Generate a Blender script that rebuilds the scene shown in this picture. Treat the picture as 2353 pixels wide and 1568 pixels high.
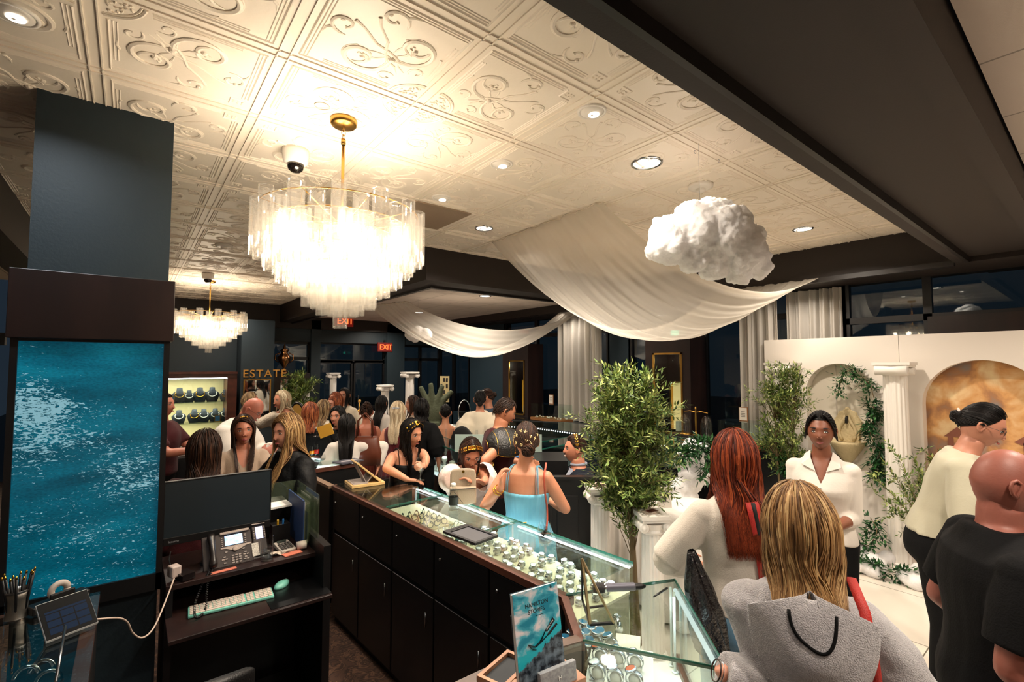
import bpy, math, random
from mathutils import Vector, Matrix, Quaternion, noise
V = Vector
scene = bpy.context.scene
for o in list(bpy.data.objects): bpy.data.objects.remove(o)
COL = scene.collection
PI = math.pi
# ---------------------------------------------------------------- camera
EYE = V((0.0, 0.0, 2.0)); FPX = 1100.0; CX, CY = 1176.5, 784.0
YAW = math.radians(38.5); PITCH = math.atan((840-784)/FPX)
cam_d = bpy.data.cameras.new('camera'); cam = bpy.data.objects.new('camera', cam_d); COL.objects.link(cam)
cam.location = EYE; cam.rotation_euler = (PI/2+PITCH, 0, -YAW)
cam_d.sensor_width = 36.0; cam_d.lens = 36.0*FPX/2353.0; cam_d.clip_start = 0.02; cam_d.clip_end = 200
scene.camera = cam
FW = V((math.sin(YAW)*math.cos(PITCH), math.cos(YAW)*math.cos(PITCH), math.sin(PITCH)))
RT = V((math.cos(YAW), -math.sin(YAW), 0)); UP = RT.cross(FW)
def ray(x, y): return FW + RT*((x-CX)/FPX) - UP*((y-CY)/FPX)
def atz(x, y, z):
    d = ray(x, y); return EYE + d*((z-EYE.z)/d.z)
def atx(x, y, X):
    d = ray(x, y); return EYE + d*(X/d.x)
def aty(x, y, Y):
    d = ray(x, y); return EYE + d*(Y/d.y)
def atd(x, y, D): return EYE + ray(x, y)*D
# ---------------------------------------------------------------- world, view
world = bpy.data.worlds.new('night'); scene.world = world; world.use_nodes = True
world.node_tree.nodes['Background'].inputs[0].default_value = (0.010, 0.016, 0.024, 1)
world.node_tree.nodes['Background'].inputs[1].default_value = 1.0
scene.view_settings.view_transform = 'Standard'; scene.view_settings.look = 'None'
scene.view_settings.gamma = 1.0; scene.view_settings.use_curve_mapping = False
scene.view_settings.exposure = 0.3
# ---------------------------------------------------------------- lamps of the ceiling
def blackbody(k):
    return {'warm': (1.0, .86, .68), 'soft': (1.0, .87, .73), 'cool': (.86, .94, 1.0), 'white': (1, .93, .82)}[k]
def area_lamp(name, p, size, power, col='soft', rot=(0,0,0), sy=None, spread=PI):
    l = bpy.data.lights.new(name, 'AREA'); l.energy = power; l.color = blackbody(col); l.size = size
    l.shape = 'DISK'
    if sy: l.shape = 'RECTANGLE'; l.size_y = sy
    l.spread = spread
    o = bpy.data.objects.new(name, l); COL.objects.link(o); o.location = p; o.rotation_euler = rot
    return o
def point_lamp(name, p, r, power, col='warm'):
    l = bpy.data.lights.new(name, 'POINT'); l.energy = power; l.color = blackbody(col); l.shadow_soft_size = r
    o = bpy.data.objects.new(name, l); COL.objects.link(o); o.location = p
    return o
# room downlights and added fill lamps (x, y, z, power)
for i, (x, y, z, p, c) in enumerate([
    (2.52,1.80,3.25,30,'soft'), (4.91,1.77,3.25,26,'soft'), (2.54,3.62,3.25,26,'soft'), (1.81,2.38,3.25,16,'soft'),
    (1.82,3.16,3.25,14,'soft'), (1.78,1.59,3.25,14,'soft'), (-.38,2.45,3.25,8,'cool'),
    (4.1,3.5,3.25,16,'soft'), (0.9,5.6,3.25,24,'soft'), (1.4,10.0,3.25,24,'soft'), (0.6,6.7,3.25,16,'soft'),
    (4.2,6.4,3.03,26,'soft'), (3.4,8.6,3.03,22,'soft'), (5.2,8.8,3.03,20,'soft'), (4.6,10.3,3.03,20,'soft'),
    (1.6,-.5,3.08,26,'soft'), (3.2,-.3,3.08,30,'soft'), (0.4,-1.0,3.08,12,'soft'), (5.0,-.4,3.08,22,'soft'), (5.9,2.2,2.9,6,'soft'), (5.9,4.3,2.9,7,'soft'), (5.9,5.9,2.9,10,'soft'), (5.9,8.0,2.9,7,'soft')]):  # unseen fill behind the camera for foreground people; window row added to brighten curtains
    area_lamp('downlight_and_fill_lamp', (x, y, z), .15, p, c, spread=math.radians(150))
# ---------------------------------------------------------------- materials
def S(h):
    h = h.lstrip('#'); v = [int(h[i:i+2], 16)/255 for i in (0, 2, 4)]
    return tuple((c/12.92 if c <= .04045 else ((c+.055)/1.055)**2.4) for c in v) + (1,)
MATS = {}
def mat(name, color='#808080', rough=.5, metal=0., bump=None, noise_mix=None, trans=0., emit=None, alpha=None, sheen=0., coat=0., spec=.5, sub=0., attr=None):
    """bump=(scale,strength,stretch xyz); noise_mix=(color2,scale,stretch)"""
    if name in MATS: return MATS[name]
    m = bpy.data.materials.new(name); m.use_nodes = True; nt = m.node_tree; b = nt.nodes['Principled BSDF']
    c = S(color) if isinstance(color, str) else tuple(color)+(1,)
    b.inputs['Base Color'].default_value = c; b.inputs['Roughness'].default_value = rough
    b.inputs['Metallic'].default_value = metal; b.inputs['Specular IOR Level'].default_value = spec
    b.inputs['Transmission Weight'].default_value = trans
    if sheen: b.inputs['Sheen Weight'].default_value = sheen
    if coat: b.inputs['Coat Weight'].default_value = coat; b.inputs['Coat Roughness'].default_value = .08
    if sub:
        b.inputs['Subsurface Weight'].default_value = sub; b.inputs['Subsurface Radius'].default_value = (.012, .005, .003)
        b.inputs['Subsurface Scale'].default_value = 1
    if emit:
        b.inputs['Emission Color'].default_value = S(emit[0]); b.inputs['Emission Strength'].default_value = emit[1]
    tc = nt.nodes.new('ShaderNodeTexCoord')
    def noisen(scale, st, det=4):
        mp = nt.nodes.new('ShaderNodeMapping'); mp.inputs['Scale'].default_value = st
        nt.links.new(tc.outputs['Object'], mp.inputs[0])
        n = nt.nodes.new('ShaderNodeTexNoise'); n.inputs['Scale'].default_value = scale; n.inputs['Detail'].default_value = det
        nt.links.new(mp.outputs[0], n.inputs['Vector']); return n
    if noise_mix:
        n = noisen(noise_mix[1], noise_mix[2] if len(noise_mix) > 2 else (1, 1, 1))
        r = nt.nodes.new('ShaderNodeValToRGB'); r.color_ramp.elements[0].color = c; r.color_ramp.elements[1].color = S(noise_mix[0])
        r.color_ramp.elements[0].position = .38; r.color_ramp.elements[1].position = .64
        nt.links.new(n.outputs['Fac'], r.inputs[0]); nt.links.new(r.outputs[0], b.inputs['Base Color'])
    if attr:
        a = nt.nodes.new('ShaderNodeAttribute'); a.attribute_name = 'shade'
        r = nt.nodes.new('ShaderNodeValToRGB'); r.color_ramp.elements[0].color = S(attr[0]); r.color_ramp.elements[1].color = S(attr[-1])
        if len(attr) > 2:
            e = r.color_ramp.elements.new(.5); e.color = S(attr[1])
        nt.links.new(a.outputs['Fac'], r.inputs[0]); nt.links.new(r.outputs[0], b.inputs['Base Color'])
    if bump:
        n = noisen(bump[0], bump[2] if len(bump) > 2 else (1, 1, 1))
        bp = nt.nodes.new('ShaderNodeBump'); bp.inputs['Strength'].default_value = bump[1]; bp.inputs['Distance'].default_value = .01
        nt.links.new(n.outputs['Fac'], bp.inputs['Height']); nt.links.new(bp.outputs[0], b.inputs['Normal'])
    MATS[name] = m; return m
def mixmat(name, tint=(1,1,1), gloss=.12, rough=.02, diffuse=None, dfac=0., translucent=None, tfac=0.):
    """thin pane: transparent + fresnel gloss (+ a little diffuse / translucency)"""
    if name in MATS: return MATS[name]
    m = bpy.data.materials.new(name); m.use_nodes = True; nt = m.node_tree; nt.nodes.clear()
    out = nt.nodes.new('ShaderNodeOutputMaterial'); t = nt.nodes.new('ShaderNodeBsdfTransparent'); t.inputs[0].default_value = tint+(1,)
    cur = t.outputs[0]
    if diffuse:
        d = nt.nodes.new('ShaderNodeBsdfDiffuse'); d.inputs[0].default_value = S(diffuse)
        mx = nt.nodes.new('ShaderNodeMixShader'); mx.inputs[0].default_value = dfac
        nt.links.new(cur, mx.inputs[1]); nt.links.new(d.outputs[0], mx.inputs[2]); cur = mx.outputs[0]
    if translucent:
        d = nt.nodes.new('ShaderNodeBsdfTranslucent'); d.inputs[0].default_value = S(translucent)
        mx = nt.nodes.new('ShaderNodeMixShader'); mx.inputs[0].default_value = tfac
        nt.links.new(cur, mx.inputs[1]); nt.links.new(d.outputs[0], mx.inputs[2]); cur = mx.outputs[0]
    if gloss > 0:
        g = nt.nodes.new('ShaderNodeBsdfGlossy'); g.inputs['Roughness'].default_value = rough
        lw = nt.nodes.new('ShaderNodeLayerWeight'); lw.inputs[0].default_value = .5
        f = nt.nodes.new('ShaderNodeMath'); f.operation = 'POWER'; f.inputs[1].default_value = 4.5; nt.links.new(lw.outputs['Facing'], f.inputs[0])
        ma = nt.nodes.new('ShaderNodeMath'); ma.operation = 'MULTIPLY_ADD'; ma.inputs[1].default_value = .9; ma.inputs[2].default_value = gloss*.6; ma.use_clamp = True
        nt.links.new(f.outputs[0], ma.inputs[0])
        mx = nt.nodes.new('ShaderNodeMixShader'); nt.links.new(ma.outputs[0], mx.inputs[0])
        nt.links.new(cur, mx.inputs[1]); nt.links.new(g.outputs[0], mx.inputs[2]); cur = mx.outputs[0]
    nt.links.new(cur, out.inputs[0]); MATS[name] = m; return m
def emitmat(name, color, strength):
    if name in MATS: return MATS[name]
    m = bpy.data.materials.new(name); m.use_nodes = True; nt = m.node_tree; nt.nodes.clear()
    out = nt.nodes.new('ShaderNodeOutputMaterial'); e = nt.nodes.new('ShaderNodeEmission'); e.inputs[0].default_value = S(color); e.inputs[1].default_value = strength
    nt.links.new(e.outputs[0], out.inputs[0]); MATS[name] = m; return m
M_CREAM = mat('ceiling paint', '#f1e6d6', .42, bump=(60, .06))
M_TEAL = mat('teal paint', '#17262d', .55, bump=(90, .08))
M_DARKTEAL = mat('dark teal paint', '#141f26', .6)
M_WOOD = mat('espresso wood', '#1d1211', .38, noise_mix=('#2a1a17', 7, (1, 1, .15)), bump=(30, .04, (1, 1, .1)))
M_WOODL = mat('edge wood', '#4a2b22', .35, noise_mix=('#5e382b', 9, (1, .2, 1)))
M_BROWN = mat('soffit brown', '#211712', .6, bump=(140, .06))
M_BLACK = mat('black cabinet', '#0c0b0c', .42)
M_BRASS = mat('brass', '#c79a4e', .28, metal=1.)
M_GOLD = mat('gold', '#d9a845', .25, metal=1.)
M_CHROME = mat('chrome', '#c9ccd0', .15, metal=1.)
M_STEEL = mat('steel', '#8d8f92', .3, metal=1.)
M_WHITE = mat('white plaster', '#ece7df', .5, bump=(25, .08))
M_WPANEL = mat('white panel', '#e6ded4', .55)
M_GLASS = mixmat('pane glass', (.90, .97, .94), gloss=.07)
M_TOPGLASS = mixmat('counter top glass', (.90, .96, .94), gloss=.10)
M_EDGE = mat('glass edge', '#1f5a4c', .2, spec=.8)
M_CLEAR = mixmat('clear glass', (.93, .95, .95), gloss=.16)
M_WINDOW = mixmat('window glass', (.55, .62, .62), gloss=.10)
M_WATER = mixmat('water', (.86, .9, .92), gloss=.12)
M_LED = emitmat('led light', '#f4fbff', 14.)
M_LAMP = emitmat('lamp lens', '#fff1dc', 9.)
M_SHADOWGAP = mat('shadow gap', '#040404', .9)
# ---------------------------------------------------------------- mesh builder
IDM = Matrix()
import numpy as np
class MB:
    def __init__(s): s.v = []; s.f = []; s.mi = []; s.sh = None; s.cur = 0; s.M = Matrix()
    def add(s, vs, fs, mi=None):
        n = len(s.v); M = s.M
        s.v.extend([tuple(p) for p in vs] if M == IDM else [tuple(M @ V(p)) for p in vs])
        k = s.cur if mi is None else mi
        for f in fs: s.f.append(tuple(n+i for i in f)); s.mi.append(k)
        if s.sh is not None:
            s.sh.extend([s.shv]*len(vs))
        return s
    def box(s, x0, x1, y0, y1, z0, z1, mi=None):
        vs = [(x0,y0,z0),(x1,y0,z0),(x1,y1,z0),(x0,y1,z0),(x0,y0,z1),(x1,y0,z1),(x1,y1,z1),(x0,y1,z1)]
        return s.add(vs, [(0,3,2,1),(4,5,6,7),(0,1,5,4),(1,2,6,5),(2,3,7,6),(3,0,4,7)], mi)
    def cbox(s, c, sz, rz=0, rx=0, ry=0, mi=None):
        R = Matrix.Translation(c) @ Matrix.Rotation(rz, 4, 'Z') @ Matrix.Rotation(ry, 4, 'Y') @ Matrix.Rotation(rx, 4, 'X')
        M0 = s.M; s.M = M0 @ R; a, b, c2 = [q/2 for q in sz]; s.box(-a, a, -b, b, -c2, c2, mi); s.M = M0; return s
    def bar(s, a, b, w, h, up=(0,0,1), mi=None):
        a, b = V(a), V(b); d = (b-a).normalized(); u = V(up)
        if abs(d.dot(u)) > .98: u = V((0, 1, 0))
        r = d.cross(u).normalized()*(w/2); u = r.cross(d).normalized()*(h/2)
        vs = [a-r-u, a+r-u, a+r+u, a-r+u, b-r-u, b+r-u, b+r+u, b-r+u]
        return s.add(vs, [(0,3,2,1),(4,5,6,7),(0,1,5,4),(1,2,6,5),(2,3,7,6),(3,0,4,7)], mi)
    def tube(s, pts, r, n=8, cap=True, mi=None, flat=1., u0=None):
        pts = [V(p) for p in pts]; m = len(pts)
        if not hasattr(r, '__len__'): r = [r]*m
        t0 = (pts[1]-pts[0]).normalized(); u = u0 if u0 is not None else (V((0, 0, 1)) if abs(t0.z) < .9 else V((1, 0, 0)))
        u = (u-t0*u.dot(t0)).normalized(); vs = []
        if u.length < .5: u = t0.orthogonal().normalized()
        CS = [(math.cos(2*PI*k/n)*flat, math.sin(2*PI*k/n)) for k in range(n)]
        for i in range(m):
            t = (pts[min(i+1, m-1)]-pts[max(i-1, 0)])
            t = t.normalized() if t.length > 1e-9 else t0
            u = u-t*u.dot(t)
            u = u.normalized() if u.length > 1e-6 else t.orthogonal().normalized()
            w = t.cross(u); ri = r[i]; px, py, pz = pts[i]; ux, uy, uz = u*ri; wx, wy, wz = w*ri
            for c, q in CS: vs.append((px+ux*c+wx*q, py+uy*c+wy*q, pz+uz*c+wz*q))
        fs = [(i*n+k, i*n+(k+1) % n, (i+1)*n+(k+1) % n, (i+1)*n+k) for i in range(m-1) for k in range(n)]
        if cap: fs += [tuple(range(n-1, -1, -1)), tuple((m-1)*n+k for k in range(n))]
        return s.add(vs, fs, mi)
    def lathe(s, prof, n=24, c=(0,0,0), mi=None, fl=0, lobes=0, cap=True):
        vs = []
        for (r, z) in prof:
            for k in range(n):
                a = 2*PI*k/n; q = r*(1+fl*math.cos(lobes*a)) if lobes else r
                vs.append((c[0]+q*math.cos(a), c[1]+q*math.sin(a), c[2]+z))
        m = len(prof); fs = [(i*n+k, i*n+(k+1) % n, (i+1)*n+(k+1) % n, (i+1)*n+k) for i in range(m-1) for k in range(n)]
        if cap: fs += [tuple(range(n-1, -1, -1)), tuple((m-1)*n+k for k in range(n))]
        return s.add(vs, fs, mi)
    def ell(s, c, r, n=14, m=9, R=None, mi=None):
        vs = []; R = R or Matrix()
        if not hasattr(r, '__len__'): r = (r, r, r)
        for i in range(m+1):
            t = PI*i/m
            for k in range(n):
                a = 2*PI*k/n
                vs.append(V(c)+(R @ V((r[0]*math.sin(t)*math.cos(a), r[1]*math.sin(t)*math.sin(a), r[2]*math.cos(t)))))
        fs = []
        for i in range(m):
            for k in range(n):
                q = (i*n+k, (i+1)*n+k, (i+1)*n+(k+1) % n, i*n+(k+1) % n); fs.append(q)
        return s.add(vs, fs, mi)
    def loft(s, rings, n=24, cap=True, mi=None, ease=1.):
        """rings: (cx,cy,z,rx,ry)"""
        vs = []
        for (cx, cy, z, rx, ry) in rings:
            for k in range(n):
                a = 2*PI*k/n; ca, sa = math.cos(a), math.sin(a)
                vs.append((cx+rx*math.copysign(abs(ca)**ease, ca), cy+ry*math.copysign(abs(sa)**ease, sa), z))
        m = len(rings); fs = [(i*n+k, i*n+(k+1) % n, (i+1)*n+(k+1) % n, (i+1)*n+k) for i in range(m-1) for k in range(n)]
        if cap: fs += [tuple(range(n-1, -1, -1)), tuple((m-1)*n+k for k in range(n))]
        return s.add(vs, fs, mi)
    def grid(s, fn, nu, nv, mi=None, thick=0):
        P = [[V(fn(i/nu, j/nv)) for j in range(nv+1)] for i in range(nu+1)]
        vs = [p for row in P for p in row]; w = nv+1
        fs = [(i*w+j, (i+1)*w+j, (i+1)*w+j+1, i*w+j+1) for i in range(nu) for j in range(nv)]
        return s.add(vs, fs, mi)
    def prism(s, poly, z0, z1, mi=None):
        n = len(poly); vs = [(x, y, z0) for x, y in poly]+[(x, y, z1) for x, y in poly]
        return s.add(vs, [tuple(range(n-1, -1, -1)), tuple(range(n, 2*n))]+[(i, (i+1) % n, n+(i+1) % n, n+i) for i in range(n)], mi)
    def mesh(s, name, mats, smooth=False):
        me = bpy.data.meshes.new(name); me.from_pydata(s.v, [], s.f)
        if not isinstance(mats, (list, tuple)): mats = [mats]
        for m in mats: me.materials.append(m)
        if len(mats) > 1: me.polygons.foreach_set('material_index', s.mi)
        if smooth: me.polygons.foreach_set('use_smooth', [True]*len(me.polygons))
        if s.sh is not None:
            at = me.attributes.new('shade', 'FLOAT', 'POINT'); at.data.foreach_set('value', s.sh)
        me.update(); return me
    def build(s, name, mats, parent=None, smooth=False, bevel=0, solid=0, **tags):
        o = bpy.data.objects.new(name, s.mesh(name, mats, smooth)); COL.objects.link(o)
        if parent: o.parent = parent
        if bevel:
            b = o.modifiers.new('bevel', 'BEVEL'); b.width = bevel; b.segments = 2; b.limit_method = 'ANGLE'
        if solid:
            b = o.modifiers.new('solid', 'SOLIDIFY'); b.thickness = solid; b.offset = 0
        for k, v in tags.items(): o[k] = v
        return o
def mb(): return MB()
def tag(o, label, cat, group=None, kind=None):
    o['label'] = label; o['category'] = cat
    if group: o['group'] = group
    if kind: o['kind'] = kind
    return o
def thing(name, label, cat, loc=(0,0,0), rz=0, group=None):
    o = bpy.data.objects.new(name, None); COL.objects.link(o); o.location = loc; o.rotation_euler = (0, 0, rz); o.empty_display_size = .05
    return tag(o, label, cat, group)
def struct(o): o['kind'] = 'structure'; return o
def copy_tree(o, parent=None):
    c = o.copy(); COL.objects.link(c); c.parent = parent
    for ch in o.children: copy_tree(ch, c)
    return c
def rectframe(m, x0, x1, z0, z1, y0, y1, w, mi=None):
    m.box(x0, x0+w, y0, y1, z0, z1, mi); m.box(x1-w, x1, y0, y1, z0, z1, mi)
    m.box(x0+w, x1-w, y0, y1, z0, z0+w, mi); m.box(x0+w, x1-w, y0, y1, z1-w, z1, mi)
def text_obj(name, txt, size, m, parent, loc, rot, extrude=.003, align='LEFT', spacing=1.):
    c = bpy.data.curves.new(name, 'FONT'); c.body = txt; c.size = size; c.extrude = extrude; c.align_x = align; c.space_character = spacing
    o = bpy.data.objects.new(name, c); dg = bpy.context.evaluated_depsgraph_get(); COL.objects.link(o)
    dg.update(); me = bpy.data.meshes.new_from_object(o.evaluated_get(dg)); bpy.data.objects.remove(o)
    me.materials.clear(); me.materials.append(m)
    q = bpy.data.objects.new(name, me); COL.objects.link(q); q.location = loc; q.rotation_euler = rot
    if parent: q.parent = parent
    return q
# ================================================================ SETTING
CZ, BZ = 3.284, 2.92
# floor: carpet on the staff side, white tiles on the customer side
def carpet_mat():
    m = mat('patterned carpet', '#3a261c', .95, bump=(220, .5)); nt = m.node_tree; b = nt.nodes['Principled BSDF']
    tc = nt.nodes.new('ShaderNodeTexCoord'); w = nt.nodes.new('ShaderNodeTexNoise'); w.inputs['Scale'].default_value = 9; w.inputs['Detail'].default_value = 5; w.inputs['Distortion'].default_value = 2.4
    r = nt.nodes.new('ShaderNodeValToRGB'); e = r.color_ramp.elements; e[0].position = .42; e[0].color = S('#4a3226'); e[1].position = .5; e[1].color = S('#2a1b14')
    q = e.new(.56); q.color = S('#6b4c3a'); q = e.new(.62); q.color = S('#3a261c')
    nt.links.new(tc.outputs['Object'], w.inputs['Vector']); nt.links.new(w.outputs['Fac'], r.inputs[0]); nt.links.new(r.outputs[0], b.inputs['Base Color'])
    return m
def tile_mat():
    m = mat('white floor tile', '#ddd5c6', .16, coat=.2); nt = m.node_tree; b = nt.nodes['Principled BSDF']
    tc = nt.nodes.new('ShaderNodeTexCoord'); w = nt.nodes.new('ShaderNodeTexBrick'); w.inputs['Scale'].default_value = 1.0
    w.offset = 0; w.inputs['Brick Width'].default_value = .9; w.inputs['Row Height'].default_value = .9; w.inputs['Mortar Size'].default_value = .004
    w.inputs['Color1'].default_value = S('#ded6c8'); w.inputs['Color2'].default_value = S('#e4dccf'); w.inputs['Mortar'].default_value = S('#6b6558')
    nt.links.new(tc.outputs['Object'], w.inputs['Vector']); nt.links.new(w.outputs[0], b.inputs['Base Color'])
    return m
M_CARPET = carpet_mat(); M_TILE = tile_mat()
m = mb(); m.box(-4, 1.9, -3, 12, -.1, 0, 0); m.box(1.9, 9, -3, 4.7, -.1, 0, 1); m.box(1.9, 9, 4.7, 12, -.1, 0, 0)
struct(m.build('floor', [M_CARPET, M_TILE]))
# embossed ceiling --------------------------------------------------------
TS = .612
def spiral(cx, cy, r0, a0, turns, sgn, shrink, n=22):
    return [(cx+r0*math.exp(-shrink*t)*math.cos(a0+sgn*t*turns*2*PI), cy+r0*math.exp(-shrink*t)*math.sin(a0+sgn*t*turns*2*PI)) for t in [i/n for i in range(n+1)]]
def ceil_tile():
    t = mb(); h = []
    # tile spans 0..1; rosette corner at (0,0), block corner at (1,1); design symmetric about the diagonal
    curves = [(spiral(.60, .31, .225, 2.5, 1.12, 1, 1.35), .017), (spiral(.60, .31, .19, 2.6, .75, 1, .5), .007),
              (spiral(.60, .30, .10, -1.2, .55, -1, 1.1, 12), .013),
              (spiral(.80, .56, .115, -1.9, 1.0, 1, 1.3, 16), .013), (spiral(.36, .17, .075, 2.4, .9, -1, 1.2, 14), .010),
              ([(.26, .30), (.33, .35), (.37, .43), (.45, .47), (.56, .50), (.68, .60), (.76, .64)], .011),
              ([(.44, .40), (.50, .34), (.57, .31), (.63, .33)], .009), ([(.46, .42), (.53, .41), (.60, .38)], .007),
              ([(.90, .40), (.89, .46), (.86, .49)], .010), ([(.50, .09), (.57, .085), (.62, .10)], .009)]
    tu = mb()
    for pts, r in curves:
        n = len(pts)
        for sw in (0, 1):
            pp = [((y, x, 0) if sw else (x, y, 0)) for x, y in pts]
            rr = [r*(.45+.75*math.sin(PI*min(1, .12+.88*i/(n-1)))**.6) if i else r*.4 for i in range(n)]
            rr[-1] = r*1.35; tu.tube(pp, rr, 6, flat=.8)
    for x, y, r in [(.585, .30, .022), (.83, .60, .02), (.30, .585, .022), (.6, .83, .02), (.40, .40, .03)]:
        tu.ell((x, y, 0), (r, r, r*.9), 8, 5)
    # rosette corner arcs and leaves
    for r, w in [(.245, .012), (.222, .007)]:
        tu.tube([(r*math.cos(a), r*math.sin(a), 0) for a in [PI/2*i/10*.86+.11 for i in range(11)]], w, 6)
    rnd = random.Random(3)
    for i in range(26):
        a = rnd.uniform(.25, 1.32); r = rnd.uniform(.06, .2)
        tu.ell((r*math.cos(a), r*math.sin(a), 0), (.016, .009, .012), 6, 4, Matrix.Rotation(rnd.uniform(0, 3), 4, 'Z'))
    # small block in the far corner
    tu.tube([(.83, .94, 0), (.83, .83, 0), (.94, .83, 0)], .008, 4)
    for i in range(6): tu.ell((.86+.02*(i % 3)*1.6, .87+.035*(i//3), 0), (.014, .008, .011), 6, 4, Matrix.Rotation(i*1.1, 4, 'Z'))
    # concentric border steps
    for d, w in [(.045, .010), (.070, .006), (.092, .006)]:
        q = [(.28, d), (.80, d)]
        tu.tube([(.28, d, 0), (.80 if d > .06 else 1-d, d, 0)], w, 4); tu.tube([(d, .28, 0), (d, .80 if d > .06 else 1-d, 0)], w, 4)
        tu.tube([(1-d, .04, 0), (1-d, .80, 0)], w, 4); tu.tube([(.04, 1-d, 0), (.80, 1-d, 0)], w, 4)
    return tu
def build_ceiling():
    T = ceil_tile(); c = mb()
    x_nodes = {}; X0, Y0 = .354*1.284, 1.15*1.284
    regions = [(-.72, 5.82, .86, 4.56), (-.72, 2.45, 4.56, 11.02)]
    def inside(x, y, e=0):
        for a, b, c2, d in regions:
            if a-e < x < b+e and c2-e < y < d+e: return True
        return False
    for a, b, c2, d in regions: c.box(a, b, c2, d, CZ, CZ+.06)
    k = 0
    vec = [V(p) for p in T.v]
    vent = V((1.91, 3.62, 0))
    for i in range(-4, 11):
        for j in range(-3, 18):
            x0 = X0+i*TS; y0 = Y0+j*TS; cx, cy = x0+TS/2, y0+TS/2
            if not inside(cx, cy, .28): continue
            fx = (i % 2 == 0); fy = (j % 2 == 0)   # rosettes meet at odd, odd nodes
            n = len(c.v); vs = []; ok = True
            for p in vec:
                u, v = p.x, p.y
                if fx: u = 1-u
                if fy: v = 1-v
                vs.append((x0+TS*(.04+.92*u), y0+TS*(.04+.92*v), CZ-p.z*TS*.8 if p.z > 0 else CZ-p.z*TS*.8))
            flip = (fx != fy)
            for f in T.f:
                q = vs[f[0]]
                if not inside(q[0], q[1], -.005) or abs(q[0]-1.92) < .33 and abs(q[1]-3.62) < .33: continue
                c.f.append(tuple(n+a for a in (f[::-1] if flip else f))); c.mi.append(0)
            c.v.extend(vs)
    # runner bands along every tile joint
    for i in range(-4, 12):
        x = X0+i*TS
        for s_ in (-1, 1):
            for a, b, c2, d in regions:
                if a < x < b: c.bar((x+s_*.022, c2, CZ), (x+s_*.022, d, CZ), .006, .012)
    for j in range(-3, 18):
        y = Y0+j*TS
        for s_ in (-1, 1):
            for a, b, c2, d in regions:
                if c2 < y < d: c.bar((a, y+s_*.022, CZ), (b, y+s_*.022, CZ), .006, .012)
    return struct(c.build('ceiling', M_CREAM, smooth=False))
build_ceiling()
# flat tiled ceilings of the neighbouring bays
def flatceil_mat():
    m = mat('acoustic tile', '#ddd3c8', .8, bump=(260, .25)); nt = m.node_tree; b = nt.nodes['Principled BSDF']
    tc = nt.nodes.new('ShaderNodeTexCoord'); w = nt.nodes.new('ShaderNodeTexBrick'); w.inputs['Scale'].default_value = 1.0; w.offset = 0
    w.inputs['Brick Width'].default_value = .61; w.inputs['Row Height'].default_value = .61; w.inputs['Mortar Size'].default_value = .006
    w.inputs['Color1'].default_value = S('#d9cdc2'); w.inputs['Color2'].default_value = S('#dccfc5'); w.inputs['Mortar'].default_value = S('#a0958b')
    nt.links.new(tc.outputs['Object'], w.inputs['Vector']); nt.links.new(w.outputs[0], b.inputs['Base Color']); return m
M_FLATC = flatceil_mat()
m = mb(); m.box(2.72, 5.9, 4.95, 11.1, 3.06, 3.12); m.box(-4, 9, -3, .27, 3.12, 3.18); m.box(-3.2, -.9, .27, 9, 3.12, 3.18)
struct(m.build('ceiling_side', M_FLATC))
# soffits and beams
m = mb()
m.box(-4, 5.8, .78, .86, BZ, 3.3)            # front strip
m.box(-4, 7, .36, .78, BZ+.045, 3.3)          # recessed dark panel
m.box(-4, 7, .28, .36, BZ, 3.3)
m.box(5.8, 6.6, .28, 11.2, BZ, 3.3)           # beam along the windows
m.box(2.45, 5.8, 4.56, 4.9, BZ, 3.3); m.box(2.45, 2.72, 4.9, 11.2, BZ, 3.3)
m.box(-1.2, 6.5, 11.0, 11.35, 2.80, 3.3)
m.box(-.98, -.72, .86, 11.2, BZ, 3.3)
struct(m.build('trim_soffit', M_BROWN))
m = mb(); m.box(2.72, 5.84, 4.9, 4.95, BZ-.025, 3.08); m.box(2.68, 2.73, 4.86, 11, BZ-.025, 3.08); m.box(5.86, 5.92, 4.86, 11, BZ-.02, 3.08)
m.box(5.74, 5.8, .86, 4.56, BZ-.03, BZ+.02); m.box(-4, 5.8, .76, .785, BZ-.01, BZ+.05)
struct(m.build('trim_soffit_edge', mat('dark trim', '#17100e', .4)))
# far and left walls
m = mb(); m.box(-1.0, 2.35, 11.2, 11.35, 0, 3.3); m.box(3.1, 3.3, 11.0, 11.3, 0, 3.0); m.box(4.87, 5.33, 11.0, 11.3, 0, 3.0)
m.box(2.3, 6.6, 11.05, 11.3, 2.52, 3.3)
struct(m.build('wall_far', M_TEAL))
m = mb(); m.box(-4, -3.85, -3, 12, 0, 3.3)
struct(m.build('wall_left', mat('pale wall', '#b9aca0', .7)))
m = mb(); m.box(-4, 9, -3.1, -3, 0, 3.3); struct(m.build('wall_back', mat('pale wall', '#b9aca0', .7)))
m = mb()
for y0, y1 in [(8.32, 9.75), (4.95, 5.42), (1.9, 2.0), (-3, .1)]: m.box(6.42, 6.6, y0, y1, 0, 3.0)
m.box(6.42, 6.6, .1, 11.2, 0, .85)
struct(m.build('wall_right', mat('blue teal paint', '#152b36', .6)))
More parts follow.
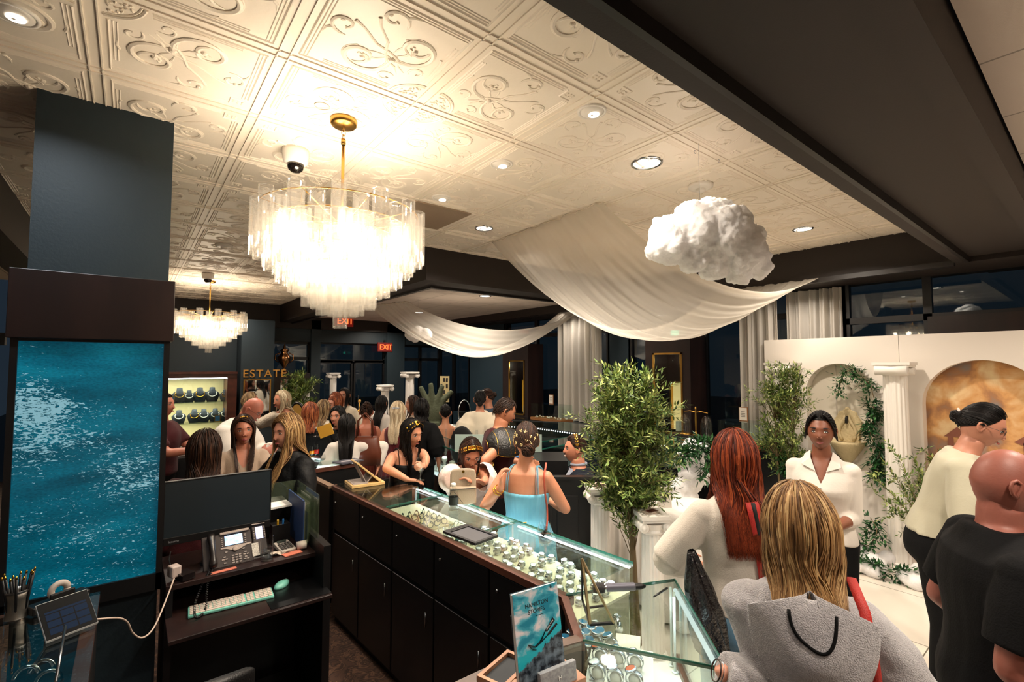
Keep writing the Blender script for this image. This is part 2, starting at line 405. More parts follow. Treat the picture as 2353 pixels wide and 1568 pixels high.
# column with the water panel -------------------------------------------
m = mb(); m.box(-.38, .14, 3.05, 3.56, 0, CZ); struct(m.build('wall_column', M_TEAL))
m = mb(); m.box(-.425, .165, 2.95, 3.65, 2.12, 2.425); struct(m.build('trim_column_band', M_WOOD, bevel=.003))
def water_panel_mat():
    m = bpy.data.materials.new('rippled sea print'); m.use_nodes = True; nt = m.node_tree; b = nt.nodes['Principled BSDF']
    tc = nt.nodes.new('ShaderNodeTexCoord'); mp = nt.nodes.new('ShaderNodeMapping'); mp.inputs['Scale'].default_value = (1.0, 1, 2.6); mp.inputs['Rotation'].default_value = (0, .12, 0)
    nt.links.new(tc.outputs['Object'], mp.inputs[0])
    def N(scale, det, dist, vec=mp):
        n = nt.nodes.new('ShaderNodeTexNoise'); n.inputs['Scale'].default_value = scale; n.inputs['Detail'].default_value = det; n.inputs['Distortion'].default_value = dist
        nt.links.new(vec.outputs[0], n.inputs['Vector']); return n
    def ramp(src, stops):
        r = nt.nodes.new('ShaderNodeValToRGB'); e = r.color_ramp.elements
        while len(e) > 1: e.remove(e[-1])
        e[0].position = stops[0][0]; e[0].color = S(stops[0][1])
        for p, c in stops[1:]: q = e.new(p); q.color = S(c)
        nt.links.new(src, r.inputs[0]); return r
    base = ramp(N(3, 3, .4).outputs['Fac'], [(.3, '#04485c'), (.55, '#056078'), (.75, '#0a7790')])
    # where the foam gathers
    sep = nt.nodes.new('ShaderNodeSeparateXYZ'); nt.links.new(tc.outputs['Object'], sep.inputs[0])
    big = N(2.2, 2, 0, tc if False else mp)
    fine = N(26, 4, 1.6); finer = N(60, 3, 1.0)
    dens = nt.nodes.new('ShaderNodeMath'); dens.operation = 'MULTIPLY_ADD'; nt.links.new(big.outputs['Fac'], dens.inputs[0]); dens.inputs[1].default_value = .42
    # left middle patch and lower right patch
    def patch(x, z, rx, rz, amp):
        a = nt.nodes.new('ShaderNodeMath'); a.operation = 'SUBTRACT'; nt.links.new(sep.outputs['X'], a.inputs[0]); a.inputs[1].default_value = x
        a2 = nt.nodes.new('ShaderNodeMath'); a2.operation = 'DIVIDE'; nt.links.new(a.outputs[0], a2.inputs[0]); a2.inputs[1].default_value = rx
        a3 = nt.nodes.new('ShaderNodeMath'); a3.operation = 'POWER'; nt.links.new(a2.outputs[0], a3.inputs[0]); a3.inputs[1].default_value = 2
        c = nt.nodes.new('ShaderNodeMath'); c.operation = 'SUBTRACT'; nt.links.new(sep.outputs['Z'], c.inputs[0]); c.inputs[1].default_value = z
        c2 = nt.nodes.new('ShaderNodeMath'); c2.operation = 'DIVIDE'; nt.links.new(c.outputs[0], c2.inputs[0]); c2.inputs[1].default_value = rz
        c3 = nt.nodes.new('ShaderNodeMath'); c3.operation = 'POWER'; nt.links.new(c2.outputs[0], c3.inputs[0]); c3.inputs[1].default_value = 2
        s_ = nt.nodes.new('ShaderNodeMath'); s_.operation = 'ADD'; nt.links.new(a3.outputs[0], s_.inputs[0]); nt.links.new(c3.outputs[0], s_.inputs[1])
        e = nt.nodes.new('ShaderNodeMath'); e.operation = 'SUBTRACT'; e.use_clamp = True; e.inputs[0].default_value = 1; nt.links.new(s_.outputs[0], e.inputs[1])
        f = nt.nodes.new('ShaderNodeMath'); f.operation = 'MULTIPLY'; nt.links.new(e.outputs[0], f.inputs[0]); f.inputs[1].default_value = amp
        return f
    p1 = patch(-.33, 1.72, .17, .30, .20); p2 = patch(.02, 1.46, .16, .20, .13); p3 = patch(-.12, 1.66, .12, .2, .09)
    a = nt.nodes.new('ShaderNodeMath'); a.operation = 'ADD'; nt.links.new(p1.outputs[0], a.inputs[0]); nt.links.new(p2.outputs[0], a.inputs[1])
    a1 = nt.nodes.new('ShaderNodeMath'); a1.operation = 'ADD'; nt.links.new(a.outputs[0], a1.inputs[0]); nt.links.new(p3.outputs[0], a1.inputs[1])
    nt.links.new(a1.outputs[0], dens.inputs[2])
    def foam(n, off):
        q = nt.nodes.new('ShaderNodeMath'); q.operation = 'ADD'; nt.links.new(n.outputs['Fac'], q.inputs[0]); nt.links.new(dens.outputs[0], q.inputs[1])
        g = nt.nodes.new('ShaderNodeMapRange'); g.inputs['From Min'].default_value = off; g.inputs['From Max'].default_value = off+.015; nt.links.new(q.outputs[0], g.inputs[0]); return g
    f1 = foam(fine, .915); f2 = foam(finer, .925)
    mxm = nt.nodes.new('ShaderNodeMath'); mxm.operation = 'MAXIMUM'; nt.links.new(f1.outputs[0], mxm.inputs[0]); nt.links.new(f2.outputs[0], mxm.inputs[1])
    mul = nt.nodes.new('ShaderNodeMath'); mul.operation = 'MULTIPLY'; mul.inputs[1].default_value = .8; nt.links.new(mxm.outputs[0], mul.inputs[0])
    # ripple lines
    rip = ramp(N(70, 2, .2).outputs['Fac'], [(.35, '#c0c0c0'), (.6, '#ffffff')])
    mr = nt.nodes.new('ShaderNodeMix'); mr.data_type = 'RGBA'; mr.blend_type = 'MULTIPLY'; mr.inputs[0].default_value = .6
    nt.links.new(base.outputs[0], mr.inputs[6]); nt.links.new(rip.outputs[0], mr.inputs[7])
    mx = nt.nodes.new('ShaderNodeMix'); mx.data_type = 'RGBA'; nt.links.new(mul.outputs[0], mx.inputs[0]); nt.links.new(mr.outputs[2], mx.inputs[6]); mx.inputs[7].default_value = S('#8fc3d4')
    nt.links.new(mx.outputs[2], b.inputs['Base Color']); nt.links.new(mx.outputs[2], b.inputs['Emission Color']); b.inputs['Emission Strength'].default_value = .42
    b.inputs['Roughness'].default_value = .15
    return m
t = thing('water_feature_panel', 'tall backlit blue sea-water panel in black frame on the column', 'panel')
m = mb(); m.box(-.388, .128, 2.985, 3.03, .98, 2.12); m.build('screen', water_panel_mat(), t)
m = mb(); m.box(-.412, -.388, 2.97, 3.05, .9, 2.12); m.box(.128, .152, 2.97, 3.3, .9, 2.12); m.box(-.412, .152, 2.97, 3.05, .9, .98); m.box(-.388, .128, 2.975, 3.03, 2.108, 2.12)
m.build('frame', M_BLACK, t)
# left of the column: dim neighbouring bay with arched soffit trims and a pale wall
m = mb(); m.box(-2.2, -2.1, 5.2, 8, 0, 2.9); struct(m.build('wall_side', mat('pale wall', '#b9aca0', .7)))
m = mb()
for k in range(2):
    pts = [(-2.05+.0*k, 4.2+.5*i, 2.45+.12*math.sin(PI*i/6)+.28*k) for i in range(7)]; m.tube(pts, .02, 6)
m.box(-2.5, -.98, 6.8, 6.9, 2.2, 2.32)
struct(m.build('trim_side', mat('black trim', '#080808', .5)))
# ------------------------------------------------ windows along the right side
m = mb()
def frame_run(y0, y1, z0, z1, divs, mids, name):
    m = mb(); x0, x1 = 6.42, 6.5
    for z in [z0, z1]+mids: m.box(x0, x1, y0, y1, z-.035, z+.035)
    for y in [y0, y1]+divs: m.box(x0, x1, y-.035, y+.035, z0, z1)
    o = m.build(name, mat('window frame', '#0e0d0f', .4)); struct(o)
    g = mb(); g.box(6.455, 6.465, y0, y1, z0, z1); struct(g.build('pane', M_WINDOW, o))
frame_run(.1, 1.9, .85, 2.97, [1.18], [2.5], 'window_1')
frame_run(2.0, 4.95, .85, 2.97, [3.1, 3.65], [2.62], 'window_2')
frame_run(5.42, 8.32, .85, 2.97, [6.5, 7.3], [2.6], 'window_3')
frame_run(9.75, 11.2, .4, 2.97, [10.5], [2.4], 'window_4')
m = mb(); m.box(6.40, 6.47, .12, 1.18, 2.22, 2.5); struct(m.build('trim_transom', M_WOOD))
# far entrance: windows and double door
def far_frame(x0, x1, z0, z1, divs, mids, name, y=11.15):
    m = mb()
    for z in [z0, z1]+mids: m.box(x0, x1, y, y+.07, z-.035, z+.035)
    for x in [x0, x1]+divs: m.box(x-.035, x+.035, y, y+.07, z0, z1)
    o = struct(m.build(name, mat('window frame', '#0e0d0f', .4)))
    g = mb(); g.box(x0, x1, y+.03, y+.04, z0, z1); struct(g.build('pane', M_WINDOW, o)); return o
far_frame(2.35, 3.1, .5, 2.5, [], [2.15], 'window_5')
far_frame(5.33, 6.42, .1, 2.5, [5.85], [2.15], 'window_6')
o = far_frame(3.3, 4.87, 2.1, 2.52, [], [], 'window_7')
o = far_frame(3.3, 4.08, .02, 2.08, [], [1.0], 'door_1'); h = mb(); h.box(3.98, 4.0, 11.08, 11.12, .9, 1.3); h.build('door_handle', M_STEEL, o)
o = far_frame(4.12, 4.87, .02, 2.08, [], [1.0], 'door_2'); h = mb(); h.box(4.2, 4.22, 11.08, 11.12, .9, 1.3); h.build('door_handle', M_STEEL, o)
# dark street beyond the glass: paving, a few lit windows and a tree
m = mb(); m.box(6.7, 30, -10, 30, -.12, -.02); m.box(-4, 6.7, 11.5, 30, -.12, -.02); o = m.build('pavement', mat('night paving', '#14161a', .5)); struct(o)
# ================================================================ CEILING FIXTURES
M_CRYSTAL = mixmat('crystal', (.95, .94, .92), gloss=.26, rough=.06, diffuse='#fffaf2', dfac=.03, translucent='#fffaf2', tfac=.075)
M_BULB = emitmat('bulb', '#ffeacb', 60.)
def remeshed(m, voxel, smooth=4):
    o = bpy.data.objects.new('tmp', m.mesh('tmp', M_WHITE)); COL.objects.link(o)
    r = o.modifiers.new('r', 'REMESH'); r.mode = 'VOXEL'; r.voxel_size = voxel; r.use_smooth_shade = True
    if smooth: sm = o.modifiers.new('s', 'SMOOTH'); sm.iterations = smooth; sm.factor = .5
    dg = bpy.context.evaluated_depsgraph_get(); dg.update()
    me = bpy.data.meshes.new_from_object(o.evaluated_get(dg)); bpy.data.objects.remove(o)
    me.materials.clear(); return me
def chandelier(loc, label, sc, zc):
    t = thing('chandelier', label, 'chandelier', loc, 0, 'tiered crystal tube chandeliers')
    # local z=0 at the ceiling; scale about the canopy
    k = sc; zt = -.50
    c = mb(); c.lathe([(.0,-.001), (.066,-.001), (.068,-.012), (.066,-.028), (.058,-.036), (.014,-.040), (.0,-.041)], 32); c.build('canopy', M_BRASS, t, True)
    ch = mb()
    for i in range(3):
        z = -.05-.022*i; P = [(.010*math.cos(a)*(i % 2), .010*math.cos(a)*(1-i % 2), z+.015*math.sin(a)) for a in [2*PI*j/12 for j in range(13)]]; ch.tube(P, .0022, 6)
    ch.build('chain', M_BRASS, t, True)
    r = mb(); r.tube([(0,0,-.105), (0,0,-.60)], .0085, 12); r.tube([(0,0,-.105), (0,0,-.135)], .012, 12); r.build('rod', M_BRASS, t, True)
    rings = [(.385, 26, -.515, -.755), (.328, 22, -.575, -.815), (.272, 18, -.63, -.875), (.213, 14, -.70, -.925), (.150, 9, -.78, -.99), (.083, 6, -.86, -1.03), (0, 1, -.93, -1.095)]
    f = mb()
    for R, n, a, b in rings[:-1]:
        f.tube([(R*math.cos(q)*k, R*math.sin(q)*k, (a+.01-.0)) for q in [2*PI*i/40 for i in range(41)]], .003, 5)
    for i in range(8):
        q = 2*PI*i/8; f.tube([(0,0,-.56), (.2*math.cos(q)*k, .2*math.sin(q)*k, -.535), (.385*math.cos(q)*k, .385*math.sin(q)*k, -.50)], .003, 5)
    f.build('frame', M_BRASS, t, True)
    def crystal(L):
        c = mb(); N = 24; vs = []; r = .033
        for z, rr in [(0, .84), (0, .98), (-.012, 1), (-L+.012, 1), (-L, .98), (-L, .84)]:
            for j in range(N):
                q = 2*PI*j/N; w = r*rr*(1+.13*math.cos(6*q)); vs.append((w*math.cos(q), w*math.sin(q), z))
        c.add(vs, [(i*N+j, i*N+(j+1) % N, (i+1)*N+(j+1) % N, (i+1)*N+j) for i in range(5) for j in range(N)]); return c.mesh('crystal_tube', M_CRYSTAL, False)
    for ri, (R, n, a, b) in enumerate(rings):
        me = crystal(a-b); me2 = crystal(a-b+.045)
        for i in range(n):
            q = 2*PI*(i+.5*(ri % 2))/max(n, 1); tall = (ri == 0 and i % 2 == 0)
            o = bpy.data.objects.new('crystal_tube', me2 if tall else me); COL.objects.link(o); o.parent = t
            o.location = (R*k*math.cos(q), R*k*math.sin(q), a+(.045 if tall else 0)); o.rotation_euler = (0, 0, q)
            o.scale = (k, k, 1)
    for i in range(12):
        b = mb(); q = 2*PI*i/12; R = .26*k if i % 2 else .13*k; b.ell((R*math.cos(q), R*math.sin(q), -.70-.07*(i % 2 == 0)), (.016, .016, .045), 8, 6)
        b.build('bulb', M_BULB, t, True)
    for i in range(11):
        q = 2*PI*i/7; R = (.30 if i < 7 else .15)*k
        if i >= 7: q = 2*PI*i/4
        point_lamp('chandelier_lamp', V(loc)+V((R*math.cos(q), R*math.sin(q), -.66 if i < 7 else -.80)), .03, 6.5 if k < 1.1 else 6, 'warm')
    return t
chandelier((.831, 2.458, CZ), 'large crystal tube chandelier on a brass rod, nearest the camera', 1.0, CZ)
p = atz(484, 645, CZ); chandelier((p.x, p.y, CZ), 'smaller-looking far crystal chandelier glowing left beside the column', 1.2, CZ)
# recessed downlights
M_TRIM = mat('white fixture trim', '#efe9e0', .4)
def downlight(p, r, label, kind, z=CZ):
    t = thing('ceiling_light', label, 'ceiling light', (p[0], p[1], z), 0, 'recessed ceiling lights')
    m = mb()
    m.lathe([(r*1.22, 0), (r*1.2, -.008), (r*1.05, -.010), (r*.98, -.002)], 32, cap=False); m.build('trim_ring', M_CHROME if kind == 'flat' else M_TRIM, t, True)
    if kind == 'flat':
        m = mb(); m.lathe([(0, -.004), (r*1.0, -.004), (r*1.0, 0)], 32); m.build('lens', M_LAMP, t)
    else:
        m = mb(); m.ell((0, 0, -.002), (r, r, r*.35), 24, 10); m.build('eyeball', M_TRIM, t, True)
        m = mb(); m.lathe([(0, -r*.36-.001), (r*.45, -r*.36-.001), (r*.45, -r*.30)], 20, c=(r*.1, -r*.1, 0)); m.build('lens', M_LAMP, t)
names = {(1486,374): 'large round recessed light above the hanging cloud', (1845,526): 'round recessed light at the right end of embossed ceiling',
         (1112,524): 'round recessed light beside the beige vent grille', (1360,255): 'small eyeball spotlight, topmost right of the chandelier rod',
         (1152,376): 'small eyeball spotlight in the middle of embossed ceiling', (1014,454): 'small eyeball spotlight just before the vent grille', (32,30): 'eyeball spotlight in the top left corner'}
for (px, py), lb in names.items():
    p = atz(px, py, CZ); flat = px in (1486, 1845, 1112)
    downlight(p, .082 if px in (1486,) else (.072 if flat else .06), lb, 'flat' if flat else 'eye')
for (px, py), lb in {(1115,680): 'round light in the flat white ceiling behind the beam', (963,718): 'thin-looking light in the flat ceiling left of the sheer swag', (1115,730): 'far round light low in the flat white ceiling'}.items():
    p = atz(px, py, 3.06); downlight(p, .08, lb, 'flat', 3.06)
# fabric access panel (beige square)
m = mb(); m.box(-.29, .29, -.29, .29, -.012, 0); o = m.build('ceiling_vent', mat('beige grille', '#a8927c', .8, bump=(300, .8))); o.location = (1.92, 3.62, CZ); tag(o, 'square beige perforated vent panel set in the embossed ceiling', 'vent')
# dome cameras
M_DOME = mat('smoked dome', '#15110f', .06, spec=.9, coat=1)
for (px, py), lb in {(680,345): 'white dome security camera left of the large chandelier', (478,628): 'small dome camera above the far chandelier'}.items():
    p = atz(px, py, CZ); t = thing('security_camera', lb, 'security camera', (p.x, p.y, CZ), 0, 'dome cameras')
    m = mb(); m.lathe([(0, 0), (.074, 0), (.076, -.02), (.068, -.075), (.052, -.088), (0, -.088)], 28); m.build('housing', M_TRIM, t, True)
    m = mb(); m.lathe([(.047, -.085), (.047, -.10), (.040, -.120), (.024, -.135), (0, -.140)], 24, cap=False); m.build('dome', M_DOME, t, True)
# smoke detectors
for (px, py), lb in {(1610,425): 'white round smoke detector above the cotton cloud', (515,562): 'white smoke alarm far between column and chandelier'}.items():
    p = atz(px, py, CZ); t = thing('smoke_detector', lb, 'smoke detector', (p.x, p.y, CZ), 0, 'smoke detectors')
    m = mb(); m.lathe([(0, 0), (.085, 0), (.083, -.022), (.055, -.03), (0, -.03)], 28); m.build('base', M_TRIM, t, True)
    m = mb(); m.lathe([(.03, -.028), (.032, -.045), (.02, -.055), (0, -.056)], 20, cap=False); m.build('sensor', M_TRIM, t, True)
p = atz(740, 243, CZ); m = mb(); m.tube([(p.x+.035*math.cos(a), p.y+.035*math.sin(a), CZ-.003) for a in [PI*i/12*2 for i in range(13)]], .003, 6)
o = m.build('blanking_ring', mat('old cap', '#cdbfae', .5), smooth=True); tag(o, 'thin round blanking ring on the ceiling behind the brass canopy', 'cover ring')
for (px, py) in [(1597,345), (1652,366)]:
    p = atz(px, py, CZ); m = mb(); m.tube([(p.x+.01*math.cos(a), p.y, CZ-.012+.01*math.sin(a)) for a in [2*PI*i/12 for i in range(12)]], .0015, 5)
    o = m.build('ceiling_hook', M_STEEL); tag(o, 'small wire ceiling hook, '+('nearer' if px == 1597 else 'farther')+' of the two between spotlight and dark soffit', 'hook', 'ceiling hooks')
# exit signs
def exit_sign(p, w, label, face=0, z=None):
    t = thing('exit_sign', label, 'exit sign', p, face, 'exit signs')
    m = mb(); m.box(-w/2, w/2, 0, .05, 0, w*.6); m.build('housing', mat('exit red', '#4a0f0b', .5, emit=('#5a0b06', .8)), t)
    text_obj('lettering', 'EXIT', w*.50, emitmat('exit letters', '#ff5a2a', 3.), t, (-w*.40, -.004, w*.13), (PI/2, 0, 0), .002, spacing=.85)
    m = mb(); m.box(-.02, .02, .02, .04, w*.6, w*.6+.06); m.build('bracket', M_BLACK, t)
p = aty(803, 751, 10.9); exit_sign((p.x-.12, 10.9, p.z), .42, 'red illuminated EXIT sign below the chandelier tip')
p = aty(884, 808, 11.0); exit_sign((p.x, 10.98, p.z), .36, 'red EXIT sign by the dark entrance doors')
m = mb(); m.box(-.06, .06, 0, .03, 0, .08); o = m.build('exit_sign', mat('green exit', '#0b5a48', .5, emit=('#1fe0b0', 1.2))); p = atx(1552, 772, 6.38); o.location = p; o.rotation_euler = (0,0,PI/2); tag(o, 'small green glowing sign high above the wooden display pillar', 'exit sign')
# ---------------------------------------------------------------- drapes
M_SHEER = mixmat('sheer voile', (1, 1, 1), gloss=0, diffuse='#efe8dc', dfac=.34, translucent='#efe8dc', tfac=.26)
M_SHEER2 = mixmat('sheer curtain', (1, 1, 1), gloss=0, diffuse='#e9e4dc', dfac=.8, translucent='#efe8dc', tfac=.35)
def swag(name, label, A0, A1, B0, B1, sag, nf, amp, group, gather=1.0, seed=1):
    A0, A1, B0, B1 = map(V, (A0, A1, B0, B1)); rn = random.Random(seed)
    ph = [rn.uniform(0, 6.28) for _ in range(6)]
    def fn(u, v):
        w = v+.02*math.sin(v*17+ph[0]+u*2)
        P = A0.lerp(A1, v).lerp(B0.lerp(B1, v), u)
        s0, s1, s2 = sag; sg = s0*(1-v)*(1-2*v)+s2*v*(2*v-1)+s1*4*v*(1-v)
        cat = 4*u*(1-u); P.z -= sg*cat
        f = math.sin(v*nf*2*PI+ph[1]+1.2*math.sin(u*3))*.5+math.sin(v*nf*1.7*2*PI+ph[2]+u*2.2)*.32+.25*math.sin(v*nf*3.1*2*PI+ph[3])
        e = amp*(.35+.65*math.sin(PI*min(1, u*1.3+.08)))
        P.z += f*e; P.y += f*e*.5
        return P
    m = mb(); m.grid(fn, 60, 190)
    o = m.build(name, M_SHEER, smooth=True); tag(o, label, 'drape', group)
    h = mb(); h.tube([fn(0, j/40)+V((0,0,.0)) for j in range(41)], .006, 5); h.build('hem', mat('voile hem', '#d8cdbd', .8), o, True)
    # doubled hem edges read denser
    e = mb()
    e.grid(lambda u, v: fn(u, v*.035)+V((0, 0, .002)), 60, 4); e.grid(lambda u, v: fn(u, 1-v*.035)+V((0, 0, .002)), 60, 4); e.build('border', M_SHEER, o, True)
swag('fabric_swag', 'big sheer white swag hung from embossed ceiling beside the cloud', (2.83,2.43,3.27), (2.89,3.97,3.27), (5.72,1.93,2.93), (5.75,3.1,2.93), (.38,.80,.69), 5.5, .030, 'sheer ceiling swags')
swag('fabric_swag', 'farther sheer white swag under the flat white ceiling', (3.04,6.16,2.9), (2.80,7.0,2.9), (5.86,5.35,2.95), (5.86,6.0,2.95), (.38,.74,.70), 4, .028, 'sheer ceiling swags', seed=5)
def curtain(y0, y1, x, z0, z1, nf, amp, label, seed=0, flare=0., bottom=None):
    rn = random.Random(seed); ph = [rn.uniform(0, 6) for _ in range(4)]
    def fn(u, v):
        y = y0+(y1-y0)*v+flare*(v-.5)*(1-u)*(y1-y0); z = z0+(z1-z0)*u
        if bottom: y += bottom*(1-u)
        d = amp*(math.sin(v*nf*2*PI+ph[0])+.5*math.sin(v*nf*2*PI*2.3+ph[1]+u*.8)+.3*math.sin(v*nf*5.1*PI+ph[2]))
        return V((x+d, y, z))
    m = mb(); m.grid(fn, 14, 170); o = m.build('curtain', M_SHEER2, smooth=True); tag(o, label, 'curtain', 'white window curtains')
    h = mb(); h.grid(lambda u, v: fn(u, v*.03)+V((-.002,0,0)), 14, 4); h.grid(lambda u, v: fn(u, 1-v*.03)+V((-.002,0,0)), 14, 4); h.build('hem', M_SHEER2, o, True)
curtain(5.42, 6.45, 6.22, 1.01, 2.9, 6, .045, 'tall white sheer curtain left of the leafy tree', 1)
curtain(2.56, 3.02, 6.20, 1.01, 2.9, 4, .035, 'white sheer curtain between dark window and white backdrop', 2)
curtain(1.92, 2.52, 6.34, 1.01, 2.9, 5, .035, 'white sheer curtain hanging just above the backdrop corner', 3)
# ---------------------------------------------------------------- cotton clouds
M_COTTON = mat('cotton wool', '#faf6f6', .95, bump=(60, .5), sheen=.3, sub=.7)
M_COTTON.node_tree.nodes['Principled BSDF'].inputs['Subsurface Radius'].default_value = (.08, .08, .08)
def cottonize(me, amp, sc, seed=0):
    off = V((seed*3.1, seed*1.7, 0))
    for v in me.vertices:
        n = v.normal; p = v.co
        d = noise.fractal(p*sc+off, 1.0, 2.1, 5)*amp
        v.co = p+n*d
def cloud(name, blobs, D, label, cat, voxel=.010, amp=.02, sc=9, group=None, depth=.75):
    m = mb(); rn = random.Random(4)
    for px, py, r in blobs:
        c = atd(px, py, D); rr = r*D/FPX
        m.ell(c, (rr, rr, rr), 16, 10)
        for _ in range(9): m.ell(c+V((rn.uniform(-1, 1), rn.uniform(-1, 1), rn.uniform(-1, 1))).normalized()*rr*.8, rr*rn.uniform(.2, .42), 10, 7)
    me = remeshed(m, voxel, 2); cottonize(me, amp*.7, sc); cottonize(me, amp*.45, sc*3.2, 3)
    me.materials.append(M_COTTON); o = bpy.data.objects.new(name, me); COL.objects.link(o); return tag(o, label, cat, group)
cloud('cotton_cloud', [(1540,560,50), (1600,535,62), (1660,545,68), (1700,580,58), (1590,590,38), (1640,610,35), (1530,535,40), (1585,500,38), (1640,500,42), (1690,510,38), (1505,578,22),
      (1735,590,34), (1740,615,28), (1700,625,30), (1660,475,20), (1608,478,18), (1725,545,30)], 2.75, 'large hanging white cotton cloud below the ceiling', 'cloud decoration', amp=.022, sc=13)
cloud('cotton_cloud', [(945,770,14), (960,765,16), (980,768,14), (955,778,10)], 7.6, 'small distant cotton cloud left under the far swag', 'cloud decoration', voxel=.02)
for a, D, zc, lb in [((1608, 478), 2.75, CZ, 'large'), ((960, 765), 7.6, 3.06, 'small distant')]:
    p = atd(*a, D); m = mb(); m.tube([p, (p.x, p.y, zc)], .0008, 4); o = m.build('hanging_wire', M_STEEL); tag(o, 'thin wire holding the '+lb+' cotton cloud', 'wire')
# ================================================================ FURNITURE
def knob(m, p, r=.008, ax='x'):
    m.ell(p, r, 8, 6)
# ---- main counter, staff run ------------------------------------------
RC = math.radians(3.27)
L1 = 2.454
t = thing('display_counter', 'long glass-topped display counter running from the wooden box to the corner', 'display counter', (1.44, 1.45, 0), RC)
Rw = .47
m = mb(); m.box(0, Rw-.0, .12, L1, .06, .70); m.box(.02, Rw-.03, .12, L1, 0, .06); m.box(0, .012, 0, L1, .68, 1.03); m.box(0, Rw, L1-.02, L1, .7, 1.03); m.box(0, Rw, 1.78, L1, .7, .72)
m.build('cabinet', M_BLACK, t, bevel=.002)
DL = L1/5
for i in range(5):
    m = mb(); m.box(-.014, 0, i*DL+.008, (i+1)*DL-.008, .72, 1.005); d = m.build('drawer', M_BLACK, t, bevel=.003); k = mb(); k.ell((-.02, i*DL+.42, .93), .008, 10, 6); k.build('lock', M_STEEL, d, True)
    m = mb(); m.box(-.014, 0, i*DL+.008, (i+1)*DL-.008, .07, .69); d = m.build('door', M_BLACK, t, bevel=.003); k = mb(); k.tube([(-.03, i*DL+.06, .60), (-.03, i*DL+.06, .52)], .005, 8); k.build('handle', M_STEEL, d, True)
m = mb(); m.box(-.018, .028, -.02, L1+.02, 1.01, 1.045); m.build('edge_strip', M_WOODL, t, bevel=.002)
m = mb(); m.box(0, .47, 0, .82, 1.045, 1.055); m.box(0, .47, .824, 1.62, 1.045, 1.055); m.box(0, .45, 1.624, L1, 1.045, 1.055); m.build('top_glass', M_TOPGLASS, t)
m = mb(); m.box(.468, .478, 0, .9, .70, 1.045); m.box(.462, .472, .904, 1.9, .70, 1.045); m.box(.05, .46, 1.98, 1.988, .72, 1.045); m.build('front_glass', M_GLASS, t)
m = mb()
m.box(.4785, .4805, 0, 1.9, 1.043, 1.057)
for y in (.822, 1.622): m.box(.02, .47, y-.002, y+.002, 1.044, 1.057)
m.box(.468, .474, 1.97, 1.99, .72, 1.045); m.build('glass_edge', M_EDGE, t)
m = mb(); m.box(.458, .468, .01, .80, 1.028, 1.034); m.box(.453, .463, .86, 1.97, 1.028, 1.034); m.build('light_strip', M_LED, t)
for y in (.84, 1.975):
    k = mb(); k.tube([(.455, y, .705), (.455, y, 1.03)], .005, 8); k.build('glow_tube', emitmat('soft tube', '#e6f2ee', 1.0), t)
M_PAD = mat('pale case lining', '#c9c0a2', .8); M_PADW = mat('white leatherette', '#e3e0d8', .6)
m = mb(); m.box(.015, .45, .0, 1.95, .915, .927); m.build('deck', M_PAD, t)
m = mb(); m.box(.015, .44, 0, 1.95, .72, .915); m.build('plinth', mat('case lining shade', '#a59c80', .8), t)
def area_in(t, name, p, sx, sy, power, col='cool', rot=(0, 0, 0)):
    o = area_lamp(name, (0, 0, 0), sx, power, col, rot, sy=sy); o.parent = t; o.location = p; return o
area_in(t, 'case_lamp', (.44, .42, 1.018), .012, .78, 1.2, rot=(0, -.5, 0)); area_in(t, 'case_lamp', (.435, 1.42, 1.018), .012, 1.05, 1.4, rot=(0, -.5, 0))
# ---- corner unit -------------------------------------------------------
t2 = thing('display_counter', 'chamfered glass corner case under the mirror stand and microphone', 'display counter', (0, 0, 0))
A, B, C_, Dp = (1.44, 1.45), (1.915, 1.25), (1.485, .79), (1.25, 1.18)
def poly_wall(m, a, b, z0, z1, th=.01):
    m.bar((a[0], a[1], (z0+z1)/2), (b[0], b[1], (z0+z1)/2), th, z1-z0)
m = mb(); m.prism([A, B, C_, Dp][::-1], 0, .70); m.build('cabinet', M_BLACK, t2)
m = mb(); m.prism([A, B, C_, Dp][::-1], .70, .71); m.build('deck', mat('white deck', '#d8d6c8', .6), t2)
m = mb(); m.prism([(A[0]+.003, A[1]-.003), B, C_, (Dp[0]+.003, Dp[1])][::-1], 1.045, 1.055); m.build('top_glass', M_TOPGLASS, t2)
m = mb(); poly_wall(m, B, C_, .71, 1.045); m.build('front_glass', M_GLASS, t2)
m = mb(); poly_wall(m, B, C_, .705, .735, .03); m.build('base_rail', M_WOODL, t2)
m = mb(); m.bar((A[0], A[1], 1.05), (B[0], B[1], 1.05), .003, .012); m.bar((B[0], B[1], 1.05), (C_[0], C_[1], 1.05), .004, .013); m.bar((C_[0], C_[1], 1.05), (Dp[0], Dp[1], 1.05), .004, .013); m.build('glass_edge', M_EDGE, t2)
m = mb(); poly_wall(m, A, Dp, .71, 1.045, .014); m.build('back_panel', M_WOOD, t2)
m = mb(); m.bar((A[0]-.01, A[1], 1.035), (Dp[0]-.01, Dp[1], 1.035), .03, .03); m.build('edge_strip', M_WOODL, t2)
for (x, y) in [(1.86, 1.235), (1.83, 1.20), (1.885, 1.205)]:
    k = mb(); k.tube([(x, y, .712), (x, y, 1.04)], .0055, 10); k.tube([(x, y, .712), (x, y, .716)], .014, 12); k.build('post', mat('white post', '#dfe6e2', .35), t2, True)
k = mb(); k.tube([(1.87, 1.22, 1.03), (1.52, .85, 1.03)], .009, 10); k.build('glow_tube', emitmat('soft tube', '#e6f2ee', 1.0), t2, True)  # plain white tube, no lamp; its glow is added by the material
area_in(t2, 'case_lamp', (1.68, 1.04, 1.02), .02, .45, 1.6, rot=(0, 0, -.75))
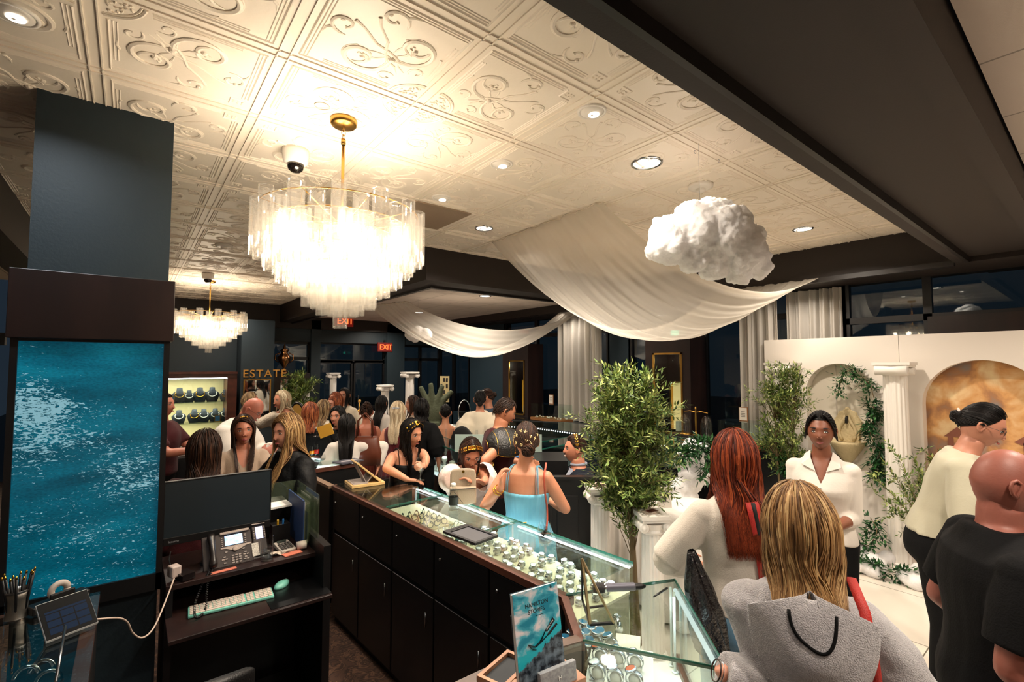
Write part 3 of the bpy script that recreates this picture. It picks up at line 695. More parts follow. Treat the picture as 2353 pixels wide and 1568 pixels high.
# ---- near run ------------------------------------------------------------
t3 = thing('display_counter', 'near end of the counter holding the magazine stand, cut by the bottom edge', 'display counter', (0, 0, 0))
P3 = [Dp, C_, (.35, .82), (.35, 1.27), (1.04, 1.265)]
m = mb(); m.prism([(Dp[0]-.002, Dp[1]), (C_[0]-.003, C_[1]-.01), (.35, .80), (.35, 1.27), (1.04, 1.265)][::-1], 0, .70); m.build('cabinet', M_BLACK, t3)
m = mb(); m.prism([(Dp[0], Dp[1]), (C_[0], C_[1]-.005), (.35, .80), (.35, 1.25), (1.04, 1.245)][::-1], .915, .925); m.build('deck', mat('white deck', '#d8d6c8', .6), t3)
m = mb(); m.prism([(Dp[0]-.004, Dp[1]-.01), (C_[0]-.004, C_[1]-.008), (1.02, .79), (1.02, 1.20), (1.04, 1.21)][::-1], 1.045, 1.055); m.build('top_glass', M_TOPGLASS, t3)
m = mb(); m.prism([(1.02, 1.262), (1.02, .79), (.35, .80), (.35, 1.27)], 1.02, 1.055); m.bar((1.0, 1.255, 1.04), (1.25, 1.195, 1.04), .04, .03); m.build('wooden_top', mat('dark oak', '#4b3a31', .45, noise_mix=('#5d493d', 12, (.15, 1, 1))), t3)
m = mb(); m.box(.35, 1.04, 1.262, 1.275, .1, 1.03); m.bar((1.04, 1.268, .87), (1.25, 1.19, .87), .014, .33); m.build('back_panel', M_BLACK, t3)
area_in(t3, 'case_lamp', (1.28, 1.0, 1.035), .3, .25, .2)
# ---- counter continuation beyond the gate ------------------------------
t = thing('display_counter', 'short chamfered glass-topped counter with cocktails and a brochure on it', 'display counter', (0, 0, 0))
PC = [(1.30, 4.62), (1.80, 4.66), (1.80, 4.76), (1.50, 5.28), (1.25, 5.28)]
m = mb(); m.prism(PC, 0, .82); m.bar((1.30, 4.625, .92), (1.80, 4.665, .92), .014, .24); m.build('cabinet', M_BLACK, t)
m = mb(); m.prism(PC, 1.045, 1.055); m.build('top_glass', M_TOPGLASS, t); m = mb(); m.prism(PC, .82, .83); m.build('deck', mat('frosty lining', '#a9c4b8', .5), t)
m = mb(); m.bar((1.785, 4.76, 1.03), (1.49, 5.26, 1.03), .014, .014); m.build('light_strip', M_LED, t)
m = mb(); m.bar((1.30, 4.615, 1.03), (1.80, 4.655, 1.03), .02, .035); m.build('edge_strip', M_WOODL, t); area_in(t, 'case_lamp', (1.5, 4.95, 1.01), .3, .3, 2.5)
t = thing('counter_gate', 'low dark hinged gate with light wood top left of the wooden box', 'gate', (1.27, 3.93, 0), RC)
m = mb(); m.box(0, .035, 0, .62, .12, 1.02); m.build('panel', M_BLACK, t); m = mb(); m.box(-.008, .043, 0, .62, 1.02, 1.04); m.build('top_rail', mat('worn wood', '#7a6350', .5), t)
m = mb(); m.tube([(.0, .3, 1.04), (-.02, .3, 1.06), (-.02, .34, 1.06), (0, .34, 1.04)], .004, 6); m.build('handle', M_STEEL, t)
# ---- jewellery in the long case ----------------------------------------
M_SILV = mat('silver metal', '#c6ccd0', .18, metal=1.); M_DIAL = mat('blue dial', '#2c6f93', .2); M_DIALW = mat('white dial', '#e8ebe8', .3); M_DIALO = mat('orange dial', '#c1531f', .3)
M_CUSH = mat('white cushion', '#cdc8ba', .7)
def watch(label, dial, group, strap=M_SILV, cush=True):
    t = thing('wristwatch', label, 'watch', (0, 0, 0), 0, group)
    m = mb(); m.tube([(0, .027*math.cos(a), .030+.027*math.sin(a)) for a in [-.9+2*PI*i/20*.95+PI/2*0 for i in range(20)]], .010, 6, flat=.25); b = m.build('strap', strap, t, True)
    m = mb(); m.lathe([(0, 0), (.019, 0), (.0205, .004), (.019, .009), (.016, .0095)], 24, cap=False); h = m.build('case', M_SILV, t, True); h.location = (0, 0, .058)
    m = mb(); m.lathe([(0, .0092), (.016, .0092), (.016, .008)], 20); d = m.build('dial', dial, t); d.location = (0, 0, .058)
    m = mb(); m.ell((0, 0, .063), (.003, .004, .003), 6, 4); m.v = [(x+.022, y, z) for x, y, z in m.v]; m.build('crown', M_SILV, t)
    if cush: m = mb(); m.ell((0, 0, .028), (.013, .020, .020), 12, 8); m.box(-.014, .014, -.014, .014, 0, .012); m.build('cushion', M_CUSH, t, True)
    return t
rnd = random.Random(11)
Tm = Matrix.Translation((1.44, 1.45, 0)) @ Matrix.Rotation(RC, 4, 'Z')
wt = watch('silver wristwatch on a white cushion, one of the rows inside the long glass case', M_DIALW, 'watches in the long case')
first = True
for r_ in range(5):
    for c in range(16):
        if rnd.random() < .10: continue
        x = .09+.082*r_+rnd.uniform(-.018, .018); y = .06+.070*c+rnd.uniform(-.018, .018)
        o = wt if first else copy_tree(wt); first = False
        p = Tm @ V((x, y, .928)); o.location = p; o.rotation_euler = (rnd.uniform(-.15, .15), rnd.uniform(-.2, .1), RC+rnd.uniform(-.3, .3)+PI/2); o.scale = (.9, .9, rnd.uniform(.45, .6))
# ring and pendant trays farther along
tt = thing('jewellery_tray', 'cream tray of dark-banded jewels beside the clear water bottle, in the case', 'tray', Tm @ V((.12, 1.34, .928)), RC)
m = mb(); m.box(0, .26, 0, .36, 0, .01); m.build('board', mat('beige tray', '#b9a67c', .7), tt)
def loop_item(label, mt, group, R=.02, r=.003):
    m = mb(); m.tube([(R*math.cos(a), 0, R*.9+R*math.sin(a)) for a in [2*PI*i/16 for i in range(17)]], r, 6); m.ell((0, 0, R*1.95), r*2.2, 8, 5); o = m.build('bracelet', mt, None, True); return tag(o, label, 'bracelet', group)
b0 = loop_item('small dark stone bracelet on the cream tray in the glass case', mat('dark stones', '#16323a', .25, metal=.5), 'bracelets on the cream tray')
first = True
for i in range(4):
    for j in range(5):
        o = b0 if first else b0.copy();
        if not first: COL.objects.link(o)
        first = False; o.location = Tm @ V((.15+.055*i, 1.37+.066*j, .940)); o.rotation_euler = (0, 0, rnd.uniform(0, 3))
b1 = loop_item('fine silver bangle standing in the middle of the glass case', M_SILV, 'bangles in the case', .018, .002)
first = True
for i in range(5):
    for j in range(5):
        o = b1 if first else b1.copy()
        if not first: COL.objects.link(o)
        first = False; o.location = Tm @ V((.08+.07*i, 1.17+.035*j*.9, .930)); o.rotation_euler = (0, 0, rnd.uniform(0, 3))
# watch display in the corner unit
tt = thing('display_riser', 'white slatted riser on black legs carrying two watches in the corner case', 'display stand', (atz(1440, 1455, .93).x, atz(1440, 1455, .93).y, .71), .62)
m = mb(); m.box(-.13, .13, -.05, .05, .13, .145)
for i in range(5): m.box(-.13, .13, -.048+.02*i, -.046+.02*i, .145, .1455)
m.build('shelf', mat('birch shelf', '#d9d2bd', .5), tt)
for x in (-.12, .12):
    for y in (-.04, .04): k = mb(); k.box(x-.006, x+.006, y-.006, y+.006, 0, .13); k.build('leg', mat('dark riser leg', '#3a4340', .4), tt)
tt = thing('display_riser', 'white riser crowded with watches at the book side of the corner case', 'display stand', (1.42, 1.33, .71), .2)
m = mb(); m.box(-.09, .10, -.07, .06, .17, .183); m.build('shelf', mat('birch shelf', '#d9d2bd', .5), tt)
for x in (-.08, .09): k = mb(); k.box(x-.006, x+.006, -.06, .05, 0, .17); k.build('leg', mat('dark riser leg', '#3a4340', .4), tt)
w2 = watch('steel watch among many on the crowded riser behind the magazine', M_DIAL, 'watches on the crowded riser')
first = True
for i in range(4):
    for j in range(3):
        o = w2 if first else copy_tree(w2); first = False; o.location = (1.36+.043*i-.012*j, 1.285+.038*j+.01*i, .894); o.rotation_euler = (.1, rnd.uniform(-.2, .2), rnd.uniform(-.6, .6)+.4)
for k_, (x, y) in enumerate([tuple(atz(1372, 1460, .87))[:2], tuple(atz(1423, 1445, .87))[:2]]):
    w3 = watch('white-faced watch standing on the slatted riser, '+['nearer the magazine', 'farther from the magazine'][k_], M_DIALW, None); w3.location = (x, y, .856); w3.rotation_euler = (-.9, 0, -.6)
# white tray of watches in the near run
tt = thing('watch_tray', 'white leatherette tray of coloured-dial watches at the bottom of the picture', 'tray', (atz(1425, 1545, .945).x, atz(1425, 1545, .945).y, .925), .62)
WTX, WTY = atz(1425, 1545, .945).x, atz(1425, 1545, .945).y
m = mb(); m.box(-.13, .15, -.11, .11, 0, .022); m.build('board', M_PADW, tt)
cols = [(M_DIALW, 'silver dial'), (M_DIAL, 'pale blue dial'), (M_DIALO, 'orange-red dial')]
spots = [(1395,1475,2,'upper right'), (1415,1500,1,'second right'), (1428,1520,0,'third right'), (1440,1545,2,'lowest right'), (1372,1498,0,'upper left'), (1385,1525,0,'second left'), (1400,1550,2,'lowest left')]
spots = [(-.075, .06, 0, 'back left corner'), (-.085, .0, 0, 'middle of the left row'), (-.08, -.06, 2, 'front of the left row'), (.02, .06, 2, 'back of the right row'), (.025, .0, 1, 'middle of the right row'), (.02, -.06, 0, 'front of the right row'), (.10, .03, 1, 'far right side')]
for x, y, c, lb in spots:
    q = Matrix.Rotation(.62, 3, 'Z') @ V((x, y, 0)); w = watch('watch with '+cols[c][1]+' on the white tray, '+lb, cols[c][0], 'watches on the white tray', cush=True)
    w.location = (WTX+q.x, WTY+q.y, .948); w.rotation_euler = (-.35, 0, .5-PI/2*0)
# ---- things on the counter ---------------------------------------------
TZ = 1.056
def W(px, py, z=TZ): return atz(px, py, z)
# velvet tray
c = (W(1010,1224)+W(1155,1238)+W(1090,1258)+W(1072,1207))/4
t = thing('velvet_tray', 'black velvet presentation tray lying on the long glass counter', 'tray', c, RC+.08)
m = mb(); m.box(-.085, .085, -.135, .135, 0, .006); m.build('base', mat('tray leather', '#17171a', .5), t, bevel=.002)
m = mb(); rectf = [(-.085, -.067, -.135, .135), (.067, .085, -.135, .135), (-.067, .067, -.135, -.117), (-.067, .067, .095, .135)]
for a, b, c2, d in rectf: m.box(a, b, c2, d, .006, .014)
m.box(-.05, .05, .108, .113, .014, .016); m.build('rim', mat('tray leather', '#17171a', .5), t, bevel=.002)
m = mb(); m.box(-.067, .067, -.117, .095, .006, .008); m.build('lining', mat('grey velvet', '#2b2b33', .9, sheen=.6), t)
# water bottle
p = W(1042, 1172); t = thing('water_bottle', 'small clear water bottle with white cap beside the clutch bag', 'bottle', p)
m = mb(); m.lathe([(0, 0), (.030, 0), (.032, .006), (.031, .02), (.032, .05), (.030, .07), (.031, .105), (.024, .13), (.012, .145), (.012, .155)], 24, cap=False); m.build('body', M_CLEAR, t, True)
m = mb(); m.lathe([(.0, .152), (.0145, .152), (.0145, .172), (0, .172)], 18); m.build('cap', M_WHITE, t, True)
m = mb(); m.lathe([(.0325, .035), (.0325, .085)], 24, cap=False); m.build('label', mat('dark wrap', '#2a2f2c', .4), t, True)
def goblet(p, label, h=.19, r=.038, liquid=None, lvl=.5, cat='glass', stem=True, grp=None):
    t = thing('goblet' if stem else 'tumbler', label, cat, p, 0, grp)
    if stem:
        pr = [(0, 0), (.034, 0), (.032, .003), (.006, .008), (.004, .02), (.004, h*.34), (.012, h*.38), (r*.85, h*.5), (r, h*.66), (r*.97, h*.85), (r*.86, h)]
    else: pr = [(0, 0), (r*.92, 0), (r*.93, .008), (r, h)]
    m = mb(); m.lathe(pr, 28, cap=False); m.build('bowl', M_CLEAR, t, True)
    if liquid:
        lq = [(0, h*.42), (r*.80, h*.5), (r*.95, h*.6), (r*.97, h*(.42+.5*lvl)), (0, h*(.42+.5*lvl))] if stem else [(0, .012), (r*.88, .012), (r*.93, h*lvl), (0, h*lvl)]
        m = mb(); m.lathe(lq, 24, cap=False); m.build('drink', liquid, t, True)
    return t
goblet(W(1252, 1287), 'stemmed glass of iced water on the long glass counter', .175, .034, M_WATER, .55)
g = mb(); q = W(1252, 1287)
for i in range(7): g.cbox(q+V((rnd.uniform(-.015, .015), rnd.uniform(-.015, .015), .115+.006*i)), (.014,)*3, i, i*.7)
o = g.build('ice', M_WATER); tag(o, 'ice cubes floating in the stemmed glass of water', 'ice', kind='stuff')
# mirror stand: thin-framed triangular easel mirror
t = thing('table_mirror', 'tall thin brass-and-black framed easel mirror standing on the corner glass', 'mirror', (0, 0, 0))
a1, a2, a3, a4 = W(1338, 1378), W(1410, 1432), W(1356, 1436), atd(1337, 1284, (W(1356, 1430)-EYE).dot(FW)*1.02)
top = V(a4); m = mb()
m.bar(a3, top, .010, .006, mi=0); m.bar(a2, top, .012, .006, mi=0); m.build('front_frame', mat('pale brass frame', '#b9a67c', .3, metal=.8), t)
m = mb(); m.bar(a3, a2, .010, .008); m.bar(a3, a1, .008, .006); m.bar(a1, top, .008, .006); m.bar(W(1345, 1398), W(1390, 1392), .008, .006); m.build('back_frame', mat('black metal', '#16181a', .4, metal=.5), t)
m = mb(); m.add([a3+V((0,0,.006)), a2+V((0,0,.006)), top], [(0, 1, 2)]); m.build('mirror_glass', mixmat('tinted mirror', (.8, .84, .8), gloss=.25), t)
# wireless microphone
a, b = W(1362, 1352, 1.078), W(1483, 1352, 1.07); t = thing('microphone', 'grey and black handheld wireless microphone lying on the corner glass', 'microphone', a, math.atan2((b-a).y, (b-a).x))
L = (b-a).length; m = mb(); m.M = Matrix.Rotation(PI/2, 4, 'Y'); m.lathe([(.0, 0), (.014, .002), (.021, .012), (.022, .03), (.019, .05)], 24, cap=False); m.build('head', mat('mic grille', '#1a1718', .45, bump=(400, .6)), t, True)
m = mb(); m.M = Matrix.Rotation(PI/2, 4, 'Y'); m.lathe([(.019, .05), (.0165, .055), (.0165, L-.05), (.014, L-.045)], 24); m.build('body', mat('mic grey', '#6a6a75', .35, metal=.4), t, True)
m = mb(); m.M = Matrix.Rotation(PI/2, 4, 'Y'); m.lathe([(.0145, L-.047), (.013, L-.02), (.006, L), (0, L)], 20, cap=False); m.build('antenna_cap', M_BLACK, t, True)
m = mb(); m.M = Matrix.Rotation(PI/2, 4, 'Y'); m.lathe([(.0195, .046), (.020, .050), (.0195, .054)], 24, cap=False); m.build('ring', M_CHROME, t, True)
a, b = W(1502, 1372, 1.060), W(1533, 1352, 1.060); m = mb(); m.tube([a, a.lerp(b, .5), b], [.003, .0045, .0045], 8); o = m.build('pen', mat('dark pen', '#15181a', .3), smooth=True); tag(o, 'dark slim pen on the corner glass right of the microphone', 'pen')
# magazine on its stand
bc = V((.985, 1.085, 1.056)); fc = math.atan2(-bc.y, -bc.x); rz = fc+PI/2+.62
t = thing('magazine_stand', 'oak and grey stone stand holding the blue magazine', 'stand', bc, rz)
M_OAKL = mat('light oak', '#b98a66', .5, noise_mix=('#a5765a', 14, (.2, 1, 1)))
m = mb(); m.box(-.10, .115, -.055, .05, 0, .016); m.box(-.10, -.07, -.16, -.05, 0, .012); m.build('base', M_OAKL, t, bevel=.002)
m = mb(); m.cbox((.02, -.038, .040), (.130, .016, .055), 0, -.12); m.build('stone_block', mat('grey stone', '#8c8f93', .7, noise_mix=('#a4a7aa', 120)), t, bevel=.002)
text_obj('emblem', 'H', .018, mat('emblem white', '#efefef', .4), t, (.016, -.0485, .034), (PI/2-.12, 0, .0), .0006)
m = mb(); m.cbox((-.012, .052, .10), (.12, .006, .18), 0, -.22); m.build('back_plate', mat('slate back', '#55585a', .6), t)
def cover_mat():
    m = bpy.data.materials.new('sea and cloud cover'); m.use_nodes = True; nt = m.node_tree; b = nt.nodes['Principled BSDF']; tc = nt.nodes.new('ShaderNodeTexCoord')
    mp = nt.nodes.new('ShaderNodeMapping'); mp.inputs['Scale'].default_value = (1, 1, 1.4); nt.links.new(tc.outputs['Object'], mp.inputs[0])
    n = nt.nodes.new('ShaderNodeTexNoise'); n.inputs['Scale'].default_value = 17; n.inputs['Detail'].default_value = 6; n.inputs['Distortion'].default_value = .5; nt.links.new(mp.outputs[0], n.inputs['Vector'])
    r = nt.nodes.new('ShaderNodeValToRGB'); e = r.color_ramp.elements; e[0].position = .40; e[0].color = S('#0a86a4'); e[1].position = .62; e[1].color = S('#eadfe4'); q = e.new(.50); q.color = S('#4fb2c8'); nt.links.new(n.outputs['Fac'], r.inputs[0])
    s_ = nt.nodes.new('ShaderNodeSeparateXYZ'); nt.links.new(tc.outputs['Object'], s_.inputs[0])
    n2 = nt.nodes.new('ShaderNodeTexNoise'); n2.inputs['Scale'].default_value = 45; n2.inputs['Detail'].default_value = 6; nt.links.new(tc.outputs['Object'], n2.inputs['Vector'])
    ad = nt.nodes.new('ShaderNodeMath'); ad.operation = 'MULTIPLY_ADD'; nt.links.new(n2.outputs['Fac'], ad.inputs[0]); ad.inputs[1].default_value = .05; nt.links.new(s_.outputs['Z'], ad.inputs[2])
    x2 = nt.nodes.new('ShaderNodeMath'); x2.operation = 'MULTIPLY_ADD'; nt.links.new(s_.outputs['X'], x2.inputs[0]); x2.inputs[1].default_value = -.45; nt.links.new(ad.outputs[0], x2.inputs[2])
    def step(a, w=.004): g = nt.nodes.new('ShaderNodeMapRange'); g.inputs['From Min'].default_value = a; g.inputs['From Max'].default_value = a+w; nt.links.new(x2.outputs[0], g.inputs[0]); return g
    k1 = step(.105); k2 = step(.135, .02)
    teal = nt.nodes.new('ShaderNodeMix'); teal.data_type = 'RGBA'; nt.links.new(k2.outputs[0], teal.inputs[0]); teal.inputs[6].default_value = S('#18b2c6'); nt.links.new(r.outputs[0], teal.inputs[7])
    rk = nt.nodes.new('ShaderNodeValToRGB'); e = rk.color_ramp.elements; e[0].position = .4; e[0].color = S('#17202a'); e[1].position = .62; e[1].color = S('#6b7c8a'); nt.links.new(n2.outputs['Fac'], rk.inputs[0])
    mx = nt.nodes.new('ShaderNodeMix'); mx.data_type = 'RGBA'; nt.links.new(k1.outputs[0], mx.inputs[0]); nt.links.new(rk.outputs[0], mx.inputs[6]); nt.links.new(teal.outputs[2], mx.inputs[7])
    nt.links.new(mx.outputs[2], b.inputs['Base Color']); b.inputs['Roughness'].default_value = .3; return m
t = thing('magazine', 'blue glossy magazine with diver and clouds, HAMILTON STORIES printed on it', 'magazine', bc+V((0, 0, .016)), rz)
bk = bpy.data.objects.new('cover', None); bpy.data.objects.remove(bk)
TL = .17
def mg(name, m, mt, **k):
    o = m.build(name, mt, t, **k); o.rotation_euler = (-TL, 0, 0); return o
m = mb(); m.box(-.085, .080, .0, .001, .0, .252); cov = mg('cover', m, cover_mat())
m = mb(); m.box(-.085, .078, .0012, .014, .002, .250); mg('pages', m, mat('paper', '#e8e4dc', .7))
m = mb(); m.box(-.0855, .080, .0142, .0152, .0, .252); mg('back_cover', m, mat('dark sea', '#12384a', .4))
ink = mat('black ink', '#0c1015', .5)
for txt, x, z, sz in [('HAMILTON', -.045, .204, .0165), ('STORIES', -.036, .186, .0165), ('6', .050, .240, .016)]:
    o = text_obj('title', txt, sz, ink, cov, (x, -.0008, z), (PI/2, 0, 0), .0002)
m = mb(); m.box(-.008, .018, -.0012, -.0002, .176, .177); m.build('title_rule', ink, cov)
m = mb() # diver silhouette
m.tube([(-.045, -.001, .106), (-.038, -.001, .103)], [.006, .005], 8, flat=.25); m.tube([(-.04, -.001, .104), (-.022, -.001, .096), (-.004, -.001, .104), (.010, -.001, .118), (.022, -.001, .132)], [.005, .008, .007, .004, .003], 8, flat=.15)
m.tube([(-.008, -.001, .100), (.012, -.001, .108), (.028, -.001, .116)], [.006, .004, .003], 8, flat=.15)
m.add([(.018, -.0014, .128), (.026, -.0014, .124), (.058, -.0014, .148), (.050, -.0014, .158)], [(0, 1, 2, 3)]); m.add([(.026, -.0014, .118), (.030, -.0014, .112), (.066, -.0014, .134), (.062, -.0014, .140)], [(0, 1, 2, 3)])
m.tube([(-.04, -.001, .100), (-.030, -.001, .090), (-.018, -.001, .086)], [.004, .003, .002], 6, flat=.2); m.build('diver_print', ink, cov)
text_obj('fin_lettering', 'HAMILTON', .0068, mat('emblem white', '#efefef', .4), cov, (.0235, -.0020, .1275), (PI/2, -.66, 0), .0001)
# small tray front left on the oak top
t = thing('display_board', 'small light-wood framed board at the bottom edge below the magazine', 'tray', (.93, 1.20, 1.056), .3)
m = mb(); rectframe(m, -.08, .08, -.05, .05, 0, .0, 0) if False else None
m.box(-.08, .08, -.05, -.038, 0, .018); m.box(-.08, .08, .038, .05, 0, .018); m.box(-.08, -.068, -.038, .038, 0, .018); m.box(.068, .08, -.038, .038, 0, .018); m.build('frame', M_OAKL, t)
m = mb(); m.box(-.068, .068, -.038, .038, 0, .006); m.build('lining', mat('slate felt', '#3c3f42', .9), t)
# wooden jewellery box with propped lid at the far end
t = thing('jewellery_box', 'open light-wood jewellery box with propped mirror lid at the far counter end', 'box', W(838, 1112), RC-.15)
M_BIRCH = mat('birch', '#c9a468', .5)
m = mb(); m.box(-.13, .13, -.11, .11, 0, .022); m.build('tray', M_BIRCH, t, bevel=.003)
m = mb(); m.box(-.115, .0, -.095, .095, .022, .026)
for i in range(3): m.box(-.10, -.02, -.07+.05*i, -.04+.05*i, .026, .0275)
m.build('insert', mat('grey insert', '#a79a92', .7), t)
m = mb(); m.bar((.10, 0, .02), (-.085, 0, .185), .20, .014, (0, 0, 1)); m.build('lid', M_BIRCH, t, bevel=.003)
m = mb(); m.bar((-.005, 0, .022), (.045, 0, .085), .15, .008); m.bar((-.005, 0, .022), (-.08, 0, .17), .12, .006) ; m.build('prop_panel', mat('grey insert', '#a79a92', .7), t)
# drinks and brochure on the second counter
def tab(px, py): return atz(px, py, TZ)
goblet(tab(727, 1045), 'red cocktail tumbler on the second counter', .11, .032, mat('red drink', '#b81d16', .2, emit=None), .5, stem=False)
goblet(tab(716, 1046), 'orange cocktail tumbler left of the red one', .09, .030, mat('orange drink', '#d88a1c', .2), .5, stem=False)
goblet(tab(744, 1036), 'stemmed glass of pale drink behind the red cocktail', .18, .034, mat('pale drink', '#d8d3b4', .2), .6)
goblet(tab(735, 1070), 'wide cut-glass coupe at the near end of second counter', .10, .05, M_WATER, .3); goblet(tab(722, 1072), 'short empty cut tumbler beside the wide coupe', .085, .035, None, stem=False)
p = tab(800, 1062); t = thing('brochure', 'grey printed brochure with a car-like picture at the edge of second counter', 'brochure', p, RC+.2)
m = mb(); m.box(-.12, .12, -.08, .08, 0, .012); m.build('pages', mat('grey print', '#4d4c55', .5), t); m = mb(); m.ell((-.02, 0, .012), (.06, .03, .0015), 16, 4); m.box(.05, .10, -.03, .02, .012, .0128); m.build('print', mat('print light', '#a9a4a6', .5), t)
# clutch bag
bw = W(1064, 1158); t = thing('handbag', 'taupe leather clutch with raised flap and wrist cord on the counter', 'bag', bw, math.atan2(-bw.y, -bw.x)+PI/2)
M_TAUPE = mat('taupe leather', '#a3927c', .45, bump=(200, .2))
m = mb(); m.box(-.09, .09, -.028, .028, 0, .115); m.build('body', M_TAUPE, t, bevel=.008)
m = mb(); m.grid(lambda u, v: V(((u-.5)*.178*(1-.12*max(0, v-.75)*4*abs(u-.5)*2), .012+.006*v, .10+.135*v-.012*(abs(u-.5)*2)**4*v)), 12, 8); o = m.build('flap', M_TAUPE, t, True); o.modifiers.new('s', 'SOLIDIFY').thickness = .005
m = mb(); m.M = Matrix.Translation((0, .006, .215)) @ Matrix.Rotation(PI/2, 4, 'X'); m.lathe([(0, 0), (.010, 0), (.010, .003), (0, .003)], 16); m.M = Matrix.Translation((0, .024, .215)) @ Matrix.Rotation(PI/2, 4, 'X'); m.lathe([(0, 0), (.010, 0), (.010, .003), (0, .003)], 16); m.build('clasp', M_GOLD, t)
m = mb(); m.tube([(-.09, .03, .10), (.09, .03, .112)], .0025, 6); m.tube([(-.09, -.03, .10), (.09, -.03, .112)], .0025, 6); m.tube([(-.08, -.03, .10), (-.10, -.05, .03), (-.03, -.07, .004), (.0, -.06, .02), (-.06, -.035, .09)], .002, 6); m.build('cord', mat('dark cord', '#3b3330', .6), t)
# black bag held by the redhead
t2p = atd(1590, 1370, 2.02); m = mb()
def bagf(u, v):
    a = u*2*PI; z = .19-.40*v; w = .018+.075*min(1, v*1.7)**.8; return t2p+V((w*math.cos(a)*(1+.12*math.sin(5*a+v*9)), .6*w*math.sin(a)*(1+.2*math.sin(7*a-v*6)), z+.01*math.sin(3*a)*v))+V((.05*v, -.06*v, 0))
m.grid(bagf, 60, 30); o = m.build('plastic_bag', mat('black plastic', '#08070a', .18, bump=(60, .9), spec=.8), smooth=True); tag(o, 'crumpled shiny black bag held in front of the red-haired person', 'bag')
# tan tote of the long-haired person
p = atd(838, 1030, 4.95); t = thing('tote_bag', 'tan leather tote hanging from the white-bloused arm', 'bag', p, -.6)
m = mb(); m.loft([(0, 0, -.17, .17, .06), (0, 0, -.05, .175, .065), (0, 0, .09, .14, .05), (0, 0, .12, .13, .03)], 24, ease=.6); m.build('body', mat('cognac leather', '#5c2c1a', .4), t, True)
m = mb()
for y in (-.03, .03): m.tube([(-.08, y, .11), (-.07, y, .28), (0, y, .36), (.07, y, .28), (.08, y, .11)], .007, 6)
m.build('handles', mat('cognac leather', '#5c2c1a', .4), t, True)
# goblet in hands
p = atd(966, 1095, 3.66); goblet(p-V((0, 0, .03)), 'cut crystal goblet held by the black-dressed person at the counter', .17, .040, None)
goblet(atd(728, 1003, 4.6), 'tilted glass goblet held with the yellow card', .15, .035, None)
# ================================================================ PEOPLE
def skinmat(c): return mat('skin '+c, c, .48, sub=.12, bump=(120, .05))
M_EYEW = mat('eye white', '#e6e0da', .2); M_PUP = mat('dark iris', '#1d120c', .15)
M_TOOTH = mat('teeth', '#ece7de', .3)
RF = [(1.50,.050,.054,.004),(1.45,.054,.057,0),(1.42,.068,.060,-.004),(1.40,.100,.068,-.006),(1.365,.146,.084,-.004),(1.30,.158,.104,.008),(1.22,.148,.122,.022),(1.15,.134,.104,.012),(1.07,.122,.092,.004),(.99,.145,.105,0),(.91,.170,.122,-.012),(.84,.168,.118,-.018),(.80,.155,.10,-.012)]
RM = [(1.50,.056,.06,.004),(1.45,.060,.064,0),(1.42,.080,.068,-.004),(1.40,.118,.078,-.006),(1.365,.168,.094,-.004),(1.30,.180,.118,.008),(1.22,.172,.124,.012),(1.15,.160,.114,.01),(1.07,.152,.108,.006),(.99,.155,.11,0),(.91,.162,.118,-.01),(.84,.160,.112,-.014),(.80,.15,.10,-.01)]
def ringat(R, z):
    if z >= R[0][0]: return R[0][1:]
    if z <= R[-1][0]: return R[-1][1:]
    for a, b in zip(R, R[1:]):
        if b[0] <= z <= a[0]:
            f = (a[0]-z)/(a[0]-b[0]); return tuple(a[i]*(1-f)+b[i]*f for i in (1, 2, 3))
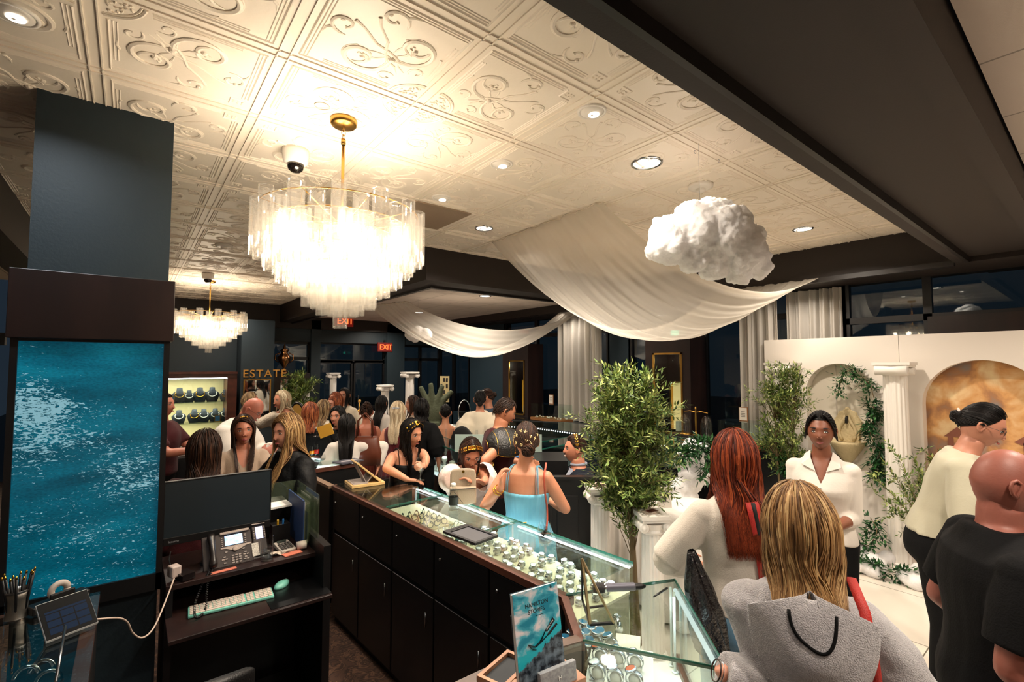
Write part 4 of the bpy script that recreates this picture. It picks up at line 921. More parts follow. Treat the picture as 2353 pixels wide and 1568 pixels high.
def head_mesh(m, HM, male=False, smile=0., mis=(0, 1, 2, 3), far=False, mouth='#9a4a40'):
    """sculpted head in head space (+Y face); material slots skin, lips, eye white, iris"""
    N, K = (26, 20) if far else (52, 44); vs = []; W, L, H = .074, .095, .118
    def g(a, b, c, sx, sz): return math.exp(-((a-b)/sx)**2-((c)/sz)**2)
    for i in range(K+1):
        t = PI*i/K; z = math.cos(t); r = math.sin(t)
        for k in range(N):
            a = 2*PI*k/N+PI/2; x, y = r*math.cos(a), r*math.sin(a)
            px, py, pz = x*W, y*L, z*H
            if z < 0:
                px *= 1-(.30 if male else .38)*(-z)**1.4
                if y < 0: py *= 1-(.22 if male else .45)*(-z)
                else: py *= 1+.06*(-z)
            if y > 0:
                f = min(1, y*1.6)
                py -= .006*g(z, .55, 0, .35, 1)*f*0
                py -= .0065*(g(x, .40, z-.06, .17, .13)+g(x, -.40, z-.06, .17, .13))*f
                py += .006*g(x, 0, z-.24, .55, .10)*f                                         # brow ridge
                nz = max(0, min(1, (.16-z)/.40)) if z > -.26 else max(0, 1-(-.26-z)/.07)
                py += .021*math.exp(-(x/(.11+.09*nz))**2)*nz*f if -.34 < z < .18 else 0     # nose
                py += .0055*g(x, .42, z+.22, .2, .22)*f+.0055*g(x, -.42, z+.22, .2, .22)*f   # cheeks
                zz = z+.53+(.0 if not smile else -.10*smile*(abs(x)/.25)**2)
                py += .007*g(x, 0, zz-.035, .24, .035)*f+.008*g(x, 0, zz+.045, .20, .04)*f    # lips
                py -= .004*g(x, 0, zz, .22, .018)*f
                py += .010*g(x, 0, z+.84, .26, .14)*f                                         # chin
            vs.append(HM @ V((px, py, pz)))
    fs = []; mi = []
    for i in range(K):
        t = PI*(i+.5)/K; z = math.cos(t); r = math.sin(t)
        for k in range(N):
            a = 2*PI*(k+.5)/N+PI/2; x, y = r*math.cos(a), r*math.sin(a)
            fs.append((i*N+k, (i+1)*N+k, (i+1)*N+(k+1) % N, i*N+(k+1) % N))
            zz = z+.53+(-.10*smile*(abs(x)/.25)**2 if smile else 0)
            lip = y > 0 and abs(x) < .27 and abs(zz) < .075*(1-(x/.27)**2*.75)
            mi.append(mis[0])
    n = len(m.v); m.v.extend([tuple(m.M @ p) for p in vs]); m.f.extend([tuple(n+q for q in f) for f in fs]); m.mi.extend(mi)
    for s_ in (-1, 1):
        # ears
        e = Matrix.Translation(HM @ V((s_*.074, -.004, -.006))) @ HM.to_3x3().to_4x4() @ Matrix.Rotation(s_*.35, 4, 'Z')
        R3 = (HM.to_3x3() @ Matrix.Rotation(s_*.45, 3, 'Z')).to_4x4()
        c = HM @ V((s_*.073, -.006, -.004))
        pts = [(0, .010, -.026), (0, .004, -.018), (0, .016, .0), (0, .016, .020), (0, .0, .030), (0, -.016, .022), (0, -.018, .004), (0, -.010, -.016), (0, .006, -.028)]
        m.tube([c+(R3 @ V((s_*.006, p[1], p[2]))) for p in pts], .0055, 6, mi=mis[0])
        m.ell(c, (.006, .016, .024), 8, 6, R3, mi=mis[0])
        # eyes
        c = HM @ V((s_*.030, .0785, .006)); R4 = HM.to_3x3().to_4x4()
        m.ell(c, (.0138, .0100, .0060), 14, 10, R4 @ Matrix.Rotation(-s_*.30, 4, 'Z'), mi=mis[2])
        c2 = HM @ V((s_*.0298, 0.0852, .0056)); m.ell(c2, (.0060, .0034, .0058), 12, 6, R4, mi=mis[3])
        # lids and brows
        up = [HM @ V((s_*(.030+dx), 0.0862-abs(dx)*.35, .0118-abs(dx)**2*32)) for dx in (-.016, -.010, 0, .010, .017)]
        m.tube(up, [.0012, .0028, .0036, .0030, .0014], 5, mi=mis[4] if len(mis) > 4 else mis[0])
        br = [HM @ V((s_*(.030+dx), .0925-abs(dx+.002)*.30-max(0, dx)*.35, .030-(dx-.004)**2*14)) for dx in (-.018, -.008, .004, .016, .025)]
        if len(mis) > 4: m.tube(br, [.002, .0034, .0032, .0024, .001], 5, mi=mis[4])
    if not far or True:
        def lipc(x, dz): # points over the mouth
            return HM @ V((x, .0985-.22*abs(x)-14*x*x, -.0625+dz+smile*.10*(x/.02)**2*.06))
        for dz, rr in ((.0022, .0030), (-.0036, .0038)):
            m.tube([lipc(x, dz*(1-(abs(x)/.021)**2)) for x in (-.021, -.014, -.006, 0, .006, .014, .021)], [.0008, rr*.75, rr, rr*.85 if dz > 0 else rr, rr, rr*.75, .0008], 7, mi=mis[1])
        if smile > 1: m.tube([lipc(x, -.0008)+HM.to_3x3() @ V((0, .0035, 0)) for x in (-.013, 0, .013)], .0022, 6, mi=mis[2])
    for s_ in (-1, 1): m.ell(HM @ V((s_*.0085, .1035, -.0300)), (.0062, .0075, .0055), 8, 6, HM.to_3x3().to_4x4(), mi=mis[0])
def hand(m, wr, d, nrm, curl=.6, s=1., mi=0, side=1, spread=1.):
    """wr wrist point, d hand direction, nrm palm normal (palm faces nrm), side: +1 right hand"""
    d = V(d).normalized(); nrm = V(nrm); nrm = (nrm-d*nrm.dot(d)).normalized(); w = d.cross(nrm)*side     # towards the thumb
    R = Matrix((w, d, nrm)).transposed().to_4x4()
    m.ell(wr+d*.045*s, (.038*s, .052*s, .015*s), 14, 8, R, mi); m.ell(wr+d*.012*s, (.026*s, .03*s, .018*s), 12, 7, R, mi)
    for i, (off, L) in enumerate([(.028, .078), (.0095, .086), (-.0095, .080), (-.027, .063)]):
        b = wr+d*.082*s+w*off*s*spread; a = 0; p = b; P = [b-d*.02*s, b]
        for seg, fr in enumerate((.45, .32, .23)):
            a += curl*(.55, .8, .6)[seg]+.03*i
            q = d*math.cos(a)+nrm*math.sin(a)+w*off*1.6*(spread-1); p = p+q*L*fr*s; P.append(p)
        m.tube(P, [.0085*s, .0088*s, .0082*s, .0074*s, .0055*s], 8, mi=mi)
    b = wr+d*.02*s+w*.022*s; P = [b, b+(d*.6+w*.75)*.032*s, b+(d*.85+w*.65)*.058*s+nrm*.012*s, b+(d+w*.35)*.078*s+nrm*(.02+.01*curl)*s]
    m.tube(P, [.012*s, .0105*s, .009*s, .0065*s], 8, mi=mi)
def ik(S_, T, a, b, pole):
    S_, T = V(S_), V(T); d = T-S_; L = min(d.length, (a+b)*.995); d.normalize(); T = S_+d*L
    x = (a*a-b*b+L*L)/(2*L); h = math.sqrt(max(1e-6, a*a-x*x)); p = V(pole); p = (p-d*p.dot(d)).normalized()
    return S_+d*x+p*h, T
def strands(HM, style, n, length, layers=.05, r=.004, wave=.012, seed=0, torso=None, knot=(0, -.9, .1), part=.0, segs=14, puff=1., hs=1., front=.25, spray=.015, gather=.25):
    hx0 = (HM @ V((0, 0, 0))).x; m = mb(); m.sh = []; rn = random.Random(seed); W, L, H = .078, .099, .121
    def surf(d, k): return HM @ (V((d.x*W*k, d.y*L*k, d.z*H*k)))
    def dirv(az, el): return V((math.sin(az)*math.cos(el), math.cos(az)*math.cos(el), math.sin(el)))
    kd = V(knot).normalized(); c = 0; hc0 = HM @ V((0, 0, 0))
    while c < n:
        az = rn.uniform(-PI, PI); el = math.asin(rn.uniform(-.35, 1)); aa = abs(az)
        hl = .74 if aa < .7 else (.74-(aa-.7)*.80 if aa < 1.5 else (.10-(aa-1.5)*.35))
        if el < hl: continue
        c += 1; k = puff*(1.03+layers*rn.random()*(1 if el > .35 else max(.1, el+.35)/.7)) if style in ('long', 'bob') else puff*(1.03+layers*rn.random()); d = dirv(az, el); P = []; shd = min(1, max(0, .42+.22*math.sin(az*11+el*3)+.18*math.sin(az*29+2)+rn.uniform(-.28, .34)))
        if style in ('long', 'bob'):
            sgn = 1 if (math.sin(az)-part) > 0 else -1
            tgt = az if aa > 1.45 else sgn*(1.15+.5*rn.random()) if rn.random() > front else sgn*(.95+.25*rn.random())
            el1 = -.15; hseg = max(4, segs//2)
            for i in range(hseg):
                t = i/(hseg-1); e = el+(el1-el)*t**1.2; z = az+(tgt-az)*min(1, t*1.5); kk = k*(.97 if i == 0 else 1+.03*math.sin(PI*t))
                P.append(surf(dirv(z, e), kk))
            base = P[-1]; out = (base-HM @ V((0, 0, 0))); out.z = 0; out.normalize(); tan = V((-out.y, out.x, 0))
            frontish = abs(tgt) < 1.32; ln = length*rn.uniform(.72, 1.05); ph = rn.uniform(0, 6.28); ph2 = (az*3+rn.uniform(-.4, .4)); cw = rn.uniform(.5, 1.3)*wave; drift = rn.uniform(-spray, spray)
            ks = segs-hseg+int(length*14)
            for i in range(1, ks+1):
                t = i/ks; q = base+V((0, 0, -ln*t))+tan*(cw*math.sin(t*length*22+ph2)*min(1, t*3)+drift*t)+out*(cw*.8*math.sin(t*length*17+ph2+1)*min(1, t*3)-.03*t)
                q.x = hx0+(q.x-hx0)*(1-gather*t)
                if torso:
                    rr = torso(q.z)
                    if rr:
                        rx, ry, cx, cy = rr; e2 = ((q.x-cx)/(rx))**2+((q.y-cy)/(ry))**2
                        if e2 < 1:
                            yy = ry*math.sqrt(max(0, 1-((q.x-cx)/rx)**2)); q = V((q.x, cy+(yy if frontish else -yy), q.z))
                P.append(q)
        else:
            if style == 'short': ang = rn.uniform(.25, .5)*length/.03
            else: ang = None
            m_ = segs-4
            for i in range(m_):
                t = i/(m_-1)
                om = math.acos(max(-.999, min(.999, d.dot(kd)))); tt = t if ang is None else min(1, t*ang/max(om, .01))
                q = (d*math.sin((1-tt)*om)+kd*math.sin(tt*om))/max(.05, math.sin(om)); q.normalize()
                P.append(surf(q, k*(.99 if i == 0 else 1+.05*math.sin(PI*t)*(1 if ang is None else .3))))
            if style == 'tail':
                b = P[-1]; ln = length*rn.uniform(.75, 1.05); o1 = V((rn.uniform(-1, 1), rn.uniform(-1, 1), 0))*.02
                for i in range(1, 7): t = i/6; P.append(b+(HM.to_3x3() @ V((0, -.05*math.sin(t*2), 0)))+V((0, 0, -ln*t))+o1*math.sin(PI*t*.9)*1.6)
        if style in ('long', 'bob'):
            for _ in range(3): P = [P[0]]+[P[i]*.5+(P[i-1]+P[i+1])*.25 for i in range(1, len(P)-1)]+[P[-1]]
        nn = len(P); rr = [r*(.5+.5*min(1, i/2))*(1 if i < nn*.6 else max(.12, 1-(i-nn*.6)/(nn*.4))) for i in range(nn)]
        m.shv = shd; m.tube(P, rr, 4, cap=False, flat=.35, u0=(P[0]-hc0).normalized())
    if style == 'updo':
        kc = surf(kd, 1.12)
        for i in range(max(40, n//4)):
            ax = V((rn.gauss(0, 1), rn.gauss(0, 1), rn.gauss(0, 1))).normalized(); u = ax.orthogonal().normalized(); w = ax.cross(u); R = length*rn.uniform(.75, 1.0); a0 = rn.uniform(0, 6.28)
            m.shv = rn.random(); m.tube([kc+(u*math.cos(a0+a)*R+w*math.sin(a0+a)*R*.8)+ax*rn.uniform(-.2, .2)*R for a in [i2*.42 for i2 in range(8)]], r*1.3, 4, cap=False)
    # scalp cap below the strands
    m.shv = .25; vs = []; NA, NE = 28, 12
    for j in range(NE+1):
        for i in range(NA):
            az = 2*PI*i/NA; az = az-2*PI if az > PI else az; aa = abs(az)
            hl = .70 if aa < .7 else (.70-(aa-.7)*.80 if aa < 1.5 else (.06-(aa-1.5)*.35)); e = PI/2+(hl-PI/2)*j/NE
            vs.append(surf(dirv(az, e), (1.02 if j < NE else .97)*puff**.5))
    m.add(vs, [(j*NA+i, j*NA+(i+1) % NA, (j+1)*NA+(i+1) % NA, (j+1)*NA+i) for j in range(NE) for i in range(NA)])
    return m
HAIRC = {'blonde': ('#4e341e', '#9c7448', '#d2b27e'), 'redhead': ('#260b06', '#74290f', '#a9502a'), 'auburn': ('#4a2010', '#8c4526', '#b56d42'), 'brown': ('#170d08', '#2e1a10', '#4a2c1b'),
         'black': ('#050404', '#0c0908', '#1a1310'), 'ash': ('#4a3826', '#84694a', '#b49a70'), 'pale': ('#8a765c', '#bca888', '#ddd0b4'), 'dkblonde': ('#5a3c1f', '#a37842', '#cfa566'), 'grey': ('#6f6a66', '#8f8a86', '#b0aaa6'), 'buzz': ('#1a100a', '#2c1b12', '#3b2618')}
def hairmat(k):
    c = HAIRC[k]; return mat('hair '+k, c[1], .5, attr=c, spec=.25)
def wrinkle(me, amp, f=(9, 9, 3.5), seed=0):
    n = len(me.vertices); co = np.empty(n*3); me.vertices.foreach_get('co', co); co = co.reshape(-1, 3)
    no = np.empty(n*3); me.vertex_normals.foreach_get('vector', no); no = no.reshape(-1, 3)
    rs = np.random.RandomState(int(abs(seed)*10) % 9999); d = np.zeros(n)
    ff = np.array(f)*1.7
    for k in range(7):
        w = rs.normal(size=3)*ff*(1+.35*k); w2 = rs.normal(size=3)*ff*.6; ph = rs.uniform(0, 6.28, 2)
        d += np.sin(co@w+ph[0]+1.6*np.sin(co@w2+ph[1]))/(1+.35*k)
    co += no*(d*amp*.28)[:, None]; me.vertices.foreach_set('co', co.ravel()); me.update()
def cutfaces(me, fn):
    import bmesh
    b = bmesh.new(); b.from_mesh(me); d = [f for f in b.faces if fn(f.calc_center_median())]
    bmesh.ops.delete(b, geom=d, context='FACES')
    bv = [v for v in b.verts if v.is_boundary]
    for _ in range(10):
        new = {}
        for v in bv:
            nb = [e.other_vert(v) for e in v.link_edges if e.is_boundary]
            if len(nb) == 2: new[v] = v.co*.4+(nb[0].co+nb[1].co)*.3
        for v, c in new.items(): v.co = c
    b.to_mesh(me); b.free()
def fabric(name, c, c2=None, rough=.8, bump=(180, .25), sheen=.2): return mat(name, c, rough, bump=bump, sheen=sheen, spec=.2, noise_mix=(c2, 6) if c2 else None)
class Person: pass
def person(label, px, py, D, face=0, H=None, male=False, skin='#c58a6c', top=None, bottom=None, dress=None, hair=None, arms=None, lean=0., headrot=(0, 0, 0), near=1, fat=1., seated=False, smile=0., lip='#9c4b44', group=None, hairm='brown', dx=0., twist=0., shw=1., lipoff=False, cat='person', hsc=1.0):
    P = atd(px, py, D); Ht = P.z if H is None else H
    z0 = P.z-Ht if not seated else P.z-Ht
    s = Ht/1.70; loc = V((P.x, P.y, 0))
    tc = V((-P.x, -P.y, 0)).normalized(); rp = V((-tc.y, tc.x, 0)); rp = rp if rp.dot(RT) > 0 else -rp
    f = math.radians(face); dr = tc*math.cos(f)+rp*math.sin(f); rz = math.atan2(-dr.x, dr.y)
    R = RM if male else RF; ln = lean
    def bend(p):
        p = V(p); zz = p.z/s
        if ln == 0 or zz < .86: return p
        t = min(1, (zz-.86)/.34); t = t*t*(3-2*t); a = ln*t; piv = V((0, 0, .95*s)); q = p-piv
        return V((q.x, q.y*math.cos(a)+q.z*math.sin(a), -q.y*math.sin(a)+q.z*math.cos(a)))+piv
    # keep the crown over the wanted point, feet on the floor
    if not seated and ln and H is None:
        for _ in range(6): s *= P.z/bend(V((0, 0, 1.70*s))).z
    crown = bend(V((0, 0, 1.70*s))); Rz = Matrix.Rotation(rz, 3, 'Z'); loc -= Rz @ V((crown.x, crown.y, 0)); zoff = P.z-crown.z if seated else 0.
    root = thing('person', label, cat, (loc.x, loc.y, 0), rz, group)
    Z = V((0, 0, zoff)); T = Person(); T.root = root; T.loc = loc; T.Rz = Rz; T.Z = Z; T.R = R; T.s = s; T.bend = bend; T.fat = fat
    vox = (.0105 if near == 1 else .0065) if near else .016
    B = mb()
    tr = mb(); tr.loft([(0, c, z, rx*(fat if z < 1.38 else (1+(fat-1)*.4)*shw if z < 1.43 else 1), ry*(fat if z < 1.38 else 1)) for z, rx, ry, c in R], 28)
    for p in tr.v: pass
    vs = [bend(V(p)*s)+Z for p in tr.v]; B.add(vs, tr.f)
    hc = bend(V((0, .018, 1.585))*s)+Z; nk = bend(V((0, -.012, 1.42))*s)+Z
    yaw, pit, rol = [math.radians(q) for q in headrot]
    HM = Matrix.Translation(hc) @ Matrix.Rotation(-ln*.8, 4, 'X') @ Matrix.Rotation(-yaw, 4, 'Z') @ Matrix.Rotation(-pit, 4, 'X') @ Matrix.Rotation(rol, 4, 'Y') @ Matrix.Scale(hsc, 4)
    T.HM = HM; T.hc = hc
    nb = HM @ V((0, -.022, -.025)); B.tube([nk-(nb-nk)*.15, nk.lerp(nb, .5), nb], [.057 if male else .048, .054 if male else .043, .046 if male else .038], 16)
    B.ell(HM @ V((0, -.018, -.02)), (.058, .070, .075), 16, 10, HM.to_3x3().to_4x4()); B.ell(HM @ V((0, .02, -.075)), (.040, .050, .028), 14, 8, HM.to_3x3().to_4x4())
    shx = (.172 if male else .143)*shw*(.5+.5*fat); hw = .085
    T.arm = []
    arms = arms or {}
    for side in (1, -1):
        Sx = bend(V((side*shx, -.004, 1.342))*s)+Z; A = arms.get('R' if side == 1 else 'L', {})
        tgt = A.get('to', (side*(shx+.09), .03, .84)); tgt = (Rz.inverted() @ (V(A['w'])-V((loc.x, loc.y, 0)))) if 'w' in A else V(tgt)*s+Z
        pole = V(A.get('pole', (side*.5, -1, -.2)))
        el, wr = ik(Sx, tgt, .285*s, .255*s, pole); ra = (.050 if male else .047)*(.4+.6*fat)*s; rf = (.038 if male else .035)*(.5+.5*fat)*s; rw = (.028 if male else .024)*s
        B.ell(Sx, (ra*1.02, ra*1.0, ra*.95), 12, 8)
        B.tube([Sx, Sx.lerp(el, .35), Sx.lerp(el, .8), el], [ra*1.0, ra*1.02, ra*.86, rf*1.05], 14)
        B.ell(el, rf*1.03, 10, 7); B.tube([el, el.lerp(wr, .3), el.lerp(wr, .75), wr], [rf, rf*1.08, rf*.82, rw], 14)
        if near or A.get('hand'):
            d = A.get('dir'); d = (wr-el) if d is None else V(d)
            nr = V(A.get('palm', (-side, 0, 0)))
            hand(B, wr, d, nr, A.get('curl', .45), (1.06 if male else .95)*s, side=side*A.get('flip', 1), spread=A.get('spread', 1.))
        else: B.ell(wr+(wr-el).normalized()*.06, (.025, .025, .05), 8, 6)
        T.arm.append((Sx, el, wr, ra, rf, rw))
    for side in (1, -1):
        if seated:
            hp = V((side*hw, 0, .90))*s+Z; kn = hp+V((side*.03, .42, -.02))*s; an = kn+V((0, -.02, -.42))*s
            an.z = max(an.z, .08)
        else: hp, kn, an = V((side*hw, -.005, .86))*s, V((side*(hw+.01), .015, .47))*s, V((side*(hw+.015), -.015, .085))*s
        B.tube([hp, hp.lerp(kn, .5), kn], [.088*s*(.5+.5*fat), .075*s, .054*s], 14); B.tube([kn, kn.lerp(an, .3), an], [.052*s, .054*s, .034*s], 12)
        B.ell(an+V((0, .07*s, -.045*s)), (.04*s, .115*s, .036*s), 12, 7)
        T.leg = (hp, kn, an)
    me = remeshed(B, vox, 3)
    HB = mb(); head_mesh(HB, HM, male, smile, (1 if False else 0, 1, 2, 3, 4), far=(near == 0))
    hm = skinmat(skin); lips = mat('lips '+lip, lip, .4); brow = mat('brow '+hairm, HAIRC[hairm][0], .7)
    hme = HB.mesh('h', [hm, lips, M_EYEW, M_PUP, brow], True)
    import bmesh
    for q in [hm, lips, M_EYEW, M_PUP, brow]: me.materials.append(q)
    b = bmesh.new(); b.from_mesh(me); b.from_mesh(hme); b.to_mesh(me); b.free()
    me.polygons.foreach_set('use_smooth', [True]*len(me.polygons))
    o = bpy.data.objects.new('body', me); COL.objects.link(o); o.parent = root
    # ---- garments
    def garment(name, m, mt, amp, cut=None, vx=None, f=(9, 9, 3.5), sm=3):
        g = remeshed(m, vx or (vox*1.15), sm); wrinkle(g, amp, f, len(name)+px*.01)
        if cut: cutfaces(g, lambda c: cut((c-Z)/s))
        g.materials.append(mt); q = bpy.data.objects.new(name, g); COL.objects.link(q); q.parent = root; return q
    def torso_shell(z_hi, z_lo, off, flare=0., big=1.):
        m = mb(); zs = []; z = z_lo
        while z < z_hi-1e-4: zs.append(z); z += .03
        zs.append(z_hi); rings = []
        for z in zs:
            rx, ry, c = ringat(R, z); k = fat if z < 1.38 else 1
            if 1.38 <= z < 1.43: rx *= (1+(fat-1)*.4)*shw
            fl = flare*max(0, (1.0-z))
            sq = 1.0 if z > 1.05 else 1.0
            lo = max(0, min(1, (1.36-z)/.1))
            rings.append((0, c, z, (rx*k+off*(1+lo*(big-1)))*sq+fl, ry*k+off*(1+lo*(big-1))+fl))
        m.loft(rings, 30); m.v = [tuple(bend(V(p)*s)+Z) for p in m.v]; return m
    if top:
        tm = top['m']; off = top.get('off', .016); g = torso_shell(top.get('hi', 1.425), top.get('lo', .88), off, top.get('flare', 0), top.get('big', 1.))
        sl = top.get('sleeve', 2.0); puffy = top.get('puff', 1.)
        for (Sx, el, wr, ra, rf, rw) in T.arm:
            o_ = off*1.0
            if sl > 0:
                g.ell(Sx, (ra*1.02+o_, ra*1.05+o_, ra*.95+o_*.8), 14, 9)
                e1 = Sx.lerp(el, min(1, sl)); g.tube([Sx, Sx.lerp(e1, .5), e1], [ra*.95+o_, (ra*1.0+o_)*puffy, (ra*.92+o_)*puffy], 16)
                if sl > 1:
                    g.ell(el, (rf+o_)*puffy, 12, 8); e2 = el.lerp(wr, min(.97, sl-1)); g.tube([el, el.lerp(e2, .5), e2], [(rf+o_)*puffy, (rf*1.02+o_)*puffy, max(rw, rf*.8)+o_*(.8 if puffy <= 1 else 1.1)], 16)
        T.top = garment(top.get('name', 'shirt'), g, tm, top.get('amp', .006), top.get('cut'), f=top.get('f', (9, 9, 3.5)))
    if bottom:
        g = torso_shell(bottom.get('hi', 1.0), .80, bottom.get('off', .012))
        for side in (1, -1):
            if seated:
                hp = V((side*hw, 0, .90))*s+Z; kn = hp+V((side*.03, .42, -.02))*s; an = kn+V((0, -.02, -.42))*s
            else: hp, kn, an = V((side*hw, -.005, .86))*s, V((side*(hw+.01), .015, .47))*s, V((side*(hw+.015), -.015, .085))*s
            g.tube([hp, hp.lerp(kn, .5), kn], [.098*s*(.5+.5*fat), .088*s, .070*s], 16); g.tube([kn, kn.lerp(an, .4), an], [.070*s, .068*s, .058*s], 14)
        garment(bottom.get('name', 'trousers'), g, bottom['m'], .004)
    if dress:
        hi = dress.get('hi', 1.30); wz = dress.get('waist', 1.08); lo = dress.get('lo', .15); pl = dress.get('pleats', 26); off = dress.get('off', .010)
        g = mb(); n = 180; rings = []; z = hi; zs = []
        while z > lo: zs.append(z); z -= .025
        zs.append(lo)
        for z in zs:
            if z > wz-.005: rx, ry, c = ringat(R, z); rx = rx*fat+off; ry = ry*fat+off; a = dress.get('pa', .012)
            else:
                rx, ry, c = ringat(R, max(z, .86)); t = (wz-z); rx = rx*fat+off+dress.get('flare', .12)*t; ry = ry*fat+off+dress.get('flare', .12)*t; a = .02+.05*min(1, t)
            nip = 1-.05*math.exp(-((z-wz)/.02)**2)
            vs = [tuple(bend(V(((rx*nip*(1+a*math.sin(q*pl)))*math.cos(q), c+(ry*nip*(1+a*math.sin(q*pl)))*math.sin(q), z))*s)+Z) for q in [2*PI*k/n for k in range(n)]]
            rings.append(vs)
        g.add([p for r_ in rings for p in r_], [(i*n+k, (i+1)*n+k, (i+1)*n+(k+1) % n, i*n+(k+1) % n) for i in range(len(rings)-1) for k in range(n)])
        gm = g.mesh('dress', dress['m'], True)
        if dress.get('cut'): cutfaces(gm, lambda c: dress['cut']((c-Z)/s))
        q = bpy.data.objects.new('dress', gm); COL.objects.link(q); q.parent = root; q.modifiers.new('so', 'SOLIDIFY').thickness = .003
        if dress.get('straps'):
            for side in (1, -1):
                for (x0, x1) in dress['straps']:
                    sm_ = mb(); pts = []
                    for i in range(13):
                        t = i/12; y = -1+2*t; xx = side*(x0+(x1-x0)*abs(math.cos(PI*t/1)))
                        zz = hi+(1.408-hi)*math.sin(PI*t)**.7; rx, ry, c = ringat(R, min(zz, 1.395))
                        yy = c+math.copysign(1, y)*(ry*fat+.008)*math.sqrt(max(.0, 1-(xx/(rx*fat+.03))**2))*abs(math.cos(PI*t))**.5
                        pts.append(bend(V((xx, yy, zz+.006))*s)+Z)
                    sm_.tube(pts, .0055, 6, flat=.5); sm_.build('strap', dress['m'], root, True)
    if hair:
        h = dict(hair); st = h.pop('style'); n = h.pop('n', 420 if near else 130); cut_t = h.pop('clear', .022)
        def torso(z):
            zz = (z-Z.z)/s
            if zz > 1.47 or zz < .9: return None
            rx, ry, c = ringat(R, zz); o1 = (top or {}).get('off', 0); b1 = bend(V((0, c, zz))*s)+Z
            return ((rx*fat+cut_t+o1)*s, (ry*fat+cut_t+o1)*s, b1.x, b1.y)
        sh = strands(HM, st, n, h.pop('length', .3), torso=torso, seed=int(px+py), r=h.pop('r', .0045 if near else .008), segs=h.pop('segs', 16 if near else 12), **h)
        T.hair = sh.build('hair', hairmat(hairm), root, True)
    return T
def leaf_crown(T, m, n=16, az0=-1.3, az1=1.3, el=.95, tilt=.0, leaf=.018, name='leaf_crown', w=.45, k=1.10, rows=1, mt=None):
    """gold headband with leaves following an arc over the head"""
    g = mb(); W, L, H = .078, .099, .121; HM = T.HM; pts = []
    for i in range(25):
        a = az0+(az1-az0)*i/24; d = V((math.sin(a), math.cos(a)*math.cos(el), math.cos(a)*math.sin(el))); pts.append(HM @ V((d.x*W*k, d.y*L*k, d.z*H*k)))
    g.tube(pts, .0028, 6)
    for r_ in range(rows):
        for i in range(n):
            j = 1+int(22*i/(n-1)); p = pts[j]; t = (pts[j+1]-pts[j-1]).normalized(); out = (p-T.hc).normalized()
            if i > n/2: t = -t
            for sg in (-1, 1):
                d = (t*.8+out*.35*(1+r_)+t.cross(out)*sg*.8).normalized(); c = p+d*leaf*.55
                Rm = Matrix((d, d.cross(out).normalized(), d.cross(out).normalized().cross(d)*-1)).transposed().to_4x4()
                g.ell(c, (leaf*.6, leaf*w*.6, .0012), 8, 4, Rm)
    return g.build(name, mt or M_GOLD, T.root, True)
def flowers(T, spots, m1, r=.010, name='hair_flower'):
    for az, el in spots:
        g = mb(); d = V((math.sin(az)*math.cos(el), math.cos(az)*math.cos(el), math.sin(el))); c = T.HM @ V((d.x*.09, d.y*.115, d.z*.137)); n = (c-T.hc).normalized(); u = n.orthogonal().normalized(); w = n.cross(u)
        for i in range(5):
            a = 2*PI*i/5; q = u*math.cos(a)+w*math.sin(a); Rm = Matrix((q, w*math.cos(a)-u*math.sin(a), n)).transposed().to_4x4(); g.ell(c+q*r*.8, (r*.7, r*.5, r*.22), 8, 5, Rm)
        g.ell(c+n*.003, r*.35, 6, 4); g.build(name, m1, T.root, True)
# ================================================================ DESK, LEFT COUNTER
t = thing('reception_desk', 'black staff desk with raised shelf under monitor and phone', 'desk', (0, 0, 0))
m = mb(); m.box(.17, .92, 2.95, 3.42, .885, .91); m.build('shelf', M_WOOD, t, bevel=.002)
m = mb(); m.box(.17, .90, 2.70, 3.30, .735, .755); m.build('keyboard_tray', M_WOOD, t, bevel=.003)
m = mb(); m.box(.17, .20, 2.95, 3.42, 0, .885); m.build('side_panel', M_BLACK, t); m = mb(); m.box(.88, .92, 2.80, 3.42, 0, .985); m.build('side_panel', M_BLACK, t)
m = mb(); m.box(.20, .88, 3.36, 3.42, 0, .885); m.build('back_panel', M_BLACK, t)
m = mb(); m.box(.60, .90, 2.72, 3.0, .7551, .758); m.build('inlay', mat('tray pad', '#0a0a0b', .3), t)
m = mb(); m.box(.2, .86, 2.8, 3.3, .04, .10); m.build('foot_box', M_BLACK, t)
# monitor
mo = thing('monitor', 'wide black computer monitor switched off on the desk', 'monitor', (.42, 3.16, .91), .0)
m = mb(); m.box(-.255, .255, 0, .022, .17, .465); m.build('screen', mat('dark screen', '#1c262c', .38, spec=.6), mo)
m = mb(); m.box(-.258, .258, -.004, .026, .135, .175); m.box(-.260, -.255, -.003, .026, .17, .468); m.box(.255, .260, -.003, .026, .17, .468); m.box(-.26, .26, -.003, .026, .465, .470); m.build('bezel', M_BLACK, mo, bevel=.002)
text_obj('maker_name', 'lenovo', .017, mat('logo grey', '#8a8c90', .4), mo, (-.235, -.005, .148), (PI/2, 0, 0), .0005)
m = mb(); m.box(-.03, .03, .01, .04, .0, .2); m.build('neck', M_BLACK, mo); m = mb(); m.lathe([(0, 0), (.09, 0), (.085, .012), (0, .014)], 28); m.build('foot', M_BLACK, mo)
